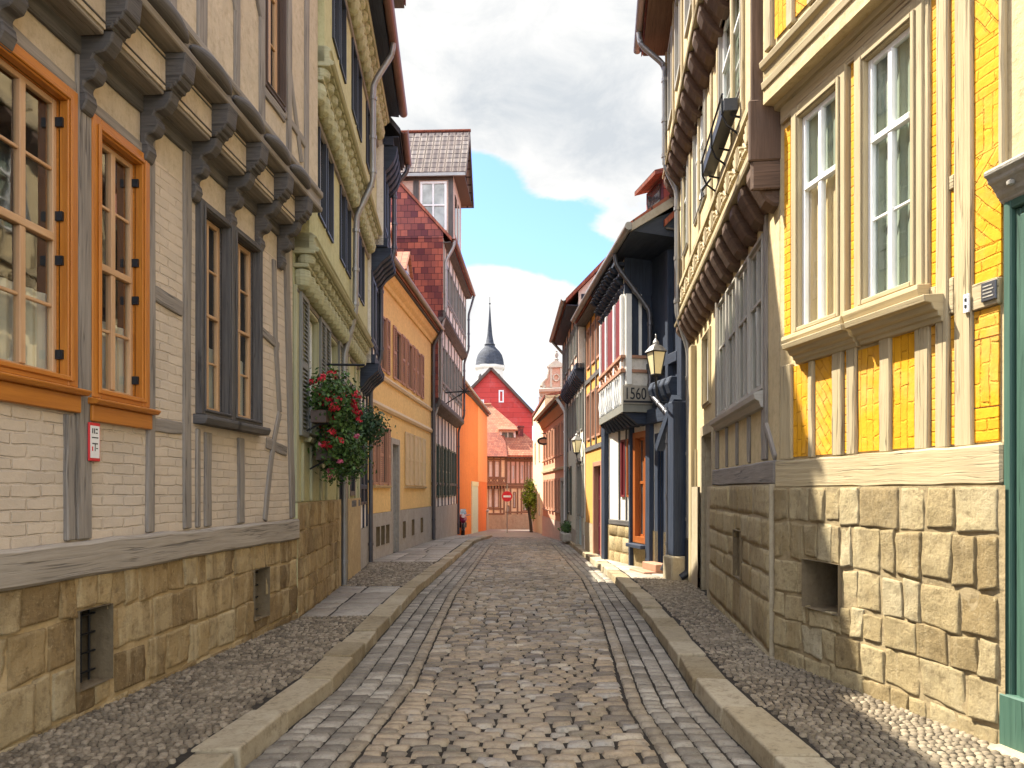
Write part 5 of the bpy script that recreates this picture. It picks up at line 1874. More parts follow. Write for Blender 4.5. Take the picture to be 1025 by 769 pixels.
# ================================================================== the cream house with two dark jetties
h = R2 = House('jettied_house', 'cream plastered house with two brown jetties, dark end post and row of grey windows', (3.29, 13.7), (2.455, 6.78), 'houses along the lane')
U = h.u
J1, J2 = 0.20, 0.42
ua, ub = U(719.5), U(765.5)
step = (ub - ua) / 4
wk = dict(cols=2, mf='grey_trim', ms='white_paint', casing=0.035, cn=0.03, split=0.60, mull=0.035, sash=0.04, wb=0.03, room='room_pale', rows=[1, 1], ins=0.045, curtain=[(0, 1, 0, 1, 'sheer')])
wk['ms'] = 'grey_trim'
for i in range(4):
    h.window(ua + i * step, ua + (i + 1) * step - 0.004, 2.62, 4.18, **wk)
m = MB()
m.sweep([(0.0, 2.42), (0.05, 2.43), (0.07, 2.49), (0.11, 2.51), (0.12, 2.57), (0.0, 2.61)], ua - 0.08, ub + 0.06)
h.mb(m, 'window_ledge', 'grey_trim', bevel=0.004)
h.window(U(704.5), U(712), 2.9, 4.05, cols=3, rows=4, mf='cream_trim', ms='white_paint', casing=0.06, cn=0.03, mull=0.025)
h.door(U(702.5), U(715.5), 0.0, 2.62, mf='sand_flat', md='oak_dark', casing=0.16, recess=0.5, cn=0.03)
h.window(U(692), U(698), 0.7, 2.3, simple=True, mf='cream_trim', ms='white_paint', casing=0.06)
c1 = (U(744), U(751.5), 0.62, 1.15)
cellar(h, *c1, 0.09, 0, False, 0.25)
qs = courses(U(717), h.L, -0.15, 1.66, 0.34, 0.35, 0.8, holes=(c1,))


def fm2(P, H):
    return np.stack([P[..., 0], -(0.088 + H), P[..., 1]], -1)


stones('plinth', qs, fm2, 'sand_r', dome=0.010, gap=0.005, res=(0, .04, .2, .5, .8, .96, 1), parent=h.root, rough=0.014, rscale=3, tilt=0.004, proud=0.012, power=12)
for (a, b) in ((U(722, J1), U(745.5, J1)), (U(696, J1), U(707.5, J1)), (U(684, J1), U(690, J1))):
    h.window(a, b, 5.62, 7.12, n=J1, cols=2, rows=[2, 1], split=0.62, mf='grey_trim', ms='white_paint', casing=0.06, cn=0.03, mull=0.04, room='room_pale', ins=0.04, curtain=[(0, 1, 0, 1, 'sheer')])
for a in (0.6, 1.9, 3.3, 4.7, 5.6):
    h.window(a, a + 0.75, 8.0, 9.4, n=J2, cols=2, rows=[2, 1], split=0.62, mf='grey_trim', ms='white_paint', casing=0.07, cn=0.04, simple=True, pane='glass_grey')
h.body([(-0.3, 1.66, 0.09, 'sand_flat'), (1.66, 4.62, 0.0, 'cream')], 7.5, 'sand_flat')
h.body([(4.62, 7.4, J1, 'cream'), (7.4, 9.85, J2, 'cream')], 7.5, 'oak_brown')
h.timbers([((U(717), 1.78), (h.L, 1.77), 0.22)], 'oak_grey', 0.0, 0.05, jit=0.006, seg=10)
h.timbers([((u, 1.9), (u, 2.42), 0.085) for u in [ua + i * step for i in range(5)]] + [((U(768), 1.9), (U(768), 4.4), 0.10), ((ub + 0.06, 2.3), (h.L - 0.12, 1.9), 0.08), ((U(718), 1.9), (U(718), 4.4), 0.09)], 'oak_grey', -0.01, 0.026)
m = MB()
for k in range(5):
    pass
# brown rounded joist ends with filler boards between them, two jetties
for zb, na, nb in ((4.22, 0.0, J1), (6.98, J1, J2)):
    m = MB()
    m.sweep([(na - 0.02, zb + 0.0), (na + 0.05, zb + 0.01), (na + 0.12, zb + 0.06), (nb + 0.0, zb + 0.2), (nb + 0.05, zb + 0.3), (nb + 0.05, zb + 0.40), (na - 0.02, zb + 0.40)], -0.115, 0.115)
    j0 = h.mb(m, 'joist_end', 'oak_brown', bevel=0.02)
    n_ = int(h.L / 0.47)
    for i in range(n_ + 1):
        u = 0.14 + i * (h.L - 0.28) / n_
        if i == 0:
            j0.location.x = u
        else:
            copy_part(j0, h.root, u - 0.14)
    m = MB()
    m.sweep([(na - 0.02, zb + 0.08), (na + 0.03, zb + 0.08), (nb + 0.0, zb + 0.34), (nb + 0.0, zb + 0.396), (na - 0.02, zb + 0.396)], 0.02, h.L - 0.02)
    h.mb(m, 'filler_board', 'oak_brown')
    m = MB()
    m.sweep([(na - 0.02, zb + 0.402), (nb + 0.07, zb + 0.402), (nb + 0.085, zb + 0.44), (nb + 0.045, zb + 0.47), (nb + 0.045, zb + 0.58), (nb + 0.03, zb + 0.60), (na - 0.02, zb + 0.60)], 0.0, h.L)
    h.mb(m, 'jetty_beam', 'cream_wood', bevel=0.006)
# carved breast band: fans cut into the timber
m0 = None
k = 0
u = 0.35
while u < h.L - 0.2:
    m = MB()
    for i in range(9):
        a = math.pi * (i + 0.5) / 9
        r0, r1 = 0.06, 0.26
        m.beam((math.cos(a) * r0, 4.86 + math.sin(a) * r0), (math.cos(a) * r1, 4.86 + math.sin(a) * r1), 0.022, J1, J1 + 0.05, w2=0.052)
    if m0 is None:
        m0 = h.mb(m, 'fan_carving', 'cream_wood', bevel=0.008)
        m0.location.x = u
    else:
        copy_part(m0, h.root, u - 0.35)
    u += 0.58
m = MB()
m.box(0, h.L, J1, J1 + 0.055, 5.16, 5.26, 0)
h.mb(m, 'breast_rail', 'cream_wood', bevel=0.01)
h.timbers([((u, 5.26), (u, 7.0), 0.1) for u in (0.08, 1.0, 1.9, 3.0, 4.2, 4.75, 5.75, 6.35, h.L - 0.08)], 'cream_wood', J1 - 0.01, J1 + 0.03)
h.timbers([((u, 7.6), (u, 9.8), 0.1) for u in (0.08, 1.5, 2.8, 4.2, 5.5, h.L - 0.08)], 'cream_wood', J2 - 0.01, J2 + 0.03)
# the brown corner post that shows its end grain down the lane
m = MB()
m.box(h.L - 0.02, h.L + 0.012, -0.06, J1 + 0.06, 4.36, 8.0, 2)
m.box(h.L - 0.02, h.L + 0.04, -0.10, J1 + 0.08, 4.62, 5.18, 2)
m.box(h.L - 0.02, h.L + 0.03, -0.06, J1 + 0.05, 4.36, 4.62, 0)
h.mb(m, 'corner_post', 'oak_brown', bevel=0.012)
h.roof(0.88, 9.88, 50, 'tile_red', 7.5, over=0.1, gable='oak_brown', wall_n=J2, wall_z=9.85, soffit='oak_brown')
h.gutter(0.95, 9.88, -0.1, h.L + 0.1, 'zinc')
q = 0.55
h.pipe([(q, 0.95, 9.82), (q, 0.93, 9.6), (q, 0.50, 9.2), (q, 0.50, 7.4), (q, 0.28, 6.95), (q, 0.28, 4.75), (q, 0.08, 4.1), (q, 0.08, 0.75)], 'zinc', 0.05)
h.pipe([(q, 0.08, 0.72), (q, 0.08, 0.14), (q, 0.22, 0.05)], 'black_paint', 0.065)
m = MB()
m.box(0.72, 1.02, 0.0, 0.10, -0.1, 4.1, 2)
h.mb(m, 'pilaster', 'cream_trim', bevel=0.01)
m = MB()
m.box(0.0, 0.42, 0.0, 0.06, -0.1, 4.1, 2)
h.mb(m, 'end_post', 'cream_wood', bevel=0.01)
# flower-box iron under the upper window
a, b = U(720, J1), U(745, J1)
t = thing('flower_holder', 'black iron flower box holder under the upper window of the cream house', 'flower holder',
          (h.A.x + h.U.x * a + h.N.x * J1, h.A.y + h.U.y * a + h.N.y * J1, 5.42), h.root.rotation_euler.z)
w_ = b - a
m = MB(); m.box(0, w_, 0.06, 0.20, 0.0, 0.13); m.build('trough', 'black_paint', t, 0.006)
m = MB()
for x in (0.06, w_ * 0.5, w_ - 0.06):
    m.tube([(x, 0.0, -0.25), (x, 0.16, -0.12), (x, 0.21, 0.0), (x, 0.21, 0.18)], 0.012, 6)
    m.tube([(x, 0.0, -0.05), (x, 0.13, -0.02)], 0.012, 6)
m.tube([(0, 0.215, 0.17), (w_, 0.215, 0.17)], 0.012, 6)
m.tube([(-0.02, 0.1, -0.02), (-0.1, 0.2, -0.14), (-0.05, 0.22, -0.26)], 0.014, 6)
m.tube([(-0.02, 0.1, -0.02), (0.05, 0.22, -0.18), (0.1, 0.2, -0.28)], 0.014, 6)
m.build('bracket', 'iron', t)

# ================================================================== the dark timbered house dated 1560
h = R4 = House('dated_house', 'navy and white timbered house with maroon boards, balcony and date 1560', (2.26, 18.2), (3.17, 13.75), 'houses along the lane')
U = h.u
ub = U(650)
un, uf = (18.2 - 15.2) * h.L / 4.45, 0.0
bn = lambda u: 0.06 + 0.52 * (u - uf) / (un - uf)      # the bay swings out towards the lane
h.window(U(622.5), U(626.5), 1.45, 2.75, simple=True, mf='maroon', ms='maroon', casing=0.05)
h.window(U(628.5), U(633.5), 1.45, 2.75, simple=True, mf='orange_wood', ms='orange_wood', casing=0.05)
h.window(U(635.5), U(649.5), 0.48, 2.85, simple=True, mf='orange_wood', ms='orange_wood', casing=0.13, cols=2, rows=[1, 1], split=0.55, cn=0.05, sash=0.05)
h.door(U(656.5), U(669), 0.12, 2.75, mf='navy_wood', md='orange_wood', casing=0.16, recess=0.35, light=0.45)
h.body([(-0.4, 0.78, 0.03, 'sand_r'), (0.78, 6.5, 0.0, 'white')], 7.0, 'white')
qs = courses(U(611), U(634), -0.2, 0.80, 0.3, 0.35, 0.6)
stones('plinth', qs, lambda P, H: np.stack([P[..., 0], -(0.04 + H), P[..., 1]], -1), 'sand_r', dome=0.01, gap=0.005, parent=h.root, rough=0.014, power=12)
h.timbers([((U(607.5), -0.1), (U(607.5), 3.2), 0.26), ((U(634.2), -0.1), (U(634.2), 3.15), 0.10), ((U(652.5), -0.1), (U(652.5), 3.2), 0.24)], 'navy_wood', 0.0, 0.10)
h.timbers([((U(620.5), 0.8), (U(620.5), 3.1), 0.07), ((U(627.5), 0.8), (U(627.5), 3.1), 0.07)], 'oak_dark', -0.01, 0.03)
h.timbers([((U(611), 0.86), (U(634), 0.86), 0.12)], 'oak_dark', -0.01, 0.05)
h.timbers([((U(652), 3.1), (h.L, 3.1), 0.3), ((U(652), 4.1), (h.L, 4.1), 0.2), ((U(673), 3.2), (U(673), 6.2), 0.14), ((U(686), 0.1), (U(686), 6.2), 0.2)], 'navy_wood', 0.0, 0.12)
m = MB()
m.box(un, h.L, 0.0, 0.012, 3.2, 6.4)
h.mb(m, 'dark_boarding', 'navy_wood')
# shop window sill and steps
m = MB()
m.box(U(634.8), U(650.2), 0.0, 0.2, 0.38, 0.46)
h.mb(m, 'shop_sill', 'navy_wood', bevel=0.01)
m = MB()
m.box(U(653), U(669), 0.0, 0.5, -0.2, 0.02)
m.box(U(655), U(669), 0.0, 0.26, 0.02, 0.16)
h.mb(m, 'door_step', 'shutter_brown', bevel=0.01)
# free-standing navy post on a stone block carrying the upper floor
uc = U(678, 0.25)
m = MB()
m.box(uc - 0.13, uc + 0.13, 0.12, 0.38, 0.42, 3.2, 2)
po = h.mb(m, 'corner_pillar', 'navy_wood', bevel=0.015)
m = MB()
m.box(uc - 0.2, uc + 0.2, 0.05, 0.45, -0.2, 0.42)
h.mb(m, 'pillar_base', 'sand_flat', bevel=0.025, parent=po)
m = MB()
m.beam((uc - 0.9, 2.4), (uc - 0.1, 3.3), 0.14, 0.14, 0.3)
h.mb(m, 'strut', 'navy_wood', parent=po)


def slant(m, u0, u1, na, nb, z0, z1):
    """A box whose outer face follows the swung-out bay; na, nb are measured from that face."""
    m.hexa([(u, bn(u) + n, z) for z in (z0, z1) for n in (na, nb) for u in (u0, u1)], 0)


m = MB()
m.hexa([(u, n, z) for z in (3.32, 6.35) for n in (-0.02, None) for u in (uf, un)] if False else
       [(uf, -0.02, 3.32), (un, -0.02, 3.32), (uf, bn(uf), 3.32), (un, bn(un), 3.32), (uf, -0.02, 6.35), (un, -0.02, 6.35), (uf, bn(uf), 6.35), (un, bn(un), 6.35)], 0)
bay = h.mb(m, 'bay', 'white')
m = MB()
slant(m, uf, un, -0.02, 0.06, 3.2, 3.36)
m.hexa([(un - 0.08, 0, 3.2), (un + 0.05, 0, 3.2), (un - 0.08, bn(un) + 0.06, 3.2), (un + 0.05, bn(un) + 0.06, 3.2), (un - 0.08, 0, 3.36), (un + 0.05, 0, 3.36), (un - 0.08, bn(un) + 0.06, 3.36), (un + 0.05, bn(un) + 0.06, 3.36)], 1)
h.mb(m, 'bay_sill', 'shutter_grey', parent=bay)
k = 0
u = 0.16
while u < un - 0.05:
    m = MB()
    m.hexa([(u - 0.07, -0.02, 2.96), (u + 0.07, -0.02, 2.96), (u - 0.07, bn(u) * 0.5, 2.96), (u + 0.07, bn(u) * 0.5, 2.96), (u - 0.07, -0.02, 3.2), (u + 0.07, -0.02, 3.2), (u - 0.07, bn(u) + 0.03, 3.2), (u + 0.07, bn(u) + 0.03, 3.2)], 1)
    h.mb(m, 'joist_end', 'navy_wood', bevel=0.012)
    u += 0.31
u = 0.14
while u < un - 0.02:
    m = MB()
    zb_ = 3.37
    P_ = [(0.018, zb_), (0.036, zb_ + 0.03), (0.022, zb_ + 0.08), (0.05, zb_ + 0.24), (0.03, zb_ + 0.42), (0.022, zb_ + 0.52), (0.04, zb_ + 0.60), (0.02, zb_ + 0.64)]
    m.lathe((u, bn(u) + 0.05), P_, 8)
    h.mb(m, 'baluster', 'white_paint', smooth=True, parent=bay)
    u += 0.23
m = MB()
slant(m, uf, un + 0.03, 0.0, 0.10, 4.01, 4.08)
slant(m, uf, un + 0.03, 0.0, 0.10, 4.30, 4.36)
n_ = 9
for i in range(n_):
    a, b = uf + (un - uf) * i / n_, uf + (un - uf) * (i + 1) / n_
    for (z0, z1) in ((4.08, 4.30), (4.30, 4.08)):
        m.tube([(a, bn(a) + 0.05, z0), (b, bn(b) + 0.05, z1)], 0.018, 6)
for zz in (4.01, 4.30):
    m.box(un, un + 0.05, 0.0, bn(un), zz, zz + 0.06)
h.mb(m, 'balcony_rail', 'shutter_brown', parent=bay)
n_ = 14
for i in range(n_):
    a, b = uf + 0.05 + (un - uf - 0.1) * i / n_, uf + 0.05 + (un - uf - 0.1) * (i + 1) / n_ - 0.012
    if i in (0, 4, 9, 13):
        continue
    m = MB()
    slant(m, a, b, 0.004, 0.035, 4.36, 5.62)
    h.mb(m, 'board', 'maroon', parent=bay, bevel=0.006)
for i in (0, 4, 9, 13):
    a = uf + 0.05 + (un - uf - 0.1) * (i + 0.1) / n_
    m = MB()
    slant(m, a, a + 0.16, 0.0, 0.07, 3.36, 5.62)
    h.mb(m, 'bay_post', 'white_paint', parent=bay, bevel=0.008)
m = MB()
m.box(un + 0.002, un + 0.03, 0.02, bn(un) - 0.02, 4.36, 5.6)
h.mb(m, 'end_board', 'navy_wood', parent=bay)
m = MB()
m.box(un + 0.031, un + 0.07, bn(un) - 0.12, bn(un), 3.76, 5.6)
m.box(un + 0.031, un + 0.06, 0.24, 0.30, 4.36, 5.6)
h.mb(m, 'end_post', 'white_paint', parent=bay)
m = MB()
slant(m, uf + 0.02, un - 0.02, 0.0, 0.012, 3.365, 4.01)
h.mb(m, 'rail_backing', 'slate_door', parent=bay)
m = MB()
m.box(un + 0.002, un + 0.04, 0.0, bn(un) + 0.02, 5.6, 6.34)
h.mb(m, 'end_panel', 'navy_wood', parent=bay)
# dark stacked consoles under the eave
for r_, (zb_, no) in enumerate(((5.62, 0.0), (5.84, 0.10), (6.06, 0.2))):
    m = MB()
    slant(m, uf, un, -0.3, 0.03 + no, zb_ + 0.13, zb_ + 0.2)
    h.mb(m, 'eave_rail', 'navy_wood')
    u = 0.1
    while u < un - 0.02:
        m = MB()
        nn = bn(u) if u <= un else bn(un) + (u - un) * 0.12
        m.hexa([(u - 0.07, nn - 0.3, zb_), (u + 0.07, nn - 0.3, zb_), (u - 0.06, nn + no, zb_ + 0.03), (u + 0.06, nn + no, zb_ + 0.03), (u - 0.07, nn - 0.3, zb_ + 0.13), (u + 0.07, nn - 0.3, zb_ + 0.13), (u - 0.08, nn + no + 0.1, zb_ + 0.13), (u + 0.08, nn + no + 0.1, zb_ + 0.13)], 1)
        h.mb(m, 'console', 'navy_wood', bevel=0.01)
        u += 0.30
# swept eave: boxed soffit and pale end board
e0, e1 = 0.30, 0.98
m = MB()
m.hexa([(-0.1, -0.1, 6.30), (h.L - 0.05, -0.1, 6.30), (-0.1, e0, 6.38), (h.L - 0.05, e1, 6.38), (-0.1, -0.1, 6.62), (h.L - 0.05, -0.1, 6.90), (-0.1, e0, 6.46), (h.L - 0.05, e1, 6.46)], 0)
h.mb(m, 'eave_box', 'navy_wood')
m = MB()
m.hexa([(h.L - 0.05, -0.9, 7.55), (h.L + 0.02, -0.9, 7.55), (h.L - 0.05, e1 + 0.02, 6.36), (h.L + 0.02, e1 + 0.02, 6.36), (h.L - 0.05, -0.9, 7.78), (h.L + 0.02, -0.9, 7.78), (h.L - 0.05, e1 + 0.02, 6.50), (h.L + 0.02, e1 + 0.02, 6.50)], 1)
h.mb(m, 'barge_board', 'stone_grey')
m = MB()
q0 = (-0.1, e0 + 0.07, 6.45)
q1 = (h.L, e1 + 0.07, 6.45)
m.tube([q0, q1], 0.075, 10)
h.mb(m, 'gutter', 'zinc', smooth=True)
h.roof(0.35, 6.62, 45, 'tile_red', 7.0, over=0.0, gable='white', wall_z=6.5)
m = MB()
m.hexa([(-0.1, -0.3, 7.22), (h.L, -0.9, 7.82), (-0.1, e0 + 0.02, 6.47), (h.L, e1 + 0.02, 6.47), (-0.1, -0.3, 7.30), (h.L, -0.9, 7.92), (-0.1, e0 + 0.04, 6.53), (h.L, e1 + 0.04, 6.53)], 0)
h.mb(m, 'roof_sweep', 'tile_red')
up = U(664, 0.3)
h.pipe([(un + 0.1, 0.83, 6.38), (un + 0.1, 0.8, 6.15), (un + 0.3, 0.16, 5.2), (un + 0.3, 0.16, 3.55), (U(669, 0.2), 0.22, 3.05), (U(670, 0.2), 0.22, 2.9), (U(670, 0.2), 0.22, 0.35), (U(670, 0.2) - 0.1, 0.3, 0.1)], 'zinc_dark', 0.048)
for u, z_ in ((1.4, 7.9), (3.4, 8.1)):
    m = MB()
    m.prism([(u - 0.5, z_), (u + 0.5, z_), (u + 0.5, z_ + 0.7), (u - 0.5, z_ + 0.7)], -0.75, -2.4)
    dm = h.mb(m, 'dormer', 'tile_hung')
    m = MB()
    m.sweep([(-0.5, z_ + 0.68), (-2.6, z_ + 1.35), (-2.6, z_ + 1.45), (-0.5, z_ + 0.78)], u - 0.62, u + 0.62)
    h.mb(m, 'dormer_roof', 'tile_red', parent=dm)
    m = MB()
    m.box(u - 0.35, u + 0.35, -0.75, -0.72, z_ + 0.12, z_ + 0.6)
    h.mb(m, 'dormer_pane', 'glass_dark', parent=dm)
# date board on the end of the bay, facing down the lane
m = MB()
m.box(un + 0.052, un + 0.085, 0.0, 0.66, 3.36, 3.74)
db = h.mb(m, 'date_board', 'stone_grey', parent=bay, bevel=0.006)
m = MB()
m.box(un + 0.086, un + 0.095, 0.02, 0.64, 3.385, 3.425)
h.mb(m, 'board_line', 'black_paint', parent=bay)
fc = bpy.data.curves.new('date_lettering', 'FONT')
fc.body = '1560'
fc.size = 0.34
fc.extrude = 0.006
fc.align_x = 'CENTER'
fo = bpy.data.objects.new('date_lettering', fc)
col.objects.link(fo)
fo.parent = bay
fc.materials.append(M['black_paint'])
fo.location = (un + 0.094, -0.39, 3.455)
fo.rotation_euler = (R(90), 0, R(90))
fo.scale = (0.70, 1.0, 1.0)
bpy.context.view_layer.update()
me_ = bpy.data.meshes.new_from_object(fo.evaluated_get(bpy.context.evaluated_depsgraph_get()))
fm_ = bpy.data.objects.new('date_lettering', me_)
fm_.parent, fm_.location, fm_.rotation_euler, fm_.scale = bay, fo.location, fo.rotation_euler, fo.scale
bpy.data.objects.remove(fo)
fm_.name = 'date_lettering'
col.objects.link(fm_)
# street lantern on an iron arm
lx, ly, lz = (656.5 - CX) / F * 13.4, 13.4, 3.70


def lantern(name, label, loc, s, arm, group):
    t = thing(name, label, 'lantern', loc, R(20), group)
    m = MB()
    m.lathe((0, 0), [(0.085 * s, 0), (0.155 * s, 0.36 * s)], 4, R(45))
    m.build('glazing', 'glass_opal', t, flip=False)
    m = MB()
    for k in range(4):
        a = R(45 + 90 * k)
        m.tube([(math.cos(a) * 0.087 * s, math.sin(a) * 0.087 * s, 0), (math.cos(a) * 0.158 * s, math.sin(a) * 0.158 * s, 0.365 * s)], 0.010 * s, 6)
    for r_, z_ in ((0.09, -0.005), (0.165, 0.365)):
        p = [(math.cos(R(45 + 90 * k)) * r_ * s, math.sin(R(45 + 90 * k)) * r_ * s, z_ * s) for k in range(5)]
        m.tube(p, 0.013 * s, 6)
    m.lathe((0, 0), [(0.02 * s, -0.10 * s), (0.03 * s, -0.05 * s), (0.085 * s, -0.012 * s)], 8)
    m.build('frame', 'iron', t, flip=False)
    m = MB()
    m.lathe((0, 0), [(0.185 * s, 0.37 * s), (0.10 * s, 0.46 * s), (0.055 * s, 0.485 * s)], 4, R(45))
    m.lathe((0, 0), [(0.05 * s, 0.485 * s), (0.05 * s, 0.52 * s), (0.03 * s, 0.55 * s), (0.012 * s, 0.58 * s), (0.012 * s, 0.64 * s), (0.0, 0.66 * s)], 10)
    m.build('cap', 'zinc', t, flip=False)
    m = MB()
    m.tube([(0, 0, -0.09 * s)] + arm, 0.018 * s, 8)
    m.build('bracket_arm', 'iron', t, flip=False, smooth=True)
    return t


lantern('street_lantern', 'large street lantern with cream glass and metal cap in front of the date 1560', (lx, ly, lz), 1.12, [(0.02, 0, -0.35), (0.2, 0.15, -0.48), (0.42, 0.33, -0.45)], 'street lanterns')
# carved dark beam heads below the lantern
for i in range(4):
    m = MB()
    u = un + 0.50 + i * 0.27
    m.sweep([(0, 3.26), (0.12, 3.28), (0.2, 3.42), (0.26, 3.6), (0.2, 3.74), (0, 3.74)], u - 0.1, u + 0.1)
    h.mb(m, 'beam_head', 'navy_wood', bevel=0.02)

# ================================================================== ochre house and pale house beyond
h = R5 = House('ochre_house', 'narrow ochre house with purple door, next to the dated house', (2.12, 21.3), (2.26, 18.25), 'houses along the lane')
U = h.u
h.door(U(594.3), U(603), -0.12, 2.35, mf='shutter_brown', md='purple_door', casing=0.12, recess=0.12)
for z0, z1 in ((3.0, 4.3), (5.0, 6.1)):
    for a in (0.35, 1.25, 2.1):
        h.window(a, a + 0.6, z0, z1, simple=True, mf='shutter_brown', ms='white_paint', casing=0.06)
h.body([(-0.5, 0.7, 0.02, 'sand_flat'), (0.7, 6.5, 0.0, 'ochre')], 7.0, 'ochre')
h.timber_set([((u, 2.7), (u, 6.4), 0.1) for u in (0.1, 1.08, 1.98, 2.95)] + [((0, 2.75), (h.L, 2.75), 0.12), ((0, 4.65), (h.L, 4.65), 0.12)], 'oak_dark', -0.01, 0.03)
h.roof(0.3, 6.5, 45, 'tile_red', 7.0, over=0.0, gable='white', wall_z=6.5)
h.gutter(0.36, 6.5, 0, h.L, 'zinc')

h = R6 = House('mint_house', 'pale mint house with dark curved jetty and white timbered gable rising over the lane', (2.06, 27.2), (2.10, 21.35), 'houses along the lane')
U = h.u
h.door(U(577), U(583.5), -0.25, 2.6, mf='stone_grey', md='blue_door', casing=0.12, recess=0.1)
for a in (0.5, 3.9, 5.0):
    h.window(a, a + 0.65, 0.8, 2.4, simple=True, mf='shutter_grey', ms='white_paint', casing=0.06)
h.shutter(1.2, 1.6, 0.75, 2.45, 0.01, 'green_dark')
h.shutter(0.1, 0.45, 0.75, 2.45, 0.01, 'green_dark')
for a in (0.4, 1.4, 2.5, 3.6, 4.7):
    h.window(a, a + 0.62, 3.4, 4.6, simple=True, mf='shutter_grey', ms='white_paint', casing=0.06, pane='glass_grey')
    h.window(a, a + 0.62, 5.6, 6.6, n=0.18, simple=True, mf='shutter_grey', ms='white_paint', casing=0.06, pane='glass_grey')
h.body([(-0.7, 0.3, 0.02, 'stone_grey'), (0.3, 3.0, 0.0, 'mint'), (3.0, 5.15, 0.0, 'white'), (5.15, 7.1, 0.18, 'pinkish')], 6.6, 'white')
h.timber_set([((u, 3.0), (u, 4.8), 0.1) for u in (0.1, 1.2, 2.25, 3.35, 4.5, 5.7)], 'oak_dark', -0.01, 0.03)
h.timber_set([((u, 5.3), (u, 7.05), 0.1) for u in (0.1, 1.2, 2.25, 3.35, 4.5, 5.7)], 'oak_dark', 0.17, 0.21)
for i in range(14):
    u = 0.2 + i * 0.42
    m = MB()
    m.sweep([(0, 4.75), (0.1, 4.78), (0.24, 4.95), (0.3, 5.12), (0, 5.12)], u - 0.1, u + 0.1)
    h.mb(m, 'joist_end', 'navy_wood')
m = MB()
m.box(0, h.L, 0, 0.26, 5.12, 5.28)
h.mb(m, 'jetty_beam', 'navy_wood')
h.roof(0.55, 7.12, 46, 'tile_red', 6.6, over=0.12, gable='white', wall_n=0.18, wall_z=7.1, soffit='navy_wood')
h.gutter(0.62, 7.12, -0.1, h.L + 0.1, 'zinc')
m = MB()      # timbers of the gable that looks back up the lane
e = h.L + 0.03
for (a, za), (b, zb_) in (((0.1, 7.2), (-6.5, 7.2)), ((-1.0, 7.2), (-1.0, 8.5)), ((-2.2, 7.2), (-2.2, 9.6)), ((-3.3, 7.2), (-3.3, 10.6)), ((-0.3, 7.9), (-6.2, 7.9)), ((-1.2, 7.25), (-3.2, 9.8)), ((-1.3, 8.9), (-5.2, 8.9))):
    dx, dz = b - a, zb_ - za
    L_ = math.hypot(dx, dz)
    tx, tz_ = -dz / L_ * 0.07, dx / L_ * 0.07
    m.hexa([(h.L, a - tx, za - tz_), (e, a - tx, za - tz_), (h.L, b - tx, zb_ - tz_), (e, b - tx, zb_ - tz_), (h.L, a + tx, za + tz_), (e, a + tx, za + tz_), (h.L, b + tx, zb_ + tz_), (e, b + tx, zb_ + tz_)], 1)
h.mb(m, 'gable_frame', 'navy_wood')
h.pipe([(0.15, 0.6, 7.05), (0.15, 0.1, 6.5), (0.15, 0.08, 5.4), (0.15, 0.08, -0.2)], 'zinc', 0.05)
lantern('street_lantern', 'small street lantern on the wall of the pale mint house', ((577.3 - CX) / F * 21.9, 21.9, 2.72), 1.0, [(0.02, 0, -0.25), (0.25, 0.05, -0.3), (0.5, 0.1, -0.3)], 'street lanterns')
for i, (x, d_, nm) in enumerate(((1.93, 26.2, 'low stone trough planted with green leaves beside the mint house'),)):
    t = thing('planter', nm, 'planter', (x, d_, pave(d_)), R(90))
    m = MB(); m.box(-0.7, 0.7, -0.2, 0.2, 0, 0.28); m.build('trough', 'stone_grey', t, 0.03)
    leaves('foliage', [(-0.4, 0, 0.45), (0.1, 0, 0.5), (0.5, 0, 0.42)], [(0.3, 0.2, 0.22)] * 3, 260, 0.10, 'leaf', t, seed=11)

h = R7 = House('salmon_house', 'salmon pink two-storey house with brown window frames at the bend of the lane', (1.52, 36.5), (2.05, 27.25), 'houses along the lane')
U = h.u
for a in (0.6, 1.75, 2.9, 4.05, 5.2, 6.4, 7.6):
    h.window(a, a + 0.62, 3.0, 4.3, simple=True, mf='shutter_brown', ms='cream_paint', casing=0.09, sill=0.06)
    if a < 7:
        h.window(a, a + 0.62, 0.75, 2.1, simple=True, mf='shutter_brown', ms='cream_paint', casing=0.09, sill=0.06)
h.door(7.3, 8.35, -0.45, 2.1, mf='stone_grey', md='slate_door', casing=0.14, recess=0.15)
h.body([(-1.1, 0.35, 0.03, 'pinkish'), (0.35, 5.05, 0.0, 'salmon')], 7.0, 'cream_far')
m = MB()
m.sweep([(0, 4.55), (0.05, 4.56), (0.12, 4.75), (0.24, 4.95), (0.26, 5.04), (0, 5.04)], 0, h.L)
h.mb(m, 'cornice', 'shutter_brown')
m = MB()
m.sweep([(0, 2.42), (0.06, 2.44), (0.08, 2.52), (0, 2.54)], 0, h.L)
h.mb(m, 'string_course', 'cream_far')
h.roof(0.32, 5.08, 42, 'tile_red', 7.0, over=0.0, gable='cream_far', wall_z=5.0)
h.gutter(0.40, 5.08, -0.05, h.L + 0.05, 'zinc')
h.pipe([(h.L - 0.05, 0.40, 5.0), (h.L - 0.05, 0.08, 4.5), (h.L - 0.05, 0.08, -0.4)], 'white_paint', 0.06)
t = thing('hanging_sign', 'oval black iron sign hanging from the salmon house', 'sign', ((544 - CX) / F * 34.5, 34.5, 3.9), 0)
m = MB()
k = 20
m.prism([(0.30 * math.cos(2 * math.pi * i / k), 0.19 * math.sin(2 * math.pi * i / k)) for i in range(k)], -0.03, 0.03)
m.build('board', 'iron', t)
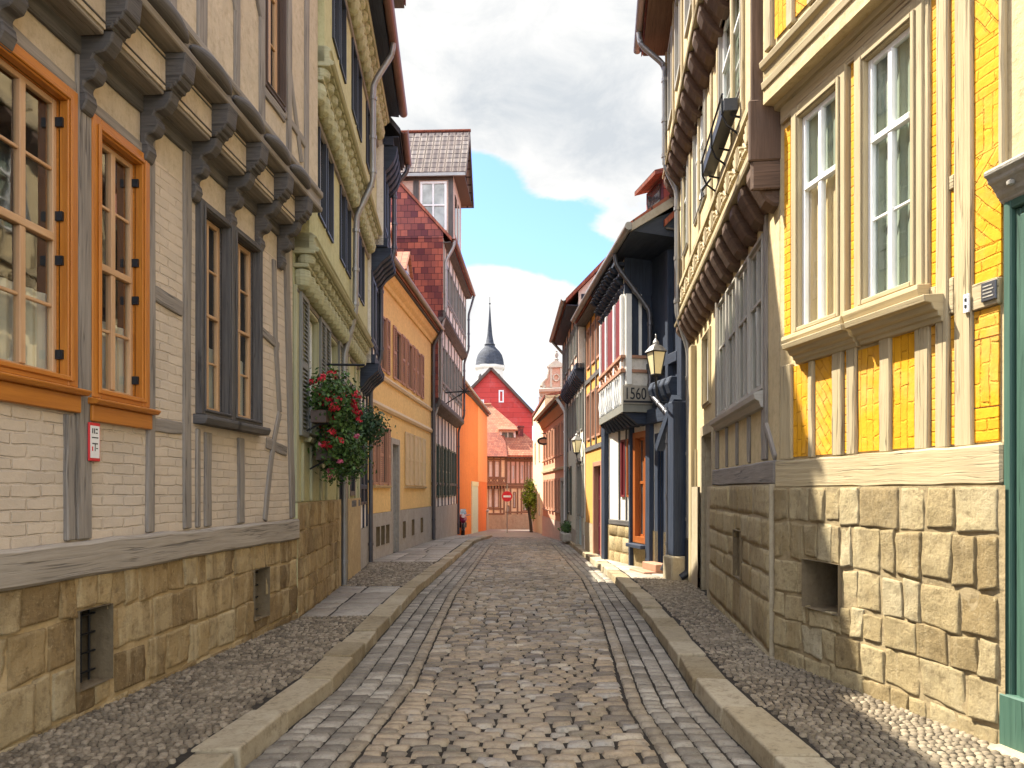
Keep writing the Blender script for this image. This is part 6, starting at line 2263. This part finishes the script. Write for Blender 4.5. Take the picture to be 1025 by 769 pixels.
m = MB(); m.prism([(0.20 * math.cos(2 * math.pi * i / k), 0.10 * math.sin(2 * math.pi * i / k)) for i in range(k)], 0.031, 0.036); m.build('face', 'shutter_brown', t)
m = MB(); m.tube([(-0.1, 0, 0.36), (0.75, 0, 0.36)], 0.02, 6); m.tube([(0, 0, 0.18), (0, 0, 0.36)], 0.012, 6); m.build('bracket', 'iron', t)

# ================================================================== the end of the lane
h = House('half_timbered_house', 'half-timbered house with red tiled roof facing up the lane from the far bend', (-4.4, 53.5), (2.6, 54.5), None)
U = h.u
xs = lambda px: U(px)
um = U(506)
for a, b in ((488.5, 493), (494.5, 499.5)):
    h.window(U(a), U(b), 2.55, 3.75, n=0.32, simple=True, mf='oak_far', ms='white_paint', casing=0.05, pane='curtain')
    h.window(U(a), U(b), 0.35, 1.75, simple=True, mf='oak_far', ms='white_paint', casing=0.05, pane='curtain')
for a, b, z0, z1 in ((512, 515.5, 2.4, 3.5), (521, 524, 2.4, 3.5), (528, 530.5, 2.4, 3.5), (513.5, 516.2, 0.3, 1.5), (523.5, 528, 0.1, 1.5), (507, 509.8, -0.2, 0.5)):
    h.window(U(a), U(b), z0, z1, simple=True, mf='oak_far', ms='white_paint', casing=0.06)
sal = 'pinkish'
h.body([(-1.6, -0.15, 0.04, 'sand_flat'), (-0.15, 1.95, 0.0, 'cream_far')], 6.5, 'cream_far')
h.body([(1.95, 4.2, 0.32, 'cream_far')], 6.5, 'cream_far', u0=0, u1=um)
h.body([(1.95, 3.95, 0.06, 'pinkish')], 6.5, 'cream_far', u0=um, u1=h.L)
fr = [((U(x), -0.15), (U(x), 1.95), 0.11) for x in (486.5, 494, 501, 504.5, 511, 518, 522, 531)]
fr += [((0, 1.85), (h.L, 1.85), 0.2), ((U(486), 0.25), (U(504), 0.25), 0.12), ((U(486), -0.12), (U(504), -0.12), 0.14), ((U(506), 0.0), (U(533), 0.0), 0.12)]
h.timber_set(fr, 'oak_far', -0.01, 0.05)
fr = [((U(x), 2.1), (U(x), 4.2), 0.10) for x in (485, 487.5, 493.8, 500.5, 505.3)] + [((0, 2.5), (um, 2.5), 0.12), ((0, 3.85), (um, 3.85), 0.12), ((0, 2.1), (um, 2.1), 0.2)]
for x in (487.8, 491, 494.2, 497.4, 500.6):
    fr += [((U(x), 1.75 + 0.4), (U(x + 3), 2.5), 0.07), ((U(x), 2.5), (U(x + 3), 2.15), 0.07)]
h.timber_set(fr, 'oak_far', 0.31, 0.37)
fr = [((U(x), 2.05), (U(x), 3.95), 0.10) for x in (507, 511, 516, 520, 525, 527.5, 531, 536)] + [((um, 2.05), (h.L, 2.05), 0.16), ((um, 3.8), (h.L, 3.8), 0.2)]
h.timber_set(fr, 'oak_far', 0.05, 0.10)
for i in range(7):
    m = MB(); u = U(487 + i * 2.9); m.box(u - 0.06, u + 0.06, 0, 0.42, 1.72, 1.93); h.mb(m, 'joist_end', 'oak_far')
h.roof(0.55, 4.15, 47, 'tile_orange', 6.5, u0=-1.0, u1=h.L, over=0.1, gable='cream_far', wall_z=3.9, hip1=3.9)
m = MB()   # the lower hipped roof over the jettied part
a, b = U(483), U(506.5)
m.poly([(a, 0.75, 4.05), (b, 0.75, 4.05), (b - 0.5, -0.9, 5.9), (a, -0.9, 5.9)], [(0, 0), (b - a, 0), (b - a, 2.5), (0, 2.5)])
m.poly([(b, 0.75, 4.05), (b, -0.9, 5.85), (b - 0.5, -0.9, 5.9)], [(0, 0), (2.4, 0), (2.4, 1)])
m.poly([(a, 0.75, 4.02), (b, 0.75, 4.02), (b, 0.1, 4.02), (a, 0.1, 4.02)])
h.mb(m, 'porch_roof', 'tile_red')
u = U(509.5)
m = MB(); m.box(u - 0.55, u + 0.6, -0.75, -2.4, 4.75, 6.05); dm = h.mb(m, 'dormer', 'white')
m = MB(); m.sweep([(-0.55, 6.0), (-2.7, 6.6), (-2.7, 6.72), (-0.55, 6.12)], u - 0.7, u + 0.75); h.mb(m, 'dormer_roof', 'tile_orange', parent=dm)
m = MB()
for k in (-0.42, 0.05):
    m.box(u + k, u + k + 0.4, -0.75, -0.72, 5.25, 5.9)
h.mb(m, 'dormer_pane', 'glass_dark', parent=dm)
u = U(523)
m = MB(); m.box(u - 0.2, u + 0.2, -0.8, -1.2, 4.8, 6.4); m.box(u - 0.26, u + 0.26, -0.74, -1.26, 6.3, 6.42); h.mb(m, 'chimney', 'tile_hung')

h = House('red_gable_house', 'crimson boarded gable house rising behind the half-timbered house', (-5.9, 66), (2.05, 66), None)
ap = (h.L * 0.508, 12.3)
m = MB()
pts = [(0, -1.6), (h.L - 0.25, -1.6), (h.L - 0.25, 8.45), ap, (0, 8.2)]
m.poly([(p[0], 0, p[1]) for p in pts], [(p[0], p[1]) for p in pts])
m.poly([(p[0], -9, p[1]) for p in pts])
m.poly([(pts[1][0], 0, -1.6), (pts[1][0], -9, -1.6), (pts[1][0], -9, 8.45), (pts[1][0], 0, 8.45)])
m.poly([(0, 0, -1.6), (0, -9, -1.6), (0, -9, 8.2), (0, 0, 8.2)])
h.mb(m, 'wall', 'redwall', recalc=False)
m = MB()
for a, b in (((-0.3, 8.0), ap), ((h.L + 0.1, 8.2), ap)):
    m.beam((a[0], a[1]), (b[0], b[1] + 0.1), 0.16, 0.35, -9.3)
h.mb(m, 'roof', 'tile_red')
m = MB()
for a, b in (((-0.3, 8.05), ap), ((h.L + 0.12, 8.25), ap)):
    m.beam((a[0], a[1]), (b[0], b[1] + 0.18), 0.22, 0.36, 0.42)
h.mb(m, 'barge_board', 'brown_paint')
h.window(h.u(499.2), h.u(504.3), 9.45, 10.55, simple=True, mf='white_paint', ms='white_paint', casing=0.12, n=0.02, pane='glass_grey')
h.window(h.u(480), h.u(484.5), 8.7, 9.7, simple=True, mf='white_paint', ms='white_paint', casing=0.12, n=0.02, pane='glass_grey')

t = House('slate_roofed_house', 'white house with grey slate roof half hidden behind the orange house', (-6.5, 58.0), (-2.9, 58.3), None)
t.body([(-1.6, 8.7, 0.0, 'white')], 6.0, 'white')
t.roof(0.3, 8.8, 45, 'slate', 6.0, over=0.2, gable='white', wall_z=8.6, hip1=2.6)
m = MB(); m.box(1.6, 3.4, 0.31, 0.35, 7.4, 8.1); t.mb(m, 'window', 'glass_dark')

# church tower
cx, cy = (490.3 - CX) / F * 112, 112.0
t = thing('church_tower', 'white church tower with domed slate roof and needle spire far behind the red gable', 'church tower', (cx, cy, -1.5))
m = MB(); m.lathe((0, 0), [(2.15, 0), (2.15, 21.3), (2.3, 21.35), (2.42, 21.6), (2.42, 21.9)], 8, R(22.5)); m.build('shaft', 'white', t, flip=False)
m = MB()
m.lathe((0, 0), [(2.3, 21.9), (2.15, 22.2), (2.05, 22.9), (1.85, 23.6), (1.45, 24.2), (0.95, 24.7), (0.75, 25.0), (0.85, 25.15), (0.62, 25.4), (0.40, 26.6), (0.22, 28.6), (0.08, 30.8), (0.02, 31.4)], 16)
sp = m.build('spire', 'slate_dark', t, flip=False, smooth=True)
m = MB(); m.lathe((0, 0), [(0, 31.2), (0.14, 31.32), (0.14, 31.45), (0, 31.55)], 8); m.tube([(0, 0, 31.5), (0, 0, 32.4)], 0.04, 6); m.build('finial', 'iron', t, flip=False)
for k in range(8):
    a = R(45 * k - 90)
    c, s_ = math.cos(a), math.sin(a)
    m = MB()
    rr = 2.15 * math.cos(R(22.5)) + 0.01
    for (w0, w1, z0, z1) in ((-0.4, 0.4, 18.2, 20.2),):
        m.poly([(c * rr - s_ * w, s_ * rr + c * w, z) for w, z in ((w0, z0), (w1, z0), (w1, z1), (0, z1 + 0.4), (w0, z1))])
    m.build('louvre', 'oak_dark', t, flip=False, recalc=False)

# baroque gable house at the right of the bend
h = House('baroque_house', 'coral red house with white scrolled baroque gable behind the salmon house', (1.72, 43.3), (6.3, 42.4), None)
U = h.u
x0, x1 = U(540), U(580)
m = MB()
L_ = h.L
h.body([(-1.4, 7.6, 0.0, 'baroque')], 7.0, 'baroque')
cm = U(557.0)
zg = lambda z: 7.6 + (z - 7.6) * 0.66
ol = [(cm + a * 0.72, zg(b)) for a, b in ((-1.15, 7.6), (1.15, 7.6), (1.05, 8.1), (0.72, 8.5), (0.6, 9.0), (0.55, 9.35), (-0.55, 9.35), (-0.6, 9.0), (-0.72, 8.5), (-1.05, 8.1))]
m = MB(); m.prism(ol, -0.3, 0.05); gb = h.mb(m, 'gable', 'baroque_pale')
m = MB()
for s_ in (-1, 1):
    m.tube([(cm + s_ * 1.2, 0.06, 7.75), (cm + s_ * 1.08, 0.06, 8.1), (cm + s_ * 0.76, 0.06, 8.45), (cm + s_ * 0.66, 0.06, 8.9), (cm + s_ * 0.60, 0.06, 9.3)], [0.16, 0.13, 0.1, 0.08, 0.07], 8)
    m.tube([(cm + s_ * 1.12, 0.06, 7.72), (cm + s_ * 1.12, 0.1, 7.73)], 0.24, 12)
    m.box(cm + s_ * 0.42 - 0.09, cm + s_ * 0.42 + 0.09, 0.05, 0.1, 7.65, 9.35)
m.box(cm - 0.75, cm + 0.75, -0.3, 0.16, 9.35, 9.5)
m.prism([(cm - 0.7, 9.5), (cm + 0.7, 9.5), (cm + 0.3, 9.85), (cm, 10.0), (cm - 0.3, 9.85)], -0.25, 0.1)
k = 16
for i in range(k):
    a, b = 2 * math.pi * i / k, 2 * math.pi * (i + 1) / k
    m.tube([(cm + 0.24 * math.cos(a), 0.08, 8.45 + 0.3 * math.sin(a)), (cm + 0.24 * math.cos(b), 0.08, 8.45 + 0.3 * math.sin(b))], 0.06, 6)
m.v = [(cm + (p[0] - cm) * 0.72, p[1], zg(p[2])) for p in m.v]
h.mb(m, 'scroll_trim', 'trimstone', parent=gb)
m = MB(); m.lathe((cm, -0.05), [(0.12, 9.98), (0.16, 10.1), (0.07, 10.2), (0.14, 10.45), (0.13, 10.65), (0.05, 10.72), (0.08, 10.82), (0.0, 10.93)], 10); m.v = [(cm + (p[0] - cm) * 0.8, p[1], zg(p[2])) for p in m.v]
h.mb(m, 'finial', 'stone_grey', parent=gb, smooth=True)
m = MB()
m.sweep([(0, 7.1), (0.1, 7.12), (0.14, 7.25), (0.3, 7.35), (0.34, 7.5), (0, 7.62)], -0.1, h.L)
m.sweep([(0, 6.2), (0.06, 6.22), (0.1, 6.3), (0, 6.34)], 0, h.L)
h.mb(m, 'cornice', 'trimstone')
m = MB(); m.box(-0.15, 0.35, -0.2, 0.12, -1.4, 7.08); pl = h.mb(m, 'pilaster', 'trimstone')
for a in (0.55, 1.6, 2.7):
    h.window(a, a + 0.7, 4.6, 6.0, simple=True, mf='trimstone', ms='white_paint', casing=0.14)
h.roof(0.1, 7.66, 50, 'tile_red', 7.0, u0=cm + 1.0, u1=h.L + 2, over=0.0)

h = House('cream_house', 'narrow pale cream rendered house wall between the vine and the salmon house', (1.33, 47.0), (1.66, 37.2), None)
h.body([(-1.4, 6.4, 0.0, 'cream_far')], 5.0, 'cream_far')
h.roof(0.06, 6.4, 14, 'tile_red', 5.0, over=0.0, gable='cream_far', wall_z=6.3)
h.window(2.0, 2.8, 3.2, 4.5, simple=True, mf='trimstone', ms='white_paint', casing=0.1)
h.window(5.5, 6.3, 3.2, 4.5, simple=True, mf='trimstone', ms='white_paint', casing=0.1)
h.window(5.5, 6.3, 0.2, 1.5, simple=True, mf='trimstone', ms='white_paint', casing=0.1)

# climbing shrub on a trunk by the cream wall
gx, gy = (531 - CX) / F * 43.5, 43.5
t = thing('climbing_tree', 'small lime green tree leaning on the pale wall at the end of the lane', 'tree', (gx - 0.05, gy, ground(43.5)))
m = MB()
m.tube([(0.1, 0, 0), (0.05, 0, 0.6), (-0.05, 0.02, 1.3), (-0.1, 0, 2.2)], [0.10, 0.085, 0.07, 0.04], 8)
m.tube([(-0.05, 0.0, 1.2), (0.2, 0.05, 2.0)], [0.05, 0.02], 6)
m.tube([(-0.05, 0.0, 1.4), (-0.3, 0.05, 2.1)], [0.05, 0.02], 6)
m.build('trunk', 'bark', t, flip=False, smooth=True)
cr = leaves('crown', [(0.0, 0, 2.75), (-0.18, 0, 2.2), (0.2, 0, 2.1), (-0.2, 0, 1.7), (0.22, 0, 1.45), (0.05, -0.1, 1.9), (0.2, 0, 0.95)], [(0.34, 0.3, 0.42), (0.32, 0.3, 0.4), (0.3, 0.3, 0.45), (0.22, 0.25, 0.35), (0.22, 0.25, 0.4), (0.3, 0.3, 0.4), (0.14, 0.15, 0.3)], 1900, 0.12, 'leaf_yellow', t, seed=21, shell=0.3)

# no-entry sign on its pole
sx, sy = (507.6 - CX) / F * 42.0, 42.0
t = thing('no_entry_sign', 'round red no-entry sign with white bar on a thin grey pole', 'road sign', (sx, sy, ground(sy)))
m = MB(); m.tube([(0, 0.03, 0), (0, 0.03, 2.8)], 0.03, 8); m.build('pole', 'zinc', t, flip=False)
k = 28
zc = CAMZ + (HY - 497) / F * sy - ground(sy)
m = MB(); m.prism([(0.30 * math.cos(2 * math.pi * i / k), zc + 0.30 * math.sin(2 * math.pi * i / k)) for i in range(k)], 0.0, 0.025); m.build('disc', 'red_sign', t)
m = MB(); m.box(-0.21, 0.21, 0.026, 0.032, zc - 0.055, zc + 0.055); m.build('bar', 'white_sign', t)

# motorcycle parked end-on against the orange wall
mx, my = (463.2 - CX) / F * 35.2, 35.2
t = thing('motorcycle', 'dark motorcycle with magenta fairing parked end-on by the orange house', 'motorcycle', (mx, my, ground(my) + 0.02), R(6))
for y_ in (-0.65, 0.65):
    m = MB()
    k = 18
    m.tube([(0, y_ + 0.27 * math.cos(2 * math.pi * i / k), 0.31 + 0.27 * math.sin(2 * math.pi * i / k)) for i in range(k + 1)], 0.065, 8, cap=False)
    w = m.build('wheel', 'rubber', t, flip=False, smooth=True)
    m = MB()
    for i in range(6):
        a = math.pi * i / 3
        m.tube([(0, y_, 0.31), (0, y_ + 0.25 * math.cos(a), 0.31 + 0.25 * math.sin(a))], 0.014, 6)
    m.build('rim', 'zinc', w, flip=False)
m = MB(); m.lathe((0, 0.05), [(0.0, 0.35), (0.19, 0.42), (0.2, 0.6), (0.14, 0.72), (0.0, 0.76)], 12); m.build('engine', 'black_paint', t, flip=False, smooth=True)
m = MB(); m.tube([(0, -0.62, 0.72), (0, -0.45, 0.84), (0, -0.1, 0.86), (0, 0.15, 0.80)], [0.10, 0.19, 0.17, 0.1], 12); m.build('fairing', 'magenta', t, flip=False, smooth=True)
m = MB(); m.tube([(0, 0.1, 0.80), (0, 0.4, 0.78), (0, 0.75, 0.86)], [0.12, 0.14, 0.07], 10); m.build('saddle', 'black_paint', t, flip=False, smooth=True)
m = MB(); m.tube([(-0.34, -0.28, 1.03), (-0.15, -0.42, 1.0), (0.15, -0.42, 1.0), (0.34, -0.28, 1.03)], 0.02, 8); m.build('handlebar', 'zinc', t, flip=False, smooth=True)
m = MB(); m.tube([(0.06, -0.65, 0.31), (0.06, -0.45, 0.95)], 0.03, 8); m.tube([(-0.06, -0.65, 0.31), (-0.06, -0.45, 0.95)], 0.03, 8); m.build('fork', 'zinc', t, flip=False, smooth=True)
m = MB(); m.tube([(0, -0.68, 0.98), (0, -0.56, 0.98)], [0.09, 0.10], 12); m.build('headlight', 'white_sign', t, flip=False, smooth=True)
m = MB(); m.poly([(-0.16, -0.55, 1.05), (0.16, -0.55, 1.05), (0.12, -0.42, 1.3), (-0.12, -0.42, 1.3)]); m.build('windscreen', 'glass_dark', t, flip=False, recalc=False)

# ------------------------------------------------------------------ flower boxes on the lime-washed house, a bar sign above them
h = L2
f0 = lambda u, n, z: (h.A.x + h.U.x * u + h.N.x * n, h.A.y + h.U.y * u + h.N.y * n, z)


def flowerbox(label, u, n, z, w, cl, count, mat, fl, seed, petal='petal'):
    t = thing('flower_box', label, 'flower box', f0(u, n, z), h.root.rotation_euler.z, 'flower boxes on the pale green house')
    m = MB(); m.box(-w / 2, w / 2, -0.1, 0.1, -0.16, 0.0); m.build('trough', 'brown_paint', t, 0.006)
    for x in (-w / 2 + 0.08, w / 2 - 0.08):
        m = MB()
        m.tube([(x, -n + 0.03, -0.28), (x, 0.0, -0.17), (x, 0.11, -0.16)], 0.012, 6)
        m.build('bracket', 'iron', t)
    cl = [(c[0], c[1] + 0.04, c[2], c[3] * 1.18, c[4] * 1.3, c[5] * 1.15) for c in cl]
    rq = random.Random(seed + 7)
    cl += [(rq.uniform(-0.55, 0.6), rq.uniform(0.0, 0.3), rq.uniform(-0.42, 0.4), 0.13, 0.12, 0.16) for _ in range(7)]
    C = [(c[0], -c[1], c[2]) for c in cl]
    leaves('foliage', C, [(c[3], c[4], c[5]) for c in cl], int(count * 1.5), 0.062, mat, t, seed=seed, droop=0.2, shell=0.3)
    if fl:
        rs = random.Random(seed)
        cs = []
        for _ in range(fl):
            c = rs.choice(C)
            r_ = [q for q in cl if (q[0], -q[1], q[2]) == c][0]
            a, e = rs.uniform(0, 2 * math.pi), rs.uniform(-0.5, 1.2)
            cs.append((c[0] + r_[3] * 0.95 * math.cos(a) * math.cos(e), c[1] + r_[4] * 0.95 * math.sin(a) * math.cos(e), c[2] + r_[5] * 0.98 * math.sin(e)))
        for i, c in enumerate(cs):
            leaves('bloom', [c], [(0.05, 0.05, 0.045)], 16, 0.05, petal, t, seed=seed + 1 + i, shell=0.2)
    return t


flowerbox('flower box full of red geraniums hanging below the first dark shutters', 0.85, 0.22, 2.62, 0.95,
          [(-0.3, 0.05, 0.18, 0.30, 0.24, 0.26), (0.05, 0.08, 0.26, 0.34, 0.26, 0.30), (0.38, 0.1, 0.12, 0.30, 0.25, 0.28), (0.2, 0.12, -0.1, 0.3, 0.22, 0.22)], 1500, 'leaf', 55, 31)
flowerbox('trailing flower box with mixed pink blooms below the red geraniums', 1.2, 0.22, 2.16, 0.95,
          [(-0.35, 0.05, 0.08, 0.30, 0.22, 0.26), (0.0, 0.1, -0.05, 0.36, 0.26, 0.32), (0.35, 0.14, -0.12, 0.34, 0.26, 0.32), (0.5, 0.18, 0.1, 0.26, 0.24, 0.24)], 1700, 'leaf', 26, 41, 'petal_pink')
flowerbox('bushy dark green flower box without blooms, farthest of the three on the pale house', 2.7, 0.36, 2.50, 0.9,
          [(-0.25, 0.08, 0.12, 0.32, 0.26, 0.24), (0.1, 0.12, 0.16, 0.36, 0.28, 0.26), (0.42, 0.12, 0.1, 0.3, 0.26, 0.2)], 1400, 'leaf_dark', 0, 51)
t = thing('sign_arm', 'long black iron sign arm sticking out above the flower boxes', 'iron arm', f0(1.9, 0.0, 3.45), h.root.rotation_euler.z)
m = MB(); m.tube([(0, 0, 0), (0, 0.62, 0.0)], 0.018, 8); m.box(-0.05, 0.05, 0, 0.015, -0.09, 0.09); m.build('arm', 'iron', t)

bpy.context.view_layer.update()
